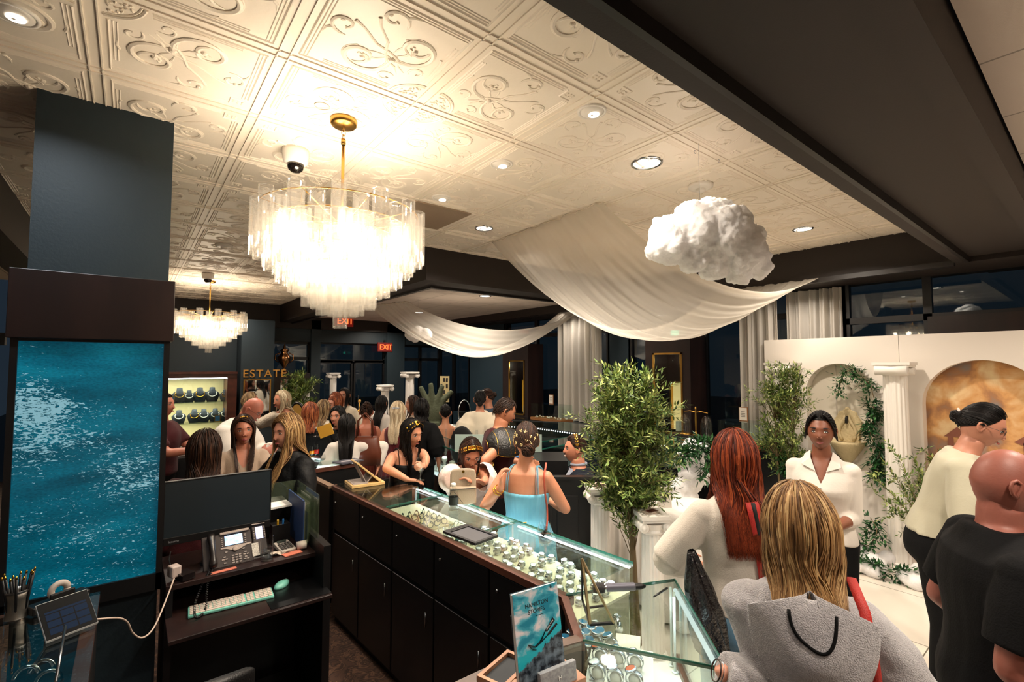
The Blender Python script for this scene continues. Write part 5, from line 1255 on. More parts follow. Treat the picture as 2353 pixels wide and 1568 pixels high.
# phone
ph = thing('desk_phone', 'grey office phone with handset, lit screen and key expansion module', 'phone', (.475, 3.035, .911), .03)
M_PH = mat('phone grey', '#2e2624', .5, spec=.2); M_PHS = mat('phone silver', '#8a7b70', .45)
TP = Matrix.Rotation(math.radians(52), 4, 'X')
def tilted(name, m, mt, par, off=(0, 0, 0), bev=0, sm=False):
    o = m.build(name, mt, par, sm, bevel=bev); o.rotation_euler = (math.radians(52), 0, 0); o.location = off; return o
m = mb(); m.box(-.14, .10, 0, .185, -.02, 0); m.build; base = tilted('housing', m, M_PH, ph, bev=.004)
m = mb(); m.box(-.055, .090, .175, .190, -.001, .012); tilted('top_trim', m, M_PHS, ph, bev=.003)
m = mb(); m.box(-.032, .055, .113, .168, .0, .003); sc_ = tilted('display', m, mat('lit display', '#6fa3d0', .3, emit=('#7ab0e0', 1.3), noise_mix=('#d5e4f5', 30)), ph)
m = mb(); m.grid(lambda u, v: V((-.055+.15*u, .098-.020*math.sin(PI*u)**3*(1-v)-.0+.008*(v), .004)), 24, 2); tilted('silver_arc', m, M_PHS, ph)
m = mb(); m.M = Matrix.Translation((.014, .086, .002)); m.lathe([(0, 0), (.013, 0), (.013, .006), (.010, .007), (0, .006)], 20); tilted('navigation_ring', m, M_PHS, ph, sm=True)
keys = []
for r_ in range(4):
    for c in range(3): keys.append((.000+.017*c, .052-.013*r_, .012, .008))
for (x, y) in [(-.040, .052), (-.048, .040), (-.032, .040), (-.040, .02), (.062, .058), (.056, .046), (.072, .046), (.062, .032), (.056, .02), (.072, .02), (-.03, .078), (.055, .08)]: keys.append((x, y, .012, .007))
for i in range(5): keys.append((-.046, .158-.011*i, .006, .006)); keys.append((.068, .158-.011*i, .008, .006))
for i in range(4): keys.append((-.02+.019*i, .105, .012, .005))
for x, y, w, h in keys:
    m = mb(); m.box(x-w/2, x+w/2, y-h/2, y+h/2, 0, .0035); tilted('key', m, mat('phone key', '#6e625c', .4), ph)
hs = mb(); P = [(-.098, .005+.0175*i, .020+.014*math.sin(PI*i/10)) for i in range(11)]; hs.tube(P, [.018, .021, .018, .015, .015, .015, .015, .015, .018, .021, .018], 12); tilted('handset', hs, mat('handset black', '#1d1715', .28), ph, sm=True)
m = mb(); m.box(.106, .176, .02, .205, -.02, 0); ex = tilted('expansion_module', m, M_PH, ph, bev=.004)
m = mb(); m.box(.106, .176, .198, .208, -.001, .01); tilted('module_trim', m, M_PHS, ph, bev=.002)
m = mb(); m.box(.124, .160, .115, .185, 0, .003); tilted('module_display', m, mat('lit display 2', '#8a94d8', .3, emit=('#a0a8e8', 1.3), noise_mix=('#d5e4f5', 30)), ph)
m = mb(); m.box(.095, .130, .02, .095, .004, .0045); o = tilted('note_paper', m, mat('note paper', '#c6c0b4', .8, noise_mix=('#8d877d', 160)), ph)
for i in range(5):
    for x in (.114, .169): m = mb(); m.box(x-.003, x+.003, .118+.014*i, .124+.014*i, 0, .003); tilted('key', m, mat('phone key', '#6e625c', .4), ph)
m = mb()
cord = [V((.37, 2.99, .93)), V((.345, 2.95, .87)), V((.335, 2.90, .78)), V((.31, 2.86, .765)), V((.285, 2.84, .775)), V((.29, 2.90, .82)), V((.33, 2.96, .89)), V((.355, 2.985, .925))]
def catm(P, n):
    out = []
    for i in range(len(P)-1):
        p0, p1, p2, p3 = P[max(0, i-1)], P[i], P[i+1], P[min(len(P)-1, i+2)]
        for k in range(n):
            t_ = k/n; out.append(.5*((2*p1)+(p2-p0)*t_+(2*p0-5*p1+4*p2-p3)*t_*t_+(3*p1-p0-3*p2+p3)*t_**3))
    return out+[P[-1]]
cp = catm(cord, 60); hel = []
for i, p in enumerate(cp):
    tg = (cp[min(i+1, len(cp)-1)]-cp[max(i-1, 0)]).normalized(); u = tg.orthogonal().normalized(); w = tg.cross(u); hel.append(p+u*.005*math.cos(i*1.1)+w*.005*math.sin(i*1.1))
o = mb().tube(hel, .0016, 5).build('coiled_cord', M_BLACK, ph, True); o.matrix_parent_inverse = ph.matrix_basis.inverted()
# keyboard and mouse
k0, k1 = V((.258, 2.875, .757)), V((.64, 2.845, .757)); kb = thing('keyboard', 'mint green keyboard with cream keys on the desk tray', 'keyboard', k0, math.atan2((k1-k0).y, (k1-k0).x))
M_MINT = mat('mint plastic', '#6fb3a2', .4); L = (k1-k0).length
m = mb(); m.box(0, L, 0, .115, 0, .014); m.build('body', M_MINT, kb, bevel=.004)
rnk = random.Random(2); kc = mat('cream key', '#c3b3a6', .5); nk_ = 0
for r_ in range(5):
    x = .008
    nkeys = 13 if r_ < 4 else 8
    ws = [(L*.66-.01)/13]*13 if r_ < 4 else [.022, .022, .022, .115, .022, .02, .02, .0]
    if r_ in (1, 2, 3): ws = ws[:]; ws[0] *= 1.3; ws[-1] *= .7
    for w in ws:
        if w < .005: continue
        if nk_ < 98: m = mb(); m.box(x, x+w-.003, .008+.021*(4-r_), .008+.021*(4-r_)+.017, .014, .0175); m.build('key', kc, kb)
        nk_ += 1; x += w
    for c in range(2):
        xx = L*.67+.018*c
        if nk_ < 98: m = mb(); m.box(xx, xx+.015, .008+.021*(4-r_), .025+.021*(4-r_), .014, .0175); m.build('key', kc, kb); nk_ += 1
    for c in range(4):
        xx = L*.775+.0205*c
        if nk_ < 98: m = mb(); m.box(xx, xx+.018, .008+.021*(4-r_), .025+.021*(4-r_), .014, .0175); m.build('key', kc, kb); nk_ += 1
p = atz(648, 1348, .757); ms = thing('computer_mouse', 'mint green computer mouse right of the keyboard', 'mouse', p, -.9)
m = mb(); m.ell((0, 0, .008), (.030, .055, .024), 20, 12); m.v = [(x*(1-.35*max(0, y/.055)), y, max(0, z)) for x, y, z in m.v]; m.build('body', M_MINT, ms, True); m = mb(); m.box(-.003, .003, .02, .035, .024, .030); m.build('wheel', mat('grey rubber', '#44504c', .6), ms)
# water tumbler, calculator, tape, notes
goblet((.63, 3.0, .911), 'straight glass tumbler of water in front of the phone module', .13, .034, M_WATER, .45, stem=False)
ca = thing('calculator', 'pale calculator with paper roll right of the glass tumbler', 'calculator', (.745, 3.09, .911), .2)
m = mb(); m.cbox((0, 0, .018), (.085, .12, .02), 0, .2); m.build('body', mat('calculator beige', '#a39a90', .5), ca, bevel=.003)
for i in range(4):
    for j in range(4): m = mb(); m.cbox((-.028+.018*i, -.04+.018*j, .026+.0036*j), (.012, .011, .006)); m.build('key', mat('calculator key', '#4a4542', .5), ca)
m = mb(); m.cbox((0, .045, .040), (.05, .022, .004), 0, .2); m.build('display', mat('lcd', '#2d332e', .3), ca)
m = mb(); m.tube([(.0, 0, 0), (.05, 0, 0)], .024, 24); o = m.build('paper_roll', mat('roll paper', '#b8aaa0', .8), smooth=True); o.location = (.80, 3.045, .935); tag(o, 'small roll of till paper at the right end of the desk', 'paper roll')
m = mb(); m.grid(lambda u, v: V((.66+.10*u, 3.02+.05*v, .913+.008*math.sin(u*9)*math.cos(v*5)+.008)), 10, 6); o = m.build('receipt', mat('receipt paper', '#b9a998', .8)); tag(o, 'curled receipt paper lying before the calculator', 'paper')
m = mb(); m.cbox((.765, 3.005, .914), (.10, .05, .004), .2); o = m.build('note_pad', mat('coral paper', '#b8654f', .8)); tag(o, 'coral note sheet under the receipt on the desk shelf', 'paper')
m = mb(); m.cbox((.42, 2.985, .9125), (.12, .03, .002), .06); o = m.build('note_strip', mat('coral paper', '#b8654f', .8)); tag(o, 'coral paper strip sticking out below the phone', 'paper')
# acrylic organiser
og = thing('desk_organiser', 'tall acrylic divider organiser at the right end of the desk', 'organiser', (0, 0, 0))
M_ACR = mixmat('tinted acrylic', (.90, .95, .88), gloss=.14, diffuse='#9fae8e', dfac=.06)
m = mb(); m.box(.893, .899, 2.96, 3.44, .985, 1.235); m.box(.70, .899, 3.434, 3.44, .985, 1.235); m.build('panel', M_ACR, og)
m = mb(); m.box(.70, .88, 3.36, 3.42, .911, 1.10); m.build('black_box', M_BLACK, og)
for i in range(4): m = mb(); m.box(.85+.011*i, .853+.011*i, 3.02+.02*i, 3.38, .94-.03*(i == 3), 1.20-.05*(3-i)*.5); m.build('divider', M_ACR, og)
for i, (c, lb) in enumerate([('#28406b', 'blue folder standing in the acrylic organiser'), ('#8f8a86', 'grey file standing in the acrylic organiser'), ('#b9b2a6', 'cream file nearest the acrylic side')]):
    m = mb(); m.box(.835+.013*i, .841+.013*i, 3.05+.03*i, 3.40, .912, 1.19-.02*i); o = m.build('folder', mat('folder '+c, c, .6)); tag(o, lb, 'folder', 'files in the organiser')
m = mb(); m.cbox((.76, 3.37, 1.108), (.15, .13, .012), .05); o = m.build('paper_stack', mat('paper', '#e8e4dc', .7)); tag(o, 'stack of white paper on the black box behind the monitor', 'paper')
m = mb(); m.box(.70, .80, 3.20, 3.28, .911, 1.03); o = m.build('pen_box', M_BLACK); tag(o, 'black desk box of small things behind the calculator', 'box')
for i, (c, lb) in enumerate([('#c79a1e', 'yellow highlighter cap in the black desk box'), ('#2a6fb0', 'blue pen cap in the black desk box')]):
    m = mb(); m.tube([(.73+.03*i, 3.21, 1.0), (.73+.03*i, 3.205, 1.06)], .006, 8); o = m.build('marker', mat('marker '+c, c, .4)); tag(o, lb, 'pen')
# charger and cable
ad = atz(400, 1325, .93); t = thing('power_adapter', 'white power adapter cube at the desk edge by the water panel', 'charger', ad, .35)
m = mb(); m.box(-.022, .022, -.028, .028, 0, .055); m.build('body', mat('white plastic', '#b8a79f', .4), t, bevel=.006)
m = mb(); m.tube([(0, .028, .03), (.0, .06, .07), (.02, .09, .10)], .003, 6); m.build('plug_lead', M_BLACK, t)
pts = [ad+V((0, -.02, 0)), atd(385, 1370, 2.25), atd(355, 1440, 2.1), atd(328, 1466, 2.0), atd(305, 1455, 1.95), atd(292, 1430, 1.9), atd(270, 1421, 1.85), atd(222, 1424, 1.78)]
o = mb().tube(catm(pts, 10), .0035, 8).build('charging_cable', mat('white cable', '#b9a596', .5), None, True); tag(o, 'white cable drooping from adapter to the payment tablet', 'cable')
m = mb(); m.cbox((.25, 3.0, .93), (.06, .08, .03), .4); o = m.build('black_scanner', mat('gloss black', '#191414', .15)); tag(o, 'small glossy dark device beside the phone handset', 'scanner')
# left glass counter
t = thing('display_counter', 'dark glass-topped counter in the bottom left corner under the tablet', 'display counter', (0, 0, 0))
m = mb(); m.box(-.8, -.075, 1.0, 2.66, .04, .72); m.box(-.115, -.075, 1.0, 2.66, .7, 1.03); m.build('cabinet', M_BLACK, t)
m = mb(); m.box(-.8, -.07, .98, 2.68, 1.045, 1.055); m.build('top_glass', M_TOPGLASS, t); m = mb(); m.box(-.112, -.07, .98, 2.68, 1.03, 1.044); m.box(-.8, -.11, 2.66, 2.69, 1.02, 1.044); m.build('edge_strip', M_WOODL, t)
m = mb(); m.box(-.8, -.13, 1.0, 2.5, .72, .73); m.build('deck', mat('navy felt', '#0b1c28', .8), t); m = mb(); m.ell((-.068, 2.05, .9), .008, 8, 6); m.build('lock', M_BRASS, t, True)
area_in(t, 'case_lamp', (-.4, 1.8, .98), .05, .9, .35, 'cool')
for k_, (px, py) in enumerate([(60, 1560), (95, 1545), (110, 1570)]):
    p = atz(px, py, .80); m = mb(); m.tube([p+V((.035*math.cos(a), .02*math.sin(a), .035*math.sin(a))) for a in [PI*i/10 for i in range(11)]], .008, 8, flat=.4); o = m.build('silver_bracelet', M_SILV, smooth=True); tag(o, 'silver bracelet arched in the dark left case', 'bracelet', 'bracelets in the left case')
m = mb(); m.tube([atz(150, 1440, 1.14), atz(128, 1568, 1.065)], .004, 8); o = m.build('stylus', M_STEEL, smooth=True); tag(o, 'thin steel stylus leaning against the payment tablet', 'stylus')
# pen cup
p = atz(38, 1418, 1.056); t = thing('pen_cup', 'brushed metal pen cup in front of the water panel', 'cup', p)
m = mb(); m.lathe([(.036, 0), (.034, .005), (.030, .03), (.032, .07), (.037, .10), (.035, .10), (.030, .07), (.028, .03), (0, .01)], 28, cap=False); m.build('body', mat('brushed pewter', '#8d8880', .35, metal=.9), t, True)
m = mb(); m.lathe([(.0375, .094), (.039, .098), (.0375, .102)], 28, cap=False); m.build('rim', M_STEEL, t, True)
rp_ = random.Random(6)
pens = None
for i in range(12):
    a = 2*PI*i/12; r1 = .012+.012*(i % 2); b_ = p+V((r1*math.cos(a), r1*math.sin(a), .012)); tp = p+V(((r1+.022)*math.cos(a), (r1+.022)*math.sin(a), .145+rp_.uniform(-.01, .012)))
    t = thing('pen', 'black pen with gold tip standing in the metal cup', 'pen', (0, 0, 0), 0, 'pens in the metal cup')
    m = mb(); m.tube([b_, tp], .0042, 8); m.build('barrel', M_BLACK, t, True); d = (tp-b_).normalized(); m = mb(); m.tube([tp, tp+d*.012], [.004, .0025], 8); m.build('tip', M_GOLD, t, True)
# payment tablet
p = atz(152, 1448, 1.056); t = thing('payment_tablet', 'white wedge payment terminal with tilted black touch screen', 'payment terminal', p, .42); t.scale = (.72,)*3
m = mb(); m.add([(-.10, -.075, .01), (.10, -.075, .01), (.10, .06, .145), (-.10, .06, .145), (-.10, -.07, 0), (.10, -.07, 0), (.10, .065, .135), (-.10, .065, .135)], [(0, 1, 2, 3), (7, 6, 5, 4), (0, 4, 5, 1), (1, 5, 6, 2), (2, 6, 7, 3), (3, 7, 4, 0)]); m.build('back_shell', mat('white plastic gloss', '#c4c6c6', .3), t)
m = mb(); m.add([(-.07, -.05, .005), (.07, -.05, .005), (.07, .05, .125), (-.07, .05, .125), (-.05, .09, .06), (.05, .09, .06), (-.06, .06, 0), (.06, .06, 0), (-.07, -.04, 0), (.07, -.04, 0)], [(0, 1, 2, 3), (3, 2, 5, 4), (4, 5, 7, 6), (0, 3, 4, 6, 8), (1, 9, 7, 5, 2), (8, 6, 7, 9)]); m.build('wedge_base', mat('white plastic gloss', '#c4c6c6', .3), t)
sc_ = mb(); sc_.box(-.098, .098, 0, .185, 0, .003); o = sc_.build('screen', mat('black glass', '#060709', .5, spec=.08), t); o.location = (0, -.074, .0125); o.rotation_euler = (math.atan2(.135, .135), 0, 0); scr = o
M_TILE_UI = mat('dim screen tile', '#0e1826', .6, spec=.05, emit=('#33507a', .10))
m = mb(); m.box(-.08, .08, .125, .135, .003, .0034); m.build('screen_bar', M_TILE_UI, scr)
for i in range(3):
    for j in range(3): m = mb(); m.box(-.08+.055*i, -.03+.055*i, .018+.036*j, .048+.036*j, .003, .0034); m.build('screen_tile', M_TILE_UI, scr)
# tape dispenser
p = atz(140, 1395, 1.056); t = thing('tape_dispenser', 'black tape dispenser with white tape roll behind the tablet', 'tape dispenser', p+V((0, .03, 0)), .5)
m = mb(); m.box(-.10, .08, -.03, .03, 0, .03); m.box(-.05, .03, -.03, -.02, .03, .06); m.build('body', M_BLACK, t, bevel=.006)
m = mb(); m.tube([(-.01+.026*math.cos(a), 0, .058+.026*math.sin(a)) for a in [2*PI*i/24 for i in range(25)]], .010, 8, flat=1.2); m.build('tape_roll', mat('tape white', '#b8aca2', .5), t, True)
# chair back
t = thing('office_chair', 'dark leather swivel chair cut by the bottom edge below the desk', 'chair', (.19, 2.06, 0), .05)
def cb(u, v):
    a = (u-.5)*2.0; return V((.25*math.sin(a), .20-.26*math.cos(a), .50+.40*v-.10*(1-math.cos(a*1.2))*v))
m = mb(); m.grid(cb, 30, 12); o = m.build('backrest', mat('dark leather', '#0e0d0d', .45, bump=(150, .3)), t, True); s_ = o.modifiers.new('s', 'SOLIDIFY'); s_.thickness = .05; s_.offset = 0; bv = o.modifiers.new('b', 'BEVEL'); bv.width = .02; bv.segments = 3; bv.limit_method = 'ANGLE'
m = mb(); m.ell((0, .12, .47), (.24, .23, .05), 24, 10); m.build('seat', mat('dark leather', '#0e0d0d', .45), t, True)
m = mb(); m.tube([(0, .1, .05), (0, .1, .44)], .03, 12); m.build('pedestal', M_STEEL, t, True)
for i in range(5): a = 2*PI*i/5; m = mb(); m.bar((0, .1, .07), (.26*math.cos(a), .1+.26*math.sin(a), .05), .04, .03); m.tube([(.26*math.cos(a)-.01, .1+.26*math.sin(a), .025), (.26*math.cos(a)+.01, .1+.26*math.sin(a), .025)], .025, 10); m.build('leg', M_BLACK, t)
# ================================================================ EVENT DECOR AND FAR BAY
M_LEAF = mat('olive leaf', '#3f5a24', .5, attr=('#2a4014', '#5b7430', '#a3ab62'), spec=.4); M_LEAFD = mat('ruscus leaf', '#1d4a22', .45, attr=('#0f2c14', '#22532a', '#3d7038'), spec=.4)
M_BARK = mat('slim trunk', '#6b5a3c', .8, bump=(40, .5)); M_OLIVE = mat('black olives', '#15100e', .3)
def leafquad(m, p, d, up, L, w, sh):
    s = d.cross(up)
    s = s.normalized()*w if s.length > 1e-5 else d.orthogonal().normalized()*w
    n = s.cross(d).normalized()*(w*.35); m.shv = sh
    m.add([p, p+d*L*.45+s, p+d*L, p+d*L*.45-s, p+d*L*.5-n], [(0, 1, 4), (1, 2, 4), (2, 3, 4), (3, 0, 4)])
def twig_leaves(m, P, rn, L=.05, w=.008, step=.018, start=.2):
    n = len(P); tot = 0
    for i in range(1, n):
        a, b = P[i-1], P[i]; seg = (b-a).length; k = max(1, int(seg/step))
        for j in range(k):
            f = (i-1+j/k)/(n-1)
            if f < start: continue
            p = a.lerp(b, j/k); t = (b-a).normalized(); o1 = t.orthogonal().normalized(); o1 = Quaternion(t, rn.uniform(0, 6.28)) @ o1
            for sg in (1, -1):
                d = (t*.75+o1*sg*.8+V((0, 0, .1))).normalized(); leafquad(m, p, d, V((rn.uniform(-.4, .4), rn.uniform(-.4, .4), 1)), L*rn.uniform(.7, 1.15), w, rn.random())
    leafquad(m, P[-1], (P[-1]-P[-2]).normalized(), V((0, 0, 1)), L, w, rn.random())
def curve_pts(a, b, bow, n=6):
    a, b = V(a), V(b); return [a.lerp(b, i/(n-1))+V(bow)*4*(i/(n-1))*(1-i/(n-1)) for i in range(n)]
def tree(label, base, H, cr, cz, n, seed, trunks=2, leaf=.05, lm=None, name='olive_tree', z0=0., w=.008, spread=1.):
    rn = random.Random(seed); t = thing(name, label, 'tree' if name == 'olive_tree' else 'plant', (base[0], base[1], z0)); f = mb(); f.sh = []; tr = mb()
    stems = []
    for k in range(trunks):
        ox = V((rn.uniform(-.04, .04)*spread, rn.uniform(-.04, .04)*spread, 0)); tip = V((rn.uniform(-.1, .1)*spread, rn.uniform(-.1, .1)*spread, (H-z0)*rn.uniform(.8, .95)))
        P = curve_pts(ox, tip, (rn.uniform(-.04, .04), rn.uniform(-.04, .04), 0), 9); stems.append(P)
        q = mb(); q.tube(P, [.020*(1-.75*i/8)*(1 if name == 'olive_tree' else .4) for i in range(9)], 8); q.build('trunk', M_BARK, t, True)
    for i in range(n):
        P = rn.choice(stems); z = cz-z0+rn.uniform(-1, 1)*(H-cz)*.95; hh = P[-1].z; j = min(7, max(0, int(8*(z-.12)/hh))); a = P[j].copy()
        ang = rn.uniform(0, 6.28); k = math.sqrt(max(.05, 1-((z-(cz-z0))/(H-cz+.02))**2)); R = cr*k*rn.uniform(.45, 1.05)
        b = V((a.x*.5+R*math.cos(ang), a.y*.5+R*math.sin(ang), z+rn.uniform(-.02, .12)))
        Q = curve_pts(a, b, (0, 0, .04), 6); tr.tube(Q, [.004, .0035, .003, .002, .0015, .001], 4); twig_leaves(f, Q, rn, leaf, w, .020, .35)
        for _ in range(2):
            c = Q[rn.randint(3, 5)]; e = c+V((rn.uniform(-1, 1), rn.uniform(-1, 1), rn.uniform(-.3, 1))).normalized()*.13; twig_leaves(f, curve_pts(c, e, (0, 0, .01), 4), rn, leaf, w, .018, .1)
    tr.build('branches', M_BARK, t, True); f.build('foliage', lm or M_LEAF, t); return t
base1 = atd(1455, 1200, 3.42)
tree('tall leafy olive tree with two slim trunks in front of the white pedestal', (base1.x, base1.y), 1.93, .34, 1.40, 250, 3, trunks=3, leaf=.056, w=.0085)
b2 = atd(1805, 1000, 5.15); tree('olive tree with dark berries against the backdrop left column', (b2.x, b2.y), 2.00, .30, 1.45, 130, 9, trunks=2, leaf=.05)
b3 = atd(688, 900, 9.6); tree('bamboo-like green plant far behind the sequinned blouse', (b3.x, b3.y), 1.85, .28, 1.35, 60, 5, trunks=3, leaf=.10, w=.012)
for px, py, D in []: pass
# fluted columns
def column(label, p, h, r, cap, group=None, name='fluted_column', flutes=16):
    t = thing(name, label, 'column', p, 0, group)
    def star(z, rr):
        return [(rr*(1-.075*(.5+.5*math.cos(flutes*a)))*math.cos(a), rr*(1-.075*(.5+.5*math.cos(flutes*a)))*math.sin(a), z) for a in [2*PI*k/128 for k in range(128)]]
    m = mb(); zs = [.10, .12, h-.14, h-.12]; rings = [star(.10, r*1.0), star(h*.5, r*.97), star(h-.13, r*.92)]
    m.add([q for R_ in rings for q in R_], [(i*128+k, i*128+(k+1) % 128, (i+1)*128+(k+1) % 128, (i+1)*128+k) for i in range(2) for k in range(128)]); m.build('shaft', M_WHITE, t, False)
    m = mb(); m.box(-r*1.4, r*1.4, -r*1.4, r*1.4, 0, .045); m.lathe([(0, .045), (r*1.3, .045), (r*1.35, .06), (r*1.1, .075), (r*1.15, .09), (r*1.02, .10), (0, .10)], 32); m.build('base', M_WHITE, t, True).data.polygons.foreach_set('use_smooth', [False]*1) if False else m.build('base', M_WHITE, t)
    m = mb(); m.lathe([(0, h-.13), (r*.95, h-.13), (r*1.05, h-.115), (r*.98, h-.10), (r*1.15, h-.06), (0, h-.06)], 32); m.box(-cap, cap, -cap, cap, h-.025, h); m.box(-cap*.92, cap*.92, -cap*.92, cap*.92, h-.045, h-.025)
    m.build('capital', M_WHITE, t)
    for s_ in (-1, 1):
        for f_ in (-1, 1):
            v = mb(); pts = [(s_*(cap*.78)+.028*math.exp(-.22*a)*math.cos(a)*s_, f_*cap*.72, h-.075+.030*math.exp(-.22*a)*math.sin(a)) for a in [PI/2-i*.5 for i in range(22)][::-1] if a < 9] if False else None
            v.M = Matrix.Translation((s_*cap*.80, 0, h-.078)) @ Matrix.Rotation(PI/2, 4, 'X'); rr = .033*cap/.1
            v.lathe([(0, -cap*.85), (rr*.5, -cap*.88), (rr*.55, -cap*.85), (rr*.8, -cap*.87), (rr, -cap*.85), (rr*.8, 0), (rr, cap*.85), (rr*.8, cap*.87), (rr*.55, cap*.85), (rr*.5, cap*.88), (0, cap*.85)], 20); v.build('volute', M_WHITE, t, True)
            break
    return t
p = atd(1378, 1118, 3.7); c1 = column('white ionic pedestal left of the olive tree trunks, card on top', (p.x, p.y, 0), p.z, .075, .100, 'short ionic pedestals', 'ionic_pedestal'); c1.rotation_euler = (0, 0, -.6)
p2 = atd(1497, 1178, 3.25); c2 = column('white ionic pedestal right of the olive tree trunks, nearer the counter', (p2.x, p2.y, 0), p2.z, .075, .100, 'short ionic pedestals', 'ionic_pedestal'); c2.rotation_euler = (0, 0, -.6)
for q, lb in ((p, 'printed cards lying on the pedestal left of the tree'), (p2, 'printed cards spread on the pedestal right of the tree')):
    m = mb()
    for i in range(3): m.cbox((.012*i-.01, .01*i, .003+.003*i), (.11, .07, .002), .5*i-.4, mi=0)
    m.cbox((0, 0, .0125), (.08, .045, .001), -.1, mi=1); o = m.build('cards', [mat('card pale', '#d0bfae', .5), mat('card dark', '#5b2c22', .5)]); o.location = q; tag(o, lb, 'cards')
column('tall white fluted column between the two backdrop arches', (5.93, 1.36, 0), 2.03, .105, .15)
column('tall white fluted column behind the right olive tree', (5.93, 2.40, 0), 2.03, .105, .15)
for px, py, D, r, cap, lb in [(885, 885, 9.6, .085, .13, 'short white column among the guests, left of the teal pillar'), (942, 855, 10.3, .10, .15, 'tall slender white column by the far right windows'), (766, 857, 10.6, .075, .12, 'white column reflected-looking before the dark doors'), (704, 886, 9.9, .07, .11, 'thin white column beside the green far plant')]:
    q = atd(px, py, D); column(lb, (q.x, q.y, 0), q.z, r, cap, flutes=12)
# backdrop with arches
def arch_panel(m, y0, y1, x, th, H, openings, mi=0):
    """front face at x (facing -x) with arched holes; openings (ya, yb, zbot, zspring)"""
    import bmesh
    ops = sorted(openings); prev = y0
    for (ya, yb, zb, zs) in ops:
        m.box(x, x+th, prev, ya, 0, H, mi); r = (yb-ya)/2; yc = (ya+yb)/2
        if zb > 0: m.box(x, x+th, ya, yb, 0, zb, mi)
        N = 24; arc = [(yc-r*math.cos(PI*i/N), zs+r*math.sin(PI*i/N)) for i in range(N+1)]
        for i in range(N):
            (a, b), (c, d) = arc[i], arc[i+1]
            vs = [(x, a, b), (x, c, d), (x, c, H), (x, a, H), (x+th, a, b), (x+th, c, d), (x+th, c, H), (x+th, a, H)]
            m.add(vs, [(0, 1, 2, 3), (4, 7, 6, 5), (0, 4, 5, 1)], mi)
        prev = yb
    m.box(x, x+th, prev, y1, 0, H, mi)
bk = thing('backdrop_wall', 'white freestanding backdrop with two arched niches', 'backdrop', (0, 0, 0))
m = mb(); arch_panel(m, 1.372, 2.70, 6.15, .14, 2.31, [(1.60, 2.24, .86, 1.70)]); m.build('arch_panel', M_WPANEL, bk)
m = mb(); arch_panel(m, -.6, 1.368, 6.15, .14, 2.31, [(.34, 1.20, .02, 1.62)]); m.build('arch_panel', M_WPANEL, bk)
m = mb(); m.box(6.29, 6.31, 1.5, 2.4, 0, 2.2); m.build('niche_back', mat('niche cream', '#d9d2c2', .6), bk)
def mural_mat():
    m = bpy.data.materials.new('painted clouds'); m.use_nodes = True; nt = m.node_tree; b = nt.nodes['Principled BSDF']; tc = nt.nodes.new('ShaderNodeTexCoord')
    n = nt.nodes.new('ShaderNodeTexNoise'); n.inputs['Scale'].default_value = 3.6; n.inputs['Detail'].default_value = 7; n.inputs['Distortion'].default_value = .35; nt.links.new(tc.outputs['Object'], n.inputs['Vector'])
    r = nt.nodes.new('ShaderNodeValToRGB'); e = r.color_ramp.elements; e[0].position = .36; e[0].color = S('#8f8580'); e[1].position = .70; e[1].color = S('#f3ddae')
    q = e.new(.46); q.color = S('#b07e56'); q = e.new(.55); q.color = S('#dba468'); nt.links.new(n.outputs['Fac'], r.inputs[0]); nt.links.new(r.outputs[0], b.inputs['Base Color']); b.inputs['Roughness'].default_value = .6; return m
m = mb(); m.box(6.33, 6.35, -.4, 1.3, 0, 2.2); mur = m.build('mural', mural_mat(), bk)
m = mb(); P_T = mat('painted temple', '#8d5644', .6)
x = 6.322
for y in (1.03, .95, .42, .52): m.box(x, 6.33, y-.02, y+.02, .95, 1.30)
m.add([(x, 1.08, 1.30), (x, .88, 1.30), (x, .98, 1.40)], [(0, 1, 2)]); m.add([(x, .60, 1.30), (x, .34, 1.20), (x, .46, 1.42)], [(0, 1, 2)]); m.box(x, 6.33, .34, 1.10, .88, .95); m.build('painted_temple', P_T, mur)
# fountain
ft = thing('wall_fountain', 'carved pale stone wall fountain with dark spout in the left niche', 'fountain', (6.27, 1.87, 0))
M_STONE = mat('sandstone', '#c9b78e', .8, bump=(45, .6))
m = mb(); prof = [(-.10, 1.16), (-.105, 1.28), (-.13, 1.32), (-.13, 1.38), (-.09, 1.44), (-.075, 1.48), (-.03, 1.50), (0, 1.535)]
poly = [(y, z) for y, z in prof]+[(-y, z) for y, z in prof[-2::-1]]; n = len(poly)
m.add([(0, y, z) for y, z in poly]+[(-.035, y*.96, z) for y, z in poly], [tuple(range(n)), tuple(range(2*n-1, n-1, -1))]+[(i, (i+1) % n, n+(i+1) % n, n+i) for i in range(n)]); m.build('back_plate', M_STONE, ft, bevel=.006)
for s_ in (-1, 1):
    m = mb(); m.tube([(-.04, s_*(.05+.03*math.sin(i*.7)), 1.17+.04*i) for i in range(8)], [.014, .018, .014, .018, .014, .02, .014, .008], 8); m.build('scroll', M_STONE, ft, True)
m = mb(); m.lathe([(0, .92), (.03, .93), (.07, .98), (.12, 1.06), (.17, 1.14), (.175, 1.17), (.155, 1.17), (.10, 1.10), (0, 1.08)], 28, c=(-.06, 0, 0), cap=False); m.build('basin', M_STONE, ft, True)
m = mb(); m.tube([(-.04, 0, 1.43), (-.06, 0, 1.42), (-.065, 0, 1.36)], .013, 8); m.build('spout', M_BLACK, ft, True)
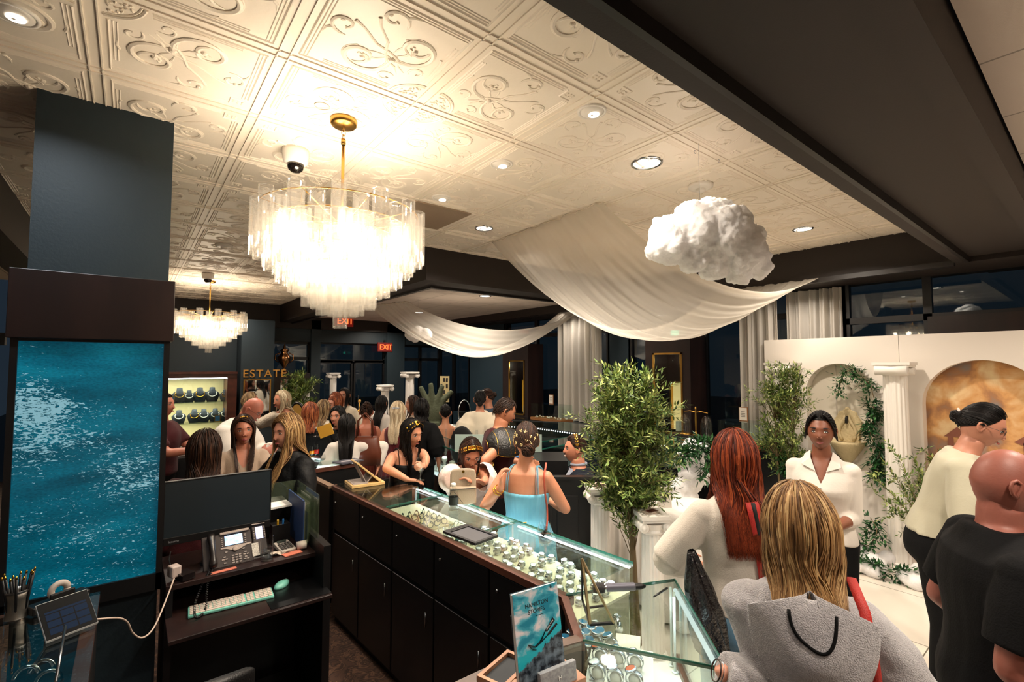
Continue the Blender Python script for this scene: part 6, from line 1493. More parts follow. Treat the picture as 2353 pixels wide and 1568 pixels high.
# garlands
def garland(label, P, seed, lm=None, n=1.0, L=.07, w=.013, name='garland', wd=.05):
    rn = random.Random(seed); m = mb(); m.sh = []; tr = mb(); P = catm([V(p) for p in P], 8); tr.tube(P, .004, 5)
    for i, p in enumerate(P[:-1]):
        for _ in range(int(3*n)):
            e = p+V((rn.uniform(-.6, .4), rn.uniform(-1, 1), rn.uniform(-1, .8)))*wd*2; m_ = curve_pts(p, e, (0, 0, .01), 4); twig_leaves(m, m_, rn, L, w, .024, .2)
    t = thing(name, label, 'garland', (0, 0, 0)); tr.build('vine', M_BARK, t, True); m.build('leaves', lm or M_LEAFD, t); return t
G = lambda px, py, X=6.08: atx(px, py, X)
garland('short green garland arching over the top of the left niche', [G(1925, 905), G(1935, 870), G(1950, 852), G(1975, 862), G(1998, 885), G(2008, 915)], 4, n=.8, L=.05, w=.010)
garland('green vine hanging down the right edge of the fountain niche', [G(2005, 930), G(2010, 960), G(2000, 1000), G(2022, 1040), G(2010, 1075), G(2030, 1110)], 6, n=1.1)
garland('green garland lying on the cotton floor clouds round the column', [(5.72, 2.02, .10), (5.62, 1.85, .08), (5.58, 1.65, .10), (5.58, 1.45, .09), (5.62, 1.25, .08), (5.70, 1.05, .08), (5.75, .8, .08)], 8, n=1.0)
garland('leafy vine climbing at the foot of the middle column', [G(2000, 1190, 5.9), G(2015, 1220, 5.8), G(2000, 1250, 5.75), G(1975, 1262, 5.75)], 12, n=.9, L=.06)
garland('trailing greenery over the cotton mound left of the red hair', [atd(1545, 1020, 4.7), atd(1560, 1050, 4.6), atd(1590, 1035, 4.6), atd(1620, 1020, 4.6), atd(1640, 1050, 4.6), atd(1610, 1090, 4.6)], 14, n=1.4, L=.07)
garland('dark fern-like greenery under the window curtain right of the red hair', [atd(1762, 1015, 5.3), atd(1790, 1040, 5.2), atd(1810, 1080, 5.1), atd(1830, 1110, 5.1)], 15, n=1.8, L=.07)
# vase with branches
vp = V((5.62, 1.06, 0)); t = thing('vase', 'tall white vase on the floor before the painted arch', 'vase', vp)
m = mb(); m.lathe([(0, 0), (.075, 0), (.095, .03), (.10, .15), (.09, .26), (.06, .32), (.045, .34), (.05, .36), (.04, .36), (.035, .33), (0, .2)], 28, cap=False); m.build('body', M_WHITE, t, True)
t = thing('olive_branches', 'olive branches spreading from the white floor vase', 'branches', (0, 0, 0)); rn = random.Random(21); f = mb(); f.sh = []; tr = mb()
for i in range(17):
    tgt = [(2010, 1100), (2030, 1060), (2060, 1045), (2100, 1050), (2140, 1050), (2170, 1080), (2190, 1110), (2020, 1140), (2050, 1180), (2160, 1040), (2185, 1150), (2080, 1100), (2120, 1090), (2150, 1120), (2175, 1060), (2195, 1085), (2140, 1150)][i]
    e = atd(tgt[0], tgt[1], 4.55+rn.uniform(-.2, .15)); Q = curve_pts(vp+V((0, 0, .33)), e, (rn.uniform(-.05, .05), 0, .06), 8); tr.tube(Q, [.006-.0007*k for k in range(8)], 5); twig_leaves(f, Q, rn, .055, .010, .022, .35)
    for _ in range(4):
        c = Q[rn.randint(3, 7)]; twig_leaves(f, curve_pts(c, c+V((rn.uniform(-1, 1), rn.uniform(-1, 1), rn.uniform(-.5, .8))).normalized()*.15, (0, 0, .01), 4), rn, .05, .010, .020, .1)
tr.build('stems', M_BARK, t, True); f.build('leaves', M_LEAF, t)
# cotton on the floor
def mound(name, label, pts, seed):
    m = mb(); rn = random.Random(seed)
    for (x, y, z, r) in pts:
        m.ell((x, y, z), (r, r, r*.75), 12, 8)
        for _ in range(3): m.ell((x+rn.uniform(-1, 1)*r, y+rn.uniform(-1, 1)*r, z+rn.uniform(0, .5)*r), r*rn.uniform(.4, .6), 10, 6)
    me = remeshed(m, .016, 2); cottonize(me, .025, 9); me.materials.append(M_COTTON); o = bpy.data.objects.new(name, me); COL.objects.link(o); return tag(o, label, 'cotton clouds')
mound('cotton_mound', 'cotton-wool clouds heaped on the floor at the column foot', [(5.70, 2.1, .05, .10), (5.66, 1.9, .05, .10), (5.6, 1.7, .05, .11), (5.72, 1.55, .07, .13), (5.58, 1.5, .05, .09), (5.66, 1.25, .06, .11), (5.60, 1.2, .05, .1), (5.8, 1.15, .08, .12), (5.64, .86, .05, .11), (5.75, .72, .05, .1), (5.78, 1.72, .12, .14)], 2)
q = [atd(1575, 1060, 4.9), atd(1590, 1100, 4.8), atd(1600, 1040, 4.9), atd(1565, 1120, 4.8), atd(1612, 1090, 4.9)]
mound('cotton_mound', 'upright cotton-wool mound with vines left of the red hair', [(a.x, a.y, a.z, .13) for a in q]+[(q[3].x, q[3].y, z, .15) for z in (.1, .3, .5, .65)], 3)
# table with white cloth
def cloth_table(label, tl, x, y, h, r, seed=0, low=.03):
    t = thing('round_table', tl, 'table', (x, y, 0)); m = mb(); m.lathe([(0, h-.03), (r*.96, h-.03), (r*.96, h-.006), (0, h-.006)], 32); m.build('table_top', M_WOOD, t); m = mb(); m.tube([(0, 0, 0), (0, 0, h-.03)], .03, 10); m.build('leg', M_BLACK, t)
    N, K = 120, 16; vs = [(x, y, h)]; rn = random.Random(seed); ph = rn.uniform(0, 6)
    for k in range(1, K+1):
        for i in range(N):
            a = 2*PI*i/N
            if k <= 5: rr = r*k/5; z = h
            else: f = (k-5)/(K-5); z = h-(h-low)*f; rr = r+.02+.10*f+.035*f**.6*math.sin(9*a+ph+.8*math.sin(2*a))+.012*f*math.sin(17*a)
            vs.append((x+rr*math.cos(a), y+rr*math.sin(a), z))
    fs = [(0, 1+i, 1+(i+1) % N) for i in range(N)]+[(1+(k-1)*N+i, 1+k*N+i, 1+k*N+(i+1) % N, 1+(k-1)*N+(i+1) % N) for k in range(1, K) for i in range(N)]
    m = mb(); m.add(vs, fs); o = m.build('tablecloth', fabric('white linen', '#e4ded6', None, .8, (120, .15)), smooth=True); tag(o, label, 'tablecloth')
q = atd(1592, 1160, 3.95); cloth_table('white floor-length tablecloth behind the right pedestal', 'round table hidden under the white cloth behind the pedestals', q.x, q.y, q.z-.02, .30, 1)
q2 = atd(1526, 1122, 3.95); t = thing('menu_card', 'white standing card with a dark figure print on the clothed table', 'card', (q2.x, q2.y, q.z-.019), -.75)
m = mb(); m.cbox((0, 0, .08), (.115, .004, .165), 0, -.12); m.build('card', mat('card white', '#ddd6cb', .5), t); m = mb(); m.cbox((.0, -.006, .075), (.03, .002, .06), 0, -.12); m.ell((0, -.002, .118), (.013, .002, .013), 10, 6); m.build('figure_print', mat('print dark', '#3a3430', .6), t)
tq = atd(820, 950, 8.4); cloth_table('white cloth on the far refreshment table behind the rust dress', 'round refreshment table far behind the rust dress', tq.x, tq.y, tq.z, .38, 2)
cu = tag(mb().lathe([(0, 0), (.018, 0), (.026, .05), (.024, .05), (0, .004)], 12, cap=False).build('cup', M_GOLD, None, True), 'small gilt cup on the far refreshment table', 'cup', 'cups on the refreshment table'); fi = True
for i in range(5):
    for j in range(3):
        o = cu if fi else cu.copy()
        if not fi: COL.objects.link(o)
        fi = False; o.location = (tq.x-.16+.07*i, tq.y-.12+.08*j, tq.z+.001)
p = atd(826, 925, 8.3); m = mb(); m.tube([(p.x, p.y, tq.z), (p.x, p.y, tq.z+.2)], .008, 8); m.ell((p.x, p.y, tq.z+.22), .028, 12, 8); m.lathe([(0, 0), (.05, 0), (.04, .015), (0, .02)], 16, c=(p.x, p.y, tq.z)); o = m.build('brass_lamp', M_BRASS, smooth=True); tag(o, 'small brass ball-topped stand on the refreshment table', 'ornament')
# draped chair behind the tree trunks
q = atd(1455, 1150, 4.3); t = thing('draped_chair', 'chair under a pleated white cover behind the tree trunks', 'chair', (q.x, q.y, 0), -.9)
m = mb(); m.grid(lambda u, v: V(((u-.5)*.46+.01*math.sin(v*9), .02+.03*math.sin(u*34)*(1-v*.5)+.10*(1-v)*(1-v), .03+(q.z-.03)*v)), 70, 12); m.grid(lambda u, v: V(((u-.5)*.46, -.02-.03*math.sin(u*34)*(1-v*.5)-.16*(1-v), .03+(q.z-.03)*v)), 70, 12); m.box(-.22, .22, -.02, .03, q.z-.03, q.z)
o = m.build('cover', fabric('white linen', '#e4ded6', None, .8, (120, .15)), t, True)
# ---- black partition, counters on the customer side -------------------
a, b = atz(1262, 1096, 1.10), atz(1350, 1096, 1.10); L = (b-a).length; t = thing('partition', 'low black panelled partition in front of the seated person', 'partition', (a.x, a.y, 0), math.atan2((b-a).y, (b-a).x))
m = mb(); m.box(-.12, L+.12, 0, .04, 0, 1.08); m.build('panel', M_BLACK, t)
for x0, x1 in ((-.1, .02), (.06, L*.75)): m = mb(); m.box(x0, x1, -.008, 0, .1, .95); m.build('door', M_BLACK, t, bevel=.004)
m = mb(); m.box(-.14, L+.14, -.015, .06, 1.08, 1.10); m.build('top_rail', mat('dark top', '#1b1a1b', .3), t)
M_CASEB = mat('black lacquer', '#08090c', .25)
def case_run(label, pts, depth_side, z=1.05, glass=True, led=True, dk='#0c1418', zd=.78, power=1.2, grp=None, front=None):
    """polyline counter: pts list of (x,y) on the front edge, depth vector for each end"""
    t = thing('display_counter', label, 'display counter', (0, 0, 0)); poly = [p for p in pts]+[p for p in depth_side][::-1]
    m = mb(); m.prism(poly, 0, zd); m.build('cabinet', front or M_CASEB, t); m = mb(); m.prism(poly, z-.008, z); m.build('top_glass', M_TOPGLASS, t)
    m = mb(); n = len(poly)
    for i in range(n): a, b = poly[i], poly[(i+1) % n]; m.bar((a[0], a[1], (z-.008+zd)/2), (b[0], b[1], (z-.008+zd)/2), .006, z-.01-zd)
    m.build('glass_wall', M_GLASS, t); m = mb(); m.prism(poly, zd, zd+.006); m.build('deck', mat('deck '+dk, dk, .6), t)
    if led:
        m = mb()
        for a, b in zip(pts, pts[1:]):
            A_, B_ = V((a[0], a[1], z-.02)), V((b[0], b[1], z-.02)); k = int((B_-A_).length/.045)
            for i in range(k): c = A_.lerp(B_, (i+.5)/k); m.ell(c, .0075, 6, 4)
        m.build('light_strip', M_LED, t)
        c = V(((poly[0][0]+poly[1][0])/2, (poly[0][1]+poly[1][1])/2, z-.05))
    m = mb()
    for i in range(n): a, b = poly[i], poly[(i+1) % n]; m.bar((a[0], a[1], z-.004), (b[0], b[1], z-.004), .006, .014)
    m.build('edge', M_STEEL if led else M_EDGE, t)
    area_lamp('case_lamp', c if led else (sum(p[0] for p in poly)/n, sum(p[1] for p in poly)/n, z-.03), .12, power, 'cool')
    return t
w1 = atz(1400, 1005, 1.05); w2 = atz(1225, 981, 1.05); w3 = atz(1135, 977, 1.05); w4 = atz(1080, 982, 1.05)
case_run('long window counter edged with a row of bright dots of light', [(w1.x+.1, w1.y-.9), (w1.x, w1.y), (w2.x, w2.y), (w3.x, w3.y), (w4.x, w4.y)], [(5.75, w1.y-.9), (5.75, w1.y), (5.75, w2.y+.1), (5.0, w3.y+.55), (w4.x, w4.y+.5)])
e1, e2 = atz(1245, 1032, 1.05), atz(1392, 1004, 1.05)
case_run('dark blue-black cross counter behind the seated person', [(e1.x, e1.y), (e2.x-.1, e2.y-.0)], [(e1.x+.05, e1.y+.35), (e2.x-.1, e2.y+.35)], led=False, front=mat('midnight panel', '#0b1626', .4), power=.3)
# lit display case with white busts in the middle of the room
d1, d2 = atz(985, 1003, 1.05), atz(1050, 1037, 1.05)
t = case_run('brightly lit glass case of white jewellery forms behind the black-dressed person', [(d2.x, d2.y), (d1.x-.15, d1.y-.1)], [(d2.x+.26, d2.y+.08), (d1.x+.18, d1.y+.1)], led=False, zd=.66, dk='#cfd6da', power=2.5)
for i in range(8):
    f = (i+.5)/8; x = d2.x+.04+(d1.x-d2.x)*f+.05*(i % 2); y = d2.y+.12+(d1.y-d2.y)*f; t = thing('jewellery_form', 'white jewellery display form in the bright case behind the black dress', 'display form', (x, y, .667), i, 'white forms in the bright case')
    m = mb(); m.lathe([(0, 0), (.03, 0), (.012, .02), (.010, .12 if i % 2 else .06), (.035, .16 if i % 2 else .09), (.03, .20 if i % 2 else .12), (0, .21 if i % 2 else .13)], 16, cap=False); m.build('form', M_CUSH, t, True)
# frosted screens and laptop
M_FROST = mixmat('frosted acrylic', (.9, .95, .93), gloss=.1, rough=.3, diffuse='#c9dcd4', dfac=.5, translucent='#c9dcd4', tfac=.2)
for (a, b, lb) in [((1045, 1034), (1120, 1004), 'left frosted acrylic screen around the laptop counter'), ((1150, 992), (1245, 1030), 'right frosted acrylic screen around the laptop counter')]:
    p, q = atd(a[0], a[1], 5.2), atd(b[0], b[1], 5.2); z0, z1 = 1.06, 1.25; m = mb(); m.bar((p.x, p.y, (z0+z1)/2), (q.x, q.y, (z0+z1)/2), .006, z1-z0); o = m.build('acrylic_screen', M_FROST); tag(o, lb, 'screen', 'acrylic screens')
lp = atd(1178, 1030, 4.95); c_ = thing('service_counter', 'small dark service counter carrying the laptop', 'counter', (lp.x, lp.y, 0), -.7); m = mb(); m.box(-.45, .55, -.2, .3, 0, 1.055); m.build('cabinet', M_BLACK, c_)
t = thing('laptop', 'open silver laptop with lit blue screen behind the armoured person', 'laptop', (lp.x, lp.y, 1.056), -.75); m = mb(); m.box(-.14, .14, -.10, .10, 0, .014); m.build('base', M_STEEL, t); m = mb(); m.box(-.14, .14, .10, .108, .01, .20); m.build('lid', M_STEEL, t); m = mb(); m.box(-.13, .13, .097, .0995, .02, .19); m.build('screen', mat('laptop screen', '#3f6f9f', .3, emit=('#4f8fc8', 1.2)), t)
# window ledge, glass boxes, pillars with lit showcases
m = mb(); m.box(5.75, 6.40, 1.95, 8.6, 0, 1.0); o = m.build('window_bench', M_CASEB); tag(o, 'long dark bench below the right-hand windows', 'bench')
def pillar(label, y0, y1, zt, gy0, gy1, gz0, gz1, x0=6.0):
    t = thing('display_pillar', label, 'display pillar', (0, 0, 0)); m = mb()
    m.box(x0, 6.4, y0, gy0, .9, zt); m.box(x0, 6.4, gy1, y1, .9, zt); m.box(x0, 6.4, gy0, gy1, gz1, zt); m.box(x0, 6.4, gy0, gy1, .9, gz0); m.box(6.36, 6.40, gy0, gy1, gz0, gz1); m.build('housing', M_WOOD, t)
    m = mb(); 
    for (a, b, c, d) in [(gy0, gy0+.025, gz0, gz1), (gy1-.025, gy1, gz0, gz1), (gy0, gy1, gz0, gz0+.025), (gy0, gy1, gz1-.025, gz1)]: m.box(x0-.01, x0+.01, a, b, c, d)
    m.build('gold_frame', M_BRASS, t); m = mb(); m.box(x0+.002, x0+.006, gy0, gy1, gz0, gz1); m.build('pane', M_GLASS, t)
    zc = gz0+(gz1-gz0)*.62; yb0, yb1 = gy0+(gy1-gy0)*.08, gy0+(gy1-gy0)*.72
    m = mb(); m.box(6.30, 6.355, yb0, yb1, gz0+.03, zc); m.build('lit_niche', mat('lit niche', '#d8bf86', .6, emit=('#e8c888', .55)), t)
    m = mb()
    for (a, b, c, d) in [(yb0-.02, yb0, gz0+.02, zc+.02), (yb1, yb1+.02, gz0+.02, zc+.02), (yb0, yb1, zc, zc+.02)]: m.box(6.24, 6.355, a, b, c, d)
    m.box(6.33, 6.35, (gy0+gy1)/2, (gy0+gy1)/2+.012, zc, gz1); m.build('inner_frame', M_BRASS, t)
    m = mb(); m.cbox((6.2, gy0+.18, gz0+.10), (.10, .10, .14), .4); m.build('plinth', M_CUSH, t)
    point_lamp('niche_lamp', (6.15, (gy0+gy1)/2, gz1-.1), .02, 1.6, 'warm'); return t
pillar('dark wood display pillar with gold-framed lit showcase, behind the tree', 3.62, 4.35, 2.42, 3.74, 4.22, 1.03, 2.18)
pillar('far gold-framed lit showcase left of the tall curtain', 7.05, 7.85, 2.42, 7.15, 7.65, 1.03, 2.10)
def glass_box(label, cx, y0, y1, z0, h, card, brown=True, x0=5.80, x1=6.1):
    t = thing('glass_showcase', label, 'showcase', (0, 0, 0)); m = mb(); m.box(x0, x1, y0, y1, z0, z0+.05); m.build('base', mat('honey wood', '#8a5a30', .4), t, bevel=.004)
    m = mb(); m.box(x0+.01, x1-.01, y0+.01, y1-.01, z0+.05, z0+.05+h)
    m.build('glass', M_GLASS, t); m = mb()
    rb = random.Random(int(y0*10))
    for i in range(26): m.ell((rb.uniform(x0+.04, x1-.04), rb.uniform(y0+.04, y1-.04), z0+.058), rb.uniform(.008, .018), 6, 4)
    m.build('pearls', M_CUSH, t, kind='stuff')
    q = thing('table_sign', 'small framed card standing on the '+card, 'sign', ((x0+x1)/2, (y0+y1)/2, z0+.051+h), PI/2+PI); m = mb(); m.box(-.055, .055, 0, .012, 0, .17); m.build('frame', mat('honey wood', '#8a5a30', .4), q); m = mb(); m.box(-.046, .046, -.002, 0, .008, .162)
    m.build('card', mat('card white', '#ddd6cb', .5), q)
    for i in range(4): m = mb(); m.box(-.025, .025, -.0035, -.002, .05+.02*i, .055+.02*i); m.build('print_line', mat('print dark', '#3a3430', .6), q)
    return t
glass_box('glass showcase with pearls on honey wood base left of the tall curtain', 0, 5.95, 6.75, 1.003, .25, 'showcase left of the tall curtain')
glass_box('low glass showcase with honey wood base right of the pillar', 0, 2.62, 3.15, 1.003, .26, 'showcase right of the pillar')
m = mb(); m.box(5.76, 5.97, 3.2, 3.75, 1.0, 1.08); o = m.build('scale_plinth', M_WOOD, bevel=.006); tag(o, 'dark wood plinth under the brass balance with glass cloches', 'plinth')
t = thing('balance_scale', 'antique brass balance scale with two hanging glass cloches by the window', 'scale', (5.86, 3.47, 1.08)); m = mb(); m.lathe([(0, 0), (.05, 0), (.045, .01), (.015, .02), (.010, .06), (.014, .2), (.009, .33), (.014, .36), (0, .38)], 16); m.build('post', M_BRASS, t, True)
m = mb(); m.tube([(0, -.17, .30), (0, -.08, .315), (0, 0, .30), (0, .08, .315), (0, .17, .30)], .007, 8); m.build('beam', M_BRASS, t, True)
for s_ in (-1, 1):
    m = mb(); m.lathe([(.075, .02), (.078, .10), (.072, .19), (.045, .25), (0, .275)], 24, c=(0, s_*.15, 0), cap=False); m.build('cloche', M_CLEAR, t, True)
    m = mb(); m.lathe([(0, 0), (.085, 0), (.085, .012), (.05, .02), (0, .02)], 24, c=(0, s_*.15, 0)); m.build('pan', M_BRASS if s_ > 0 else mat('dark pan', '#1a1512', .4), t, True)
# ---- far left: lit necklace cabinet --------------------------------------
cab = thing('necklace_cabinet', 'lit wall cabinet with shelves of necklace busts at the far left', 'cabinet', (0, 10.45, 0))
m = mb(); m.box(-.9, 1.60, 0, .5, 1.77, 1.84); m.box(1.44, 1.60, 0, .5, .5, 1.77); m.box(-.9, 1.60, -.03, .5, 1.84, 1.88); m.box(-.9, 1.60, .05, .5, 0, .5); m.build('frame', mat('mahogany', '#3a1a12', .35, noise_mix=('#4c241a', 8)), cab)
m = mb(); m.box(-.9, 1.44, .46, .5, .5, 1.77); m.build('back_panel', mat('cream suede', '#b9a878', .8), cab)
for z in (.93, 1.31): m = mb(); m.box(-.9, 1.44, .08, .46, z, z+.008); m.build('shelf', M_GLASS, cab)
m = mb(); m.box(-.9, 1.44, .10, .14, 1.75, 1.77); m.build('light_strip', M_LED, cab); m = mb(); m.box(-.9, 1.44, .02, .026, .51, 1.76); m.build('glass', M_GLASS, cab)
for z in (1.74, 1.29, .91): area_lamp('cabinet_lamp', (.35, 10.63, z), 2.0, 14, 'white', sy=.05)
def bust(label, p, s=1., gold=True, name='necklace_bust'):
    t = thing(name, label, 'necklace display', p, 0, 'necklace busts in the cabinet'); M_B = mat('navy bust', '#121a22', .8)
    m = mb(); m.loft([(0, 0, 0, .050*s, .03*s), (0, 0, .03*s, .062*s, .034*s), (0, 0, .085*s, .075*s, .035*s), (0, 0, .11*s, .055*s, .03*s), (0, 0, .125*s, .030*s, .024*s), (0, 0, .16*s, .026*s, .022*s), (0, 0, .165*s, .0, .0)], 20); m.build('bust', M_B, t, True)
    m = mb(); m.tube([(.042*s*math.sin(a), -.034*s-.004*math.cos(a), .092*s-.034*s*math.cos(a)+.0) for a in [-2.2+4.4*i/20 for i in range(21)]], .005*s, 6); m.build('necklace', M_GOLD if gold else M_CUSH, t, True); return t
def cabx(px, py): return aty(px, py, 10.7).x
for i, (px, lb) in enumerate([(412, 'top shelf, left end'), (434, 'top shelf, second from left'), (459, 'top shelf, beside the gold bracelets'), (487, 'top shelf, second from right'), (517, 'top shelf, right end')]):
    bust('navy bust with '+('gold' if i % 2 == 0 else 'pale')+' necklace on the '+lb, (cabx(px, 920), 10.7, 1.318), 1.65 if i in (0, 2, 3) else 1.35, i % 2 == 0)
for i, (px, lb) in enumerate([(411, 'left end'), (446, 'second from left'), (468, 'middle'), (494, 'beside the framed card'), (517, 'right end')]):
    bust('navy bust with '+('pearl' if i < 3 else 'dark')+' necklace on the middle shelf, '+lb, (cabx(px, 960), 10.7, .938), 1.5, i == 1)
for i, px in enumerate((477, 514)): bust('small dark bust on the cabinet bottom, '+('left' if i == 0 else 'right')+' one', (cabx(px, 1000), 10.7, .505), 1.5, False)
for px, z, lb in [(392, 1.318, 'top shelf left end'), (499, .938, 'middle shelf right part')]:
    t = thing('framed_card', 'small blue card in gold frame on the cabinet '+lb, 'card', (cabx(px, 930), 10.6, z)); m = mb(); m.box(-.05, .05, 0, .01, 0, .125); m.build('frame', M_GOLD, t); m = mb(); m.box(-.038, .038, -.003, 0, .012, .113); m.build('card', mat('blue card', '#2c5c86', .5), t)
m = mb(); m.box(-.4, .55, 6.3, 6.8, 0, 1.0); o = m.build('side_counter', M_BLACK); tag(o, 'low dark counter right of the water panel in the distance', 'counter')
m = mb(); m.cbox((.42, 6.45, 1.06), (.20, .16, .12), .1); o = m.build('card_printer', mat('beige machine', '#8b7f78', .5), bevel=.01); tag(o, 'grey office machine on the low counter by the water panel', 'machine')
# ---- estate pillar --------------------------------------------------------
es = thing('estate_pillar', 'teal pillar with gold ESTATE lettering and gilt-framed mirror', 'pillar', (0, 0, 0))
xa, xb = aty(553, 860, 10.5).x, aty(629, 860, 10.5).x
m = mb(); m.box(xa, xb, 10.5, 11.0, 0, 2.9); m.build('shaft', mat('slate teal', '#16242b', .6), es)
z = aty(590, 866, 10.49).z; text_obj('lettering', 'ESTATE', .215, mat('gold letter', '#c08a42', .4, metal=.6, emit=('#8a5a20', .25)), es, (xa+.03, 10.49, z-.01), (PI/2, 0, 0), .006, spacing=1.13)
m = mb(); z0, z1 = .9, aty(590, 872, 10.48).z; m.M = Matrix.Translation((0, 10.47, 0)); rectframe(m, xa+.05, xb-.05, z0, z1, 0, .03, .02); m.build('mirror_frame', M_BRASS, es)
m = mb(); m.box(xa+.07, xb-.07, 10.485, 10.495, z0, z1); m.build('mirror', mat('mirror', '#c8ccd0', .03, metal=1.), es)
xc = aty(645, 800, 10.6).x; t = thing('dark_cabinet', 'dark cabinet with mirrored panel right of the ESTATE pillar', 'cabinet', (0, 0, 0)); xd = aty(712, 860, 10.6).x
m = mb(); zt = aty(660, 858, 10.6).z; m.box(xb+.02, xd, 10.6, 11.0, 0, zt); m.build('body', M_WOOD, t); m = mb(); m.box(xb+.15, xd-.1, 10.585, 10.6, .9, zt-.12); m.build('mirror', mat('mirror', '#c8ccd0', .03, metal=1.), t)
t = thing('gilt_urn', 'tall gilt and silver trophy urn on the dark cabinet', 'urn', (xc+.12, 10.8, zt)); m = mb(); m.lathe([(0, 0), (.09, 0), (.07, .03), (.025, .06), (.03, .12), (.11, .24), (.12, .34), (.07, .40), (.06, .44), (.09, .47), (.03, .52), (.012, .60), (0, .62)], 20, cap=False); m.build('body', mat('gilt bronze', '#b07f55', .22, metal=1.), t, True)
for s_ in (-1, 1): m = mb(); m.tube([(s_*.11, 0, .22), (s_*.18, 0, .28), (s_*.17, 0, .38), (s_*.09, 0, .42)], .012, 8); m.build('handle', mat('gilt bronze', '#b07f55', .22, metal=1.), t, True)
q = atd(682, 945, 7.2); t = thing('ornate_chair', 'black chair with high arched golden panel back', 'chair', (q.x, q.y, 0), -1.0)
m = mb(); N = 20; arc = [(-.17*math.cos(PI*i/N), 1.0+.42*math.sin(PI*i/N)) for i in range(N+1)]; vs = [(x, 0, z) for x, z in [(-.17, .5)]+arc+[(.17, .5)]]; m.add(vs, [tuple(range(len(vs)))]); m.add([(x, .03, z) for x, y, z in vs], [tuple(range(len(vs)-1, -1, -1))]); m.build('back_panel', mat('old gold silk', '#a9803a', .5), t)
m = mb(); m.tube([(x*1.08, .015, z+.012) for x, y, z in vs], .022, 8)
for x, y, z in vs[::2]: m.ell((x*1.15, .015, z+.02), .016, 6, 4)
m.build('carved_frame', mat('ebony', '#0e0b0a', .35), t, True); m = mb(); m.box(-.24, .24, -.45, .03, .42, .5); m.build('seat', mat('old gold silk', '#a9803a', .5), t, bevel=.01)
for x in (-.2, .2):
    for y in (-.4, 0): m = mb(); m.tube([(x, y, 0), (x, y, .42)], .022, 8); m.build('leg', mat('ebony', '#0e0b0a', .35), t, True)
# poster board and hand sculpture by the far windows
p = atd(1021, 894, 10.9); t = thing('photo_board', 'cream poster board with a grid of small photos by the far window', 'poster', (p.x, p.y, 0), -1.05); z0, z1 = p.z-.30, p.z+.29
m = mb(); m.box(-.12, .12, 0, .02, z0, z1); m.build('board', mat('cream board', '#b9a878', .6), t)
for i in range(3):
    for j in range(4):
        if (i+j) % 4 == 3: continue
        m = mb(); m.box(-.10+.07*i, -.05+.07*i, -.004, 0, z0+.04+.14*j, z0+.13+.14*j); m.build('photo', mat('small photo', '#2d2a26', .4), t)
m = mb(); m.bar((-.1, .04, 0), (0, .02, z0+.05), .02, .02); m.bar((.1, .04, 0), (0, .02, z0+.05), .02, .02); m.build('easel', M_BLACK, t)
M_MOSS = mat('mossy plaster', '#4f5540', .9, bump=(30, .8)); q = atd(1000, 950, 10.2); m = mb()
for a, L, lean in [(-.22, .55, -.1), (-.08, .62, -.02), (.07, .58, .08), (.2, .45, .16)]: m.tube([(a*.5, 0, .0), (a*.8, 0, .25), (a+lean, 0, L)], [.08, .07, .05], 12)
m.ell((0, 0, 0), (.19, .09, .25), 16, 10); m.tube([(-.1, 0, -.05), (-.25, 0, .1), (-.33, 0, .25)], [.07, .06, .045], 12); m.tube([(0, 0, -1.0), (0, 0, -.2)], [.16, .13], 14)
me = remeshed(m, .02, 3); me.materials.append(M_MOSS); o = bpy.data.objects.new('hand_sculpture', me); COL.objects.link(o); o.location = (q.x, q.y, max(1.0, q.z)); o.rotation_euler = (0, 0, -.6); tag(o, 'big moss-grey hand-shaped sculpture in front of the photo board', 'sculpture')
# oval mirror, white vanity and clear chair
q = atd(1067, 935, 7.7); t = thing('vanity_table', 'white-lit vanity counter in front of the oval mirror', 'table', (q.x, q.y, 0), -.7); m = mb(); m.box(-.35, .25, -.2, .2, 1.0, 1.03); m.build('top', M_WHITE, t)
for x in (-.3, .2): m = mb(); m.box(x-.02, x+.02, -.18, .18, 0, 1.0); m.build('leg', M_WHITE, t)
t = thing('oval_mirror', 'oval tabletop mirror left of the ivory shawl', 'mirror', (q.x, q.y, 1.031), .1); m = mb(); m.tube([(.12*math.cos(a), 0, .22+.19*math.sin(a)) for a in [2*PI*i/30 for i in range(31)]], .009, 6); m.lathe([(0, 0), (.08, 0), (.07, .012), (.012, .03), (0, .04)], 18); m.build('frame', M_CHROME, t, True)
m = mb(); m.add([(.118*math.cos(a), 0, .22+.188*math.sin(a)) for a in [2*PI*i/30 for i in range(30)]], [tuple(range(30))]); m.build('glass', mat('mirror', '#c8ccd0', .03, metal=1.), t)
q = atd(1062, 1000, 5.85); t = thing('clear_chair', 'transparent acrylic chair with black oval back beside the maroon camisole', 'chair', (q.x, q.y, 0), 2.2); m = mb(); m.ell((0, .0, 1.02), (.16, .02, .24), 24, 12); m.build('back_cushion', mat('black cushion', '#0a0a0b', .6), t, True)
for x in (-.2, .2):
    m = mb(); m.tube([(x, .03, 0), (x, .03, 1.22)], .014, 8); m.build('post', M_CLEAR, t, True); m = mb(); m.tube([(x, -.42, 0), (x, -.42, .5)], .014, 8); m.build('leg', M_CLEAR, t, True)
m = mb(); m.box(-.21, .21, -.44, .04, .5, .52); m.build('seat', M_CLEAR, t)
def W2L(T, p): return T.Rz.inverted() @ (V(p)-V((T.loc.x, T.loc.y, 0)))
F_FLEECE = mat('grey fleece', '#bdb8bc', .95, noise_mix=('#cfcacd', 70), bump=(300, 1.0), sheen=.8)
F_KNIT = fabric('white knit', '#d2cabf', '#ccc3b7'); F_JEANS = fabric('light denim', '#5d86a3', '#7199b3', bump=(400, .4)); F_BLACKT = fabric('black cloth', '#060607', '#08080a', .85, (180, .2), 0)
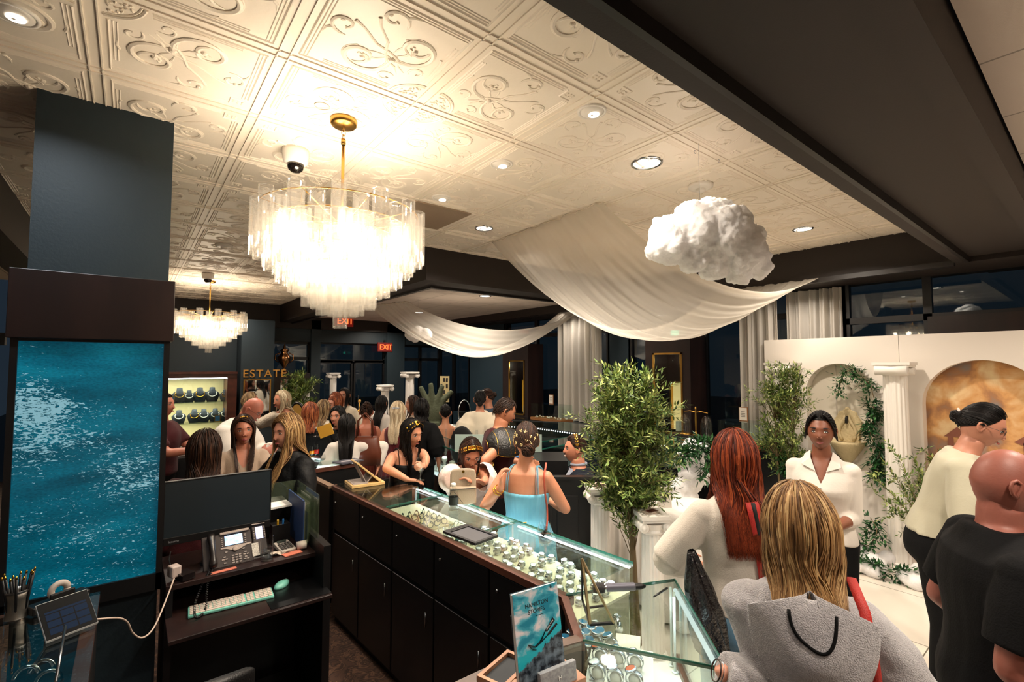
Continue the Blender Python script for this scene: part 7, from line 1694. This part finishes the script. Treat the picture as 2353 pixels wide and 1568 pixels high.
F_WSHIRT = fabric('white shirt', '#d6cec4', None, .7, (90, .1)); F_CREAM = fabric('cream blouse', '#b5b09a', None, .7, (90, .1)); F_VELVET = mat('black velvet', '#040405', .6, bump=(40, .4), spec=.18)
F_BLUE = mat('pale blue satin', '#5ba3bf', .5, noise_mix=('#69b0ca', 5), sheen=.2); F_PINK = mat('pale pink voile', '#d6bbb0', .7, bump=(60, .2), sheen=.3); F_MAROON = fabric('maroon cloth', '#32090d', '#3c0e12', .8, (180,.2), .05)
F_BEIGE = fabric('beige blouse', '#9c8876', '#a8927e'); F_RUST = fabric('rust pleats', '#6e2a1a', '#7c3322'); F_NAVY = fabric('navy wool', '#0c131f', '#101826', .8, (180,.2), .05); F_SILVER = mat('silver sequins', '#a79c8c', .3, metal=.6, bump=(120, .8))
F_SHAWL = fabric('ivory shawl', '#dccfb8', None); F_DENIM = fabric('blue costume', '#2b4358', None); F_GREYSH = fabric('grey check shirt', '#8d93a3', '#9ca2b2')
F_RED = fabric('wine dress', '#4a0f16', '#5a141c')
M_STRAPRED = mat('red strap', '#b3251c', .6, bump=(300, .3)); M_LEATHER = mat('tan leather', '#8f3f26', .5)
def glasses(T, m=None):
    g = mb()
    for s_ in (-1, 1):
        P = [T.HM @ V((s_*(.031+.020*math.cos(a)), .098, .004+.015*math.sin(a))) for a in [2*PI*i/14 for i in range(15)]]; g.tube(P, .0011, 5)
        g.tube([T.HM @ V((s_*.051, .096, .008)), T.HM @ V((s_*.074, .06, .012)), T.HM @ V((s_*.079, 0, .010))], .0012, 5)
    g.tube([T.HM @ V((-.011, .099, .006)), T.HM @ V((0, .102, .009)), T.HM @ V((.011, .099, .006))], .0011, 5)
    return g.build('glasses', m or mat('spectacle frame', '#241510', .3), T.root, True)
def torus_at(name, T, c, R, r, m, ax=(0, 0, 1), flat=1.):
    ax = V(ax).normalized(); u = ax.orthogonal().normalized(); w = ax.cross(u); g = mb()
    g.tube([V(c)+u*math.cos(a)*R+w*math.sin(a)*R*flat for a in [2*PI*i/24 for i in range(25)]], r, 6); return g.build(name, m, T.root, True)
# --- 1 blonde in the fleece hoodie
t = person('person in grey fleece hoodie with shoulder-length blonde hair, nearest the camera', 1838, 1140, 1.42, 188, skin='#c98c72', fat=1.08,
    top=dict(m=F_FLEECE, off=.026, lo=.80, amp=.014, name='fleece_hoodie', puff=1.12, f=(7, 7, 6)), bottom=dict(m=F_JEANS),
    arms={'L': dict(w=atz(1655, 1545, 1.12), dir=(atz(1600, 1480, 1.062)-atz(1655, 1545, 1.12)), palm=(0, 0, -1), curl=.08, pole=(-.1, -.5, -1), spread=1.35), 'R': dict(to=(.16, .26, 1.0), pole=(1, -.4, -.3))},
    hair=dict(style='long', n=4200, length=.225, r=.0023, wave=.016, gather=0, puff=1.13, layers=.12, clear=.03, segs=18, spray=.03), hairm='blonde', near=2, headrot=(-14, 8, 0))
T1 = t
for a in (t.root.children):
    if a.name.startswith('body'):
        A1 = t.arm[1]
def local_hand_dir(T, w): return (T.Rz.inverted() @ V(w))
# hood resting on the back
g = mb(); s_ = t.s
def hood(u, v):
    a = (u-.5)*PI*1.02; rho = v; x = .145*rho*math.sin(a); z = 1.43-.245*rho*abs(math.cos(a))-.03*rho*rho
    bul = .075*math.sin(PI*min(1, rho*.82+.06))**.8*(.35+.65*abs(math.cos(a))**.7)+.009*math.sin(rho*15+a*1.5)*rho*math.cos(a)**2
    y = -.085-bul-.02*(1-rho); return t.bend(V((x, y, z))*s_)
g.grid(hood, 44, 26); h = g.build('hood', F_FLEECE, t.root, True); sm = h.modifiers.new('so', 'SOLIDIFY'); sm.thickness = .03; sm.offset = -1
g = mb(); g.tube([hood(i/24, .40+.02*math.sin(i*.5))+V((0, -.031, .004)) for i in range(1, 24)], .0045, 6); g.build('hood_trim', F_BLACKT, t.root, True)
def shoulder_strap(T, x0, z_end, off, m, w, name='bag_strap', x1=None, front=False):
    pts = []; s = T.s
    for i in range(16):
        f = i/15; z = 1.415-(1.415-z_end)*f; rx, ry, c = ringat(T.R, min(z, 1.39)); rx *= T.fat; ry *= T.fat; x = x0+((x1 if x1 is not None else x0)-x0)*f
        y = c-(ry+off)*math.sqrt(max(.03, 1-min(.96, (x/(rx+off))**2))) if f > .0 else c
        pts.append(T.bend(V((x, y if not front else -y, z+.02*(1-f)+off*(1-f)*.6))*s)+T.Z)
    g = mb()
    for a, b in zip(pts, pts[1:]): pass
    up = V((0, -1, .2))
    g.tube(pts, w/2, 6, flat=.22); o = g.build(name, m, T.root, True); return o
shoulder_strap(t, .125, .80, .062, M_STRAPRED, .030, x1=.205)
torus_at('bracelet', t, t.arm[1][2]+(t.arm[1][2]-t.arm[1][1]).normalized()*.012, .029, .0022, mat('dark beads', '#2b1712', .3), (t.arm[1][2]-t.arm[1][1]))
torus_at('bracelet', t, t.arm[1][2]+(t.arm[1][2]-t.arm[1][1]).normalized()*.004, .030, .0015, M_CHROME, (t.arm[1][2]-t.arm[1][1]))
# --- 2 redhead
t = person('person with long copper-red hair in white sweater and light jeans', 1690, 1003, 2.2, 196, skin='#cf977d', fat=1.05,
    top=dict(m=F_KNIT, off=.024, lo=.93, amp=.013, name='sweater', puff=1.08, f=(8, 8, 5)), bottom=dict(m=F_JEANS, name='jeans', off=.016),
    arms={'L': dict(to=(-.17, .20, 1.02), pole=(-1, -.6, -.4)), 'R': dict(to=(.12, .26, 1.10), pole=(1, -.4, -.5))},
    hair=dict(style='long', n=4000, length=.36, r=.0024, wave=.030, gather=.12, puff=1.12, layers=.12, clear=.03, segs=18, spray=.07), hairm='redhead', near=2, headrot=(-6, 4, 0)); T2 = t
shoulder_strap(t, .02, .92, .045, M_STRAPRED, .062, x1=.10); o = shoulder_strap(t, .022, .92, .050, mat('black webbing', '#0a0a0b', .7), .020, x1=.102)
# --- 3 server
t = person('person in white rolled-sleeve blouse and black trousers facing the camera before the backdrop', 1885, 950, 3.1, -4, skin='#7d4a34', fat=1.03,
    top=dict(m=F_WSHIRT, off=.013, lo=.90, sleeve=1.45, amp=.010, name='blouse', puff=1.0, cut=lambda c: c.y > 0 and c.z > 1.27 and abs(c.x) < (c.z-1.27)*.42), bottom=dict(m=F_BLACKT, hi=.93),
    arms={'R': dict(to=(.09, .24, 1.07), dir=(-.9, .5, -.1), palm=(0, -.7, -.6), curl=.9, pole=(.3, -1, -.6)), 'L': dict(to=(-.085, .24, 1.05), dir=(.9, .4, -.1), palm=(0, -.7, -.6), curl=.9, pole=(-.3, -1, -.6))},
    hair=dict(style='updo', n=1200, length=.03, r=.0022, knot=(0, -.9, -.35), puff=1.02), hairm='black', smile=.6, lip='#7c3a34', near=2); T3 = t
g = mb()
for s_ in (-1, 1):
    for j in range(8):
        P = []
        for i in range(9):
            f = i/8; P.append(t.HM @ V((s_*(.02+.062*math.sin(f*1.5)*(1+.02*j)), .075-.065*f**1.3+.01*math.sin(f*3)-.003*j, .115-.16*f**1.4-.002*j)))
        g.tube(P, [.006]*8+[.002], 5, flat=.5)
g.sh = [.2]*len(g.v); g.build('fringe', hairmat('black'), t.root, True)
g = mb()
for s_ in (-1, 1): # collar
    a = t.bend(V((s_*.060, -.01, 1.455))*t.s); b = t.bend(V((s_*.055, .075, 1.42))*t.s); c = t.bend(V((s_*.028, .115, 1.345))*t.s); d = t.bend(V((s_*.105, .085, 1.375))*t.s); e = t.bend(V((s_*.095, -.01, 1.425))*t.s)
    g.add([a, b, c, d, e], [(0, 1, 3, 4), (1, 2, 3)])
o = g.build('collar', F_WSHIRT, t.root); o.modifiers.new('s', 'SOLIDIFY').thickness = .004
g = mb()
for i in range(7): z = 1.25-.05*i; rx, ry, c = ringat(RF, z); g.ell(V((0, c+ry*1.03+.022, z))*t.s, .0045, 6, 4)
g.build('buttons', M_CHROME, t.root, True)
# --- 4 bald man
t = person('bald person in black shirt cropped by the right picture edge', 2291, 1034, 1.68, 110, male=True, skin='#965a4c', fat=1.24, shw=1.08,
    top=dict(m=F_BLACKT, off=.030, lo=.84, sleeve=.8, amp=.008, hi=1.44), bottom=dict(m=F_BLACKT), near=2, headrot=(0, 6, 0), hairm='buzz', arms={'R': dict(to=(.26, .12, .92), pole=(.1, -1, 0)), 'L': dict(to=(-.27, .10, .92), pole=(-.1, -1, 0))}); T4 = t
# --- 5 cream blouse
t = person('person in cream blouse with black ponytail and glasses before the painted arch', 2262, 930, 2.75, 92, skin='#b87e66', fat=1.1, lean=.28,
    top=dict(m=F_CREAM, off=.026, lo=.95, sleeve=1.5, amp=.012, name='blouse', puff=1.1), bottom=dict(m=F_BLACKT), hair=dict(style='updo', n=1400, length=.040, knot=(0, -.92, .05), r=.0022, puff=1.03), hairm='black', headrot=(0, 10, 0),
    arms={'R': dict(to=(.14, .34, 1.12)), 'L': dict(to=(-.14, .34, 1.12))}); T5 = t
glasses(t); torus_at('hair_tie', t, t.HM @ V((0, -.112, .03)), .02, .007, F_PINK, (0, 1, .2))
# --- 6 blue dress
t = person('person in pale blue strappy dress with gold flowers pinned in an updo', 1208, 980, 3.28, 163, skin='#c98a6b', fat=1.13, near=2,
    dress=dict(m=F_BLUE, hi=1.235, waist=1.04, lo=.12, pleats=34, pa=.010, flare=.10, straps=[(.085, .105), (.095, .12)]),
    arms={'L': dict(w=atd(1152, 1118, 3.12), dir=(-.15, .35, 1), palm=(1, .3, 0), curl=1.0, pole=(-.6, -.4, -1)), 'R': dict(to=(.10, .28, 1.1), pole=(1, -.3, -.8))},
    hair=dict(style='updo', n=1500, length=.048, knot=(.1, -.85, -.42), r=.0024, puff=1.05), hairm='brown', headrot=(-18, 12, 0)); T6 = t
flowers(t, [(2.2+.35*i, .35-.22*math.sin(i*1.3)) for i in range(6)]+[(-1.9, .25), (-1.75, .05), (-2.0, .45), (-2.3, -.1), (-2.8, -.2), (2.9, -.15), (3.1, .0)], mat('pale gold petals', '#e9cf92', .35, metal=.4), .011)
torus_at('gold_cuff', t, t.arm[1][2]-(t.arm[1][2]-t.arm[1][1]).normalized()*.03, .031, .004, M_GOLD, (t.arm[1][2]-t.arm[1][1])); torus_at('gold_cuff', t, t.arm[1][2]-(t.arm[1][2]-t.arm[1][1]).normalized()*.05, .033, .004, M_GOLD, (t.arm[1][2]-t.arm[1][1]))
torus_at('gold_belt', t, t.bend(V((0, .002, 1.04))*t.s), .145*t.s, .003, M_GOLD, flat=.76)
shoulder_strap(t, .155, .95, .02, mat('coral strap', '#b8503a', .5), .014, x1=.17)
g = mb(); e = t.HM @ V((-.076, 0, -.035)); g.tube([e, e-V((0, 0, .035))], .0012, 5); g.ell(e-V((0, 0, .042)), .006, 8, 6); g.build('earring', M_GOLD, t.root, True)
# --- 7 shawl
t = person('person in pale pink shawl and gold leaf crown bent over a clutch bag', 1083, 1012, 3.7, 12, skin='#bd7f63', fat=1.02, lean=.42, near=2,
    top=dict(m=F_PINK, off=.040, lo=.80, sleeve=1.55, amp=.016, puff=1.2, name='shawl', flare=.25, cut=lambda c: c.y > .10 and c.z > 1.02 and abs(c.x) < (c.z-1.0)*.27), bottom=None,
    dress=dict(m=F_SHAWL, hi=1.2, waist=1.06, lo=.15, pleats=20),
    arms={'R': dict(w=atd(1050, 1105, 3.28), dir=(-.8, .5, .3), palm=(-.3, .3, -1), curl=.8, pole=(1, -.6, -.7)), 'L': dict(w=atd(1112, 1118, 3.25), dir=(.9, .3, .5), palm=(.3, .4, -1), curl=.9, pole=(-1, -.6, -.7))},
    hair=dict(style='long', n=1400, length=.18, r=.0026, wave=.006, puff=1.03, layers=.08), hairm='brown', headrot=(0, 16, 0)); T7 = t
leaf_crown(t, 0, 18, -1.25, 1.25, .95, leaf=.022, rows=2)
g = mb(); c = t.bend(V((0, .03, 1.40))*t.s)
for i in range(17): a = PI*i/16; p = c+V((.075*math.cos(a), .012+.085*math.sin(a), -.035*math.sin(a))); g.ell(p, (.008, .008, .006), 8, 5)
g.build('gold_necklace', M_GOLD, t.root, True)
# --- 8 black dress
t = person('person in black strap dress and gold leaf band resting arms on the glass counter', 947, 968, 4.2, 22, skin='#c08465', fat=1.1, lean=.28, near=2,
    dress=dict(m=F_VELVET, hi=1.30, waist=1.06, lo=.2, pleats=18, pa=.003, straps=[(.11, .12)], cut=lambda c: c.y > .05 and c.z > 1.26-.0 and abs(c.x) < (c.z-1.24)*1.2),
    arms={'R': dict(w=atz(937, 1103, 1.085), dir=(-.9, .5, -.1), palm=(0, .1, -1), curl=.4, pole=(1, -.6, .3)), 'L': dict(w=atd(978, 1082, 3.72), dir=(.7, .6, .3), palm=(.6, .3, 0), curl=1.1, pole=(-1, -.5, .2))},
    hair=dict(style='long', n=1300, length=.34, r=.0028, wave=.018, puff=1.05, layers=.1, front=.6), hairm='black', headrot=(-22, 4, 0), lip='#8f4a40'); T8 = t
leaf_crown(t, 0, 10, -1.3, 1.3, 1.0, leaf=.03, w=.5)
# --- 9 costumed soldier
t = person('person in maroon tunic with black leather shoulder armour edged in gold', 1160, 916, 4.35, 112, male=True, skin='#b97a5a', fat=1.05, lean=.16, near=1,
    top=dict(m=F_MAROON, off=.02, lo=.85, sleeve=.35, amp=.008, name='tunic'), bottom=dict(m=F_BLACKT),
    arms={'R': dict(w=atd(1137, 1086, 4.15), pole=(.2, -.8, -.8), curl=.5), 'L': dict(to=(-.1, .36, 1.08), pole=(-1, -.5, -.6))},
    hair=dict(style='short', n=700, length=.02, knot=(0, -.3, -.9), r=.003, puff=1.0), hairm='buzz', headrot=(10, 14, 0)); T9 = t
M_ARMOR = mat('black tooled leather', '#0d0c0b', .35, bump=(70, .7))
Sx = t.arm[0][0]; g = mb(); gg = mb()
def pauld(u, v):
    a = (u-.5)*2.5; b = v*1.9-.12; r = .150; c = Sx+V((-.02, -.01, -.03)); return c+V((r*math.sin(b)*math.cos(a)*1.05, r*1.12*math.sin(a), r*math.cos(b)*math.cos(a)*.95-.05*v*math.cos(a)))
g.grid(pauld, 22, 16); o = g.build('shoulder_armour', M_ARMOR, t.root, True); o.modifiers.new('s', 'SOLIDIFY').thickness = .006
for u in (0, .25, .5, .75, 1): gg.tube([pauld(u, j/12)+(pauld(u, j/12)-Sx).normalized()*.005 for j in range(13)], .003, 5)
gg.tube([pauld(i/20, 1)+(pauld(i/20, 1)-Sx).normalized()*.004 for i in range(21)], .0035, 5); gg.tube([pauld(i/20, 0)+V((0, 0, .004)) for i in range(21)], .003, 5); gg.build('gold_piping', M_GOLD, t.root, True)
S9, E9, W9 = t.arm[0][:3]; g = mb(); g.tube([E9.lerp(W9, .35), E9.lerp(W9, .9)], [.042, .034], 14); g.build('bracer', M_ARMOR, t.root, True)
torus_at('bracer_band', t, E9.lerp(W9, .9), .036, .004, M_GOLD, W9-E9); torus_at('bracer_band', t, E9.lerp(W9, .37), .044, .004, M_GOLD, W9-E9)
# --- 10 seated man
t = person('smiling person in navy jacket with gold headband seated beyond the black partition', 1325, 1002, 4.35, -78, male=True, H=1.74, seated=True, skin='#c28064', smile=1.2, lip='#e6d5c8', near=2, lean=.05,
    top=dict(m=F_NAVY, off=.026, lo=.84, amp=.008, name='jacket', cut=lambda c: c.y > .06 and c.z > 1.12 and abs(c.x) < (c.z-1.10)*.30), bottom=dict(m=F_NAVY),
    arms={'R': dict(to=(.15, .32, .95)), 'L': dict(to=(-.15, .32, .95))}, hair=dict(style='short', n=1500, length=.045, knot=(0, -.9, .0), r=.0036, puff=1.03), hairm='brown', headrot=(0, -4, 0)); T10 = t
g = mb(); vs = []
for i in range(15):
    z = 1.425-.02*i
    for k in range(9):
        a = (k/8-.5)*1.3; rx, ry, c = ringat(RM, z); vs.append(t.bend(V(((rx+.012)*math.sin(a)*.9, c+(ry+.013)*math.cos(a), z))*t.s)+t.Z)
g.add(vs, [(i*9+k, i*9+k+1, (i+1)*9+k+1, (i+1)*9+k) for i in range(14) for k in range(8)])
g.tube([t.bend(V((.055*math.sin(a), -.005+.066*math.cos(a), 1.455))*t.s)+t.Z for a in [2*PI*i/16 for i in range(17)]], .014, 6); g.build('shirt', F_GREYSH, t.root, True)
leaf_crown(t, 0, 12, -1.35, 1.35, 1.5, leaf=.02, w=.7)
# --- 11 beige blouse
t = person('person in beige blouse with long brown hair, gold band and drop earrings', 560, 958, 3.95, 4, skin='#b9775e', fat=1.04, near=2,
    top=dict(m=F_BEIGE, off=.02, lo=.9, sleeve=.75, amp=.01, name='blouse', puff=1.25, cut=lambda c: c.y > .02 and c.z > 1.27 and abs(c.x) < (c.z-1.26)*.55), bottom=dict(m=F_BLACKT),
    arms={'R': dict(to=(.12, .3, 1.12), pole=(1, -.4, -.6)), 'L': dict(to=(-.03, .34, 1.14), dir=(.7, .6, 0), pole=(-1, -.4, -.6))},
    hair=dict(style='long', n=1300, length=.36, r=.0028, wave=.015, puff=1.04, layers=.1, front=.5, part=.3), hairm='brown', headrot=(0, 2, 3), lip='#9a4648'); T11 = t
leaf_crown(t, 0, 16, -1.3, 1.3, 1.05, leaf=.014, w=.6, rows=1)
for s_ in (-1, 1):
    g = mb(); e = t.HM @ V((s_*.078, .002, -.04))
    for i in range(3): g.cbox(e-V((0, 0, .016*i)), (.014-.002*i, .004, .014-.002*i), 0, 0, PI/4)
    g.build('earring', M_CHROME, t.root)
# --- 12 dark hair, back
t = person('person with long dark-brown hair and gold leaf clip seen from behind the monitor', 470, 1000, 3.15, 172, skin='#b0745a', fat=1.12,
    top=dict(m=F_MAROON, off=.02, lo=.9, sleeve=1.9, amp=.01), bottom=dict(m=F_BLACKT), hair=dict(style='long', n=1300, length=.36, r=.003, wave=.02, puff=1.08, layers=.16, spray=.06), hairm='brown', headrot=(12, 2, 0)); T12 = t
leaf_crown(t, 0, 12, .2, 1.5, 1.4, leaf=.016)
# --- 13 blonde in black velvet
t = person('person in black velvet jacket with long wavy blonde hair, in profile', 668, 955, 3.4, -52, skin='#cb8e74', fat=1.05, near=2,
    top=dict(m=F_VELVET, off=.028, lo=.8, sleeve=1.95, amp=.014, name='jacket', hi=1.44), bottom=dict(m=F_BLACKT),
    arms={'R': dict(to=(.1, .30, 1.08), pole=(1, -.4, -.6)), 'L': dict(to=(-.12, .28, 1.05), pole=(-1, -.4, -.6))},
    hair=dict(style='long', n=1700, length=.37, r=.0026, wave=.022, puff=1.06, layers=.12, front=.3, part=-.3, spray=.04), hairm='blonde', headrot=(4, 6, 0), lip='#a34f4e'); T13 = t
# --- 14 older man
t = person('older bald person with glasses in white shirt bending over a case', 592, 914, 4.7, 62, male=True, skin='#b8705c', fat=1.1, lean=.55, near=1,
    top=dict(m=F_WSHIRT, off=.026, lo=.88, sleeve=1.9, amp=.012, puff=1.2), bottom=dict(m=F_BLACKT), arms={'L': dict(to=(-.1, .5, 1.12)), 'R': dict(to=(.15, .5, 1.1))}, hairm='grey', headrot=(0, 12, 0)); T14 = t
glasses(t)
# --- 15
person('person in maroon short sleeves partly hidden by the water panel', 372, 905, 4.9, 60, male=True, skin='#b0705a', fat=1.1, top=dict(m=F_MAROON, off=.024, lo=.88, sleeve=.8), bottom=dict(m=F_BLACKT), arms={'L': dict(to=(-.05, .42, 1.15)), 'R': dict(to=(.1, .42, 1.15))}, hair=dict(style='short', n=160, length=.02), hairm='buzz', near=0)
# --- the crowd
def crowd(label, px, py, D, face, hairm, hst, m, **k):
    kw = dict(near=0, hairm=hairm, skin=k.pop('skin', '#bd8064'), hair=hst, top=dict(m=m, off=.022, lo=.86, sleeve=k.pop('sleeve', 1.9)), bottom=dict(m=k.pop('bm', F_BLACKT)))
    kw.update(k); return person(label, px, py, D, face, **kw)
LG = lambda l=.3, **k: dict(style='long', length=l, wave=.015, puff=1.05, **k)
crowd('person in silver sequin blouse with blonde hair, hand at the chin', 650, 898, 6.0, -62, 'pale', LG(.16), F_SILVER, arms={'R': dict(to=(.04, .12, 1.42), pole=(1, .2, -1), hand=1)}, lean=.12)
t = crowd('person with blonde hair and flower band behind the bent white-shirted man', 572, 903, 6.4, 100, 'ash', LG(.14), F_DENIM); flowers(t, [(.3*i-1.2, 1.1) for i in range(7)], M_CHROME, .012)
crowd('person in black with thick auburn hair curled over the shoulders', 713, 928, 5.15, 176, 'auburn', LG(.17, n=420, r=.007), F_BLACKT, near=1)
crowd('person with long ash-brown hair left of the strawberry-blonde one', 742, 922, 6.25, 150, 'ash', LG(.30), F_SHAWL)
crowd('person with strawberry-blonde hair standing taller in the crowd', 774, 903, 6.8, -50, 'auburn', LG(.26), F_BLACKT)
crowd('person with pale face and ginger hair half hidden in the crowd', 768, 925, 6.7, -40, 'auburn', LG(.2), F_BLACKT, H=1.55)
crowd('person with black hair far back beside the tall white column', 793, 893, 7.4, -30, 'black', LG(.35), F_SHAWL)
t = crowd('dark-haired person holding a yellow card and glass goblet', 778, 937, 5.55, -28, 'black', LG(.3), F_BLACKT, near=1, arms={'R': dict(w=atd(735, 985, 4.6), pole=(1, -.4, -1)), 'L': dict(to=(-.1, .3, 1.1))})
g = mb(); g.cbox(W2L(t, atd(748, 990, 4.55)), (.13, .012, .11), .3, 0, .35); o = g.build('yellow_card', mat('yellow card', '#c9962e', .6), None); o.matrix_world = t.root.matrix_basis.copy(); tag(o, 'yellow-gold card held up by the dark-haired person', 'card')
T23 = crowd('person with very long straight black hair in white blouse, back turned', 797, 957, 4.9, 178, 'black', dict(style='long', length=.50, wave=.003, puff=1.04, n=520, r=.0065, spray=.01), F_WSHIRT, near=1, arms={'R': dict(to=(.36, -.02, 1.08), pole=(1, .2, 0)), 'L': dict(to=(-.2, .2, 1.0))})
t = crowd('person in rust-red pleated dress with open back and dark updo', 842, 930, 6.1, 180, 'brown', dict(style='updo', n=170, length=.05, knot=(0, -.6, .6)), F_RUST, near=1, top=None, bottom=None, sleeve=0, skin='#b06a50',
      dress=dict(m=F_RUST, hi=1.40, waist=1.02, lo=.1, pleats=30, cut=lambda c: c.y < -.03 and c.z > 1.08 and abs(c.x) < (c.z-1.06)*.30), arms={'L': dict(to=(-.2, .35, 1.2)), 'R': dict(to=(.2, .2, .95))})
crowd('person in white with long straight dark hair before the short column', 876, 912, 7.0, 150, 'black', dict(style='long', length=.42, wave=.004, puff=1.04), F_WSHIRT)
t = crowd('person in wine-red sleeveless dress with long wavy pale-blonde hair', 913, 926, 5.5, 160, 'pale', LG(.32, n=420, r=.007), F_RED, near=1, top=dict(m=F_RED, off=.012, lo=.86, sleeve=0), dress=dict(m=F_RED, hi=1.1, waist=1.02, lo=.15, pleats=16)); flowers(t, [(2.6+.25*i, .4) for i in range(4)], M_CHROME, .01)
crowd('person with brown hair in profile beside the tall fluted column', 952, 912, 6.7, -75, 'brown', LG(.26), F_BEIGE)
crowd('person in black shawl top with dark curly hair near the display case', 968, 920, 5.8, 165, 'black', dict(style='long', length=.14, wave=.03, puff=1.1, n=260), F_BLACKT, near=1, top=dict(m=F_BLACKT, off=.03, lo=.86, sleeve=1.2, puff=1.5))
t = crowd('person in maroon strap top with bare back, dark hair pinned up', 1024, 932, 6.9, 180, 'black', dict(style='updo', n=170, length=.03, knot=(0, -.8, .3)), F_RED, near=1, top=None, H=1.66, seated=True, skin='#c98c6a', bottom=dict(m=F_RED), dress=None)
g = mb(); vs = []
for i in range(12):
    for k in range(30):
        a = 2*PI*k/30; z = 1.22-.03*i; rx, ry, c = ringat(RF, z); vs.append(t.bend(V(((rx+.012)*math.cos(a), c+(ry+.012)*math.sin(a), z))*t.s)+t.Z)
g.add(vs, [(i*30+k, i*30+(k+1) % 30, (i+1)*30+(k+1) % 30, (i+1)*30+k) for i in range(11) for k in range(30)])
for s_ in (-1, 1): g.tube([t.bend(V((s_*.11, -.10-.01, 1.22))*t.s)+t.Z, t.bend(V((s_*.11, -.085, 1.34))*t.s)+t.Z, t.bend(V((s_*.105, 0, 1.405))*t.s)+t.Z], .005, 5)
g.build('camisole', F_RED, t.root, True)
t = crowd('person wrapped in an ivory shawl with dark braid, by the oval mirror', 1103, 900, 6.4, 176, 'black', dict(style='updo', n=150, length=.035, knot=(.1, -.8, -.3)), F_SHAWL, near=1, top=dict(m=F_SHAWL, off=.045, lo=.62, sleeve=.7, puff=1.6, amp=.02, flare=.1))
t = crowd('person in blue-grey top with flowered hair facing the ivory-shawled one', 1120, 896, 6.9, -95, 'brown', dict(style='updo', n=150, length=.035, knot=(0, -.8, .2)), F_DENIM, lean=.1); flowers(t, [(.4*i-1, .9) for i in range(6)], M_CHROME, .012)
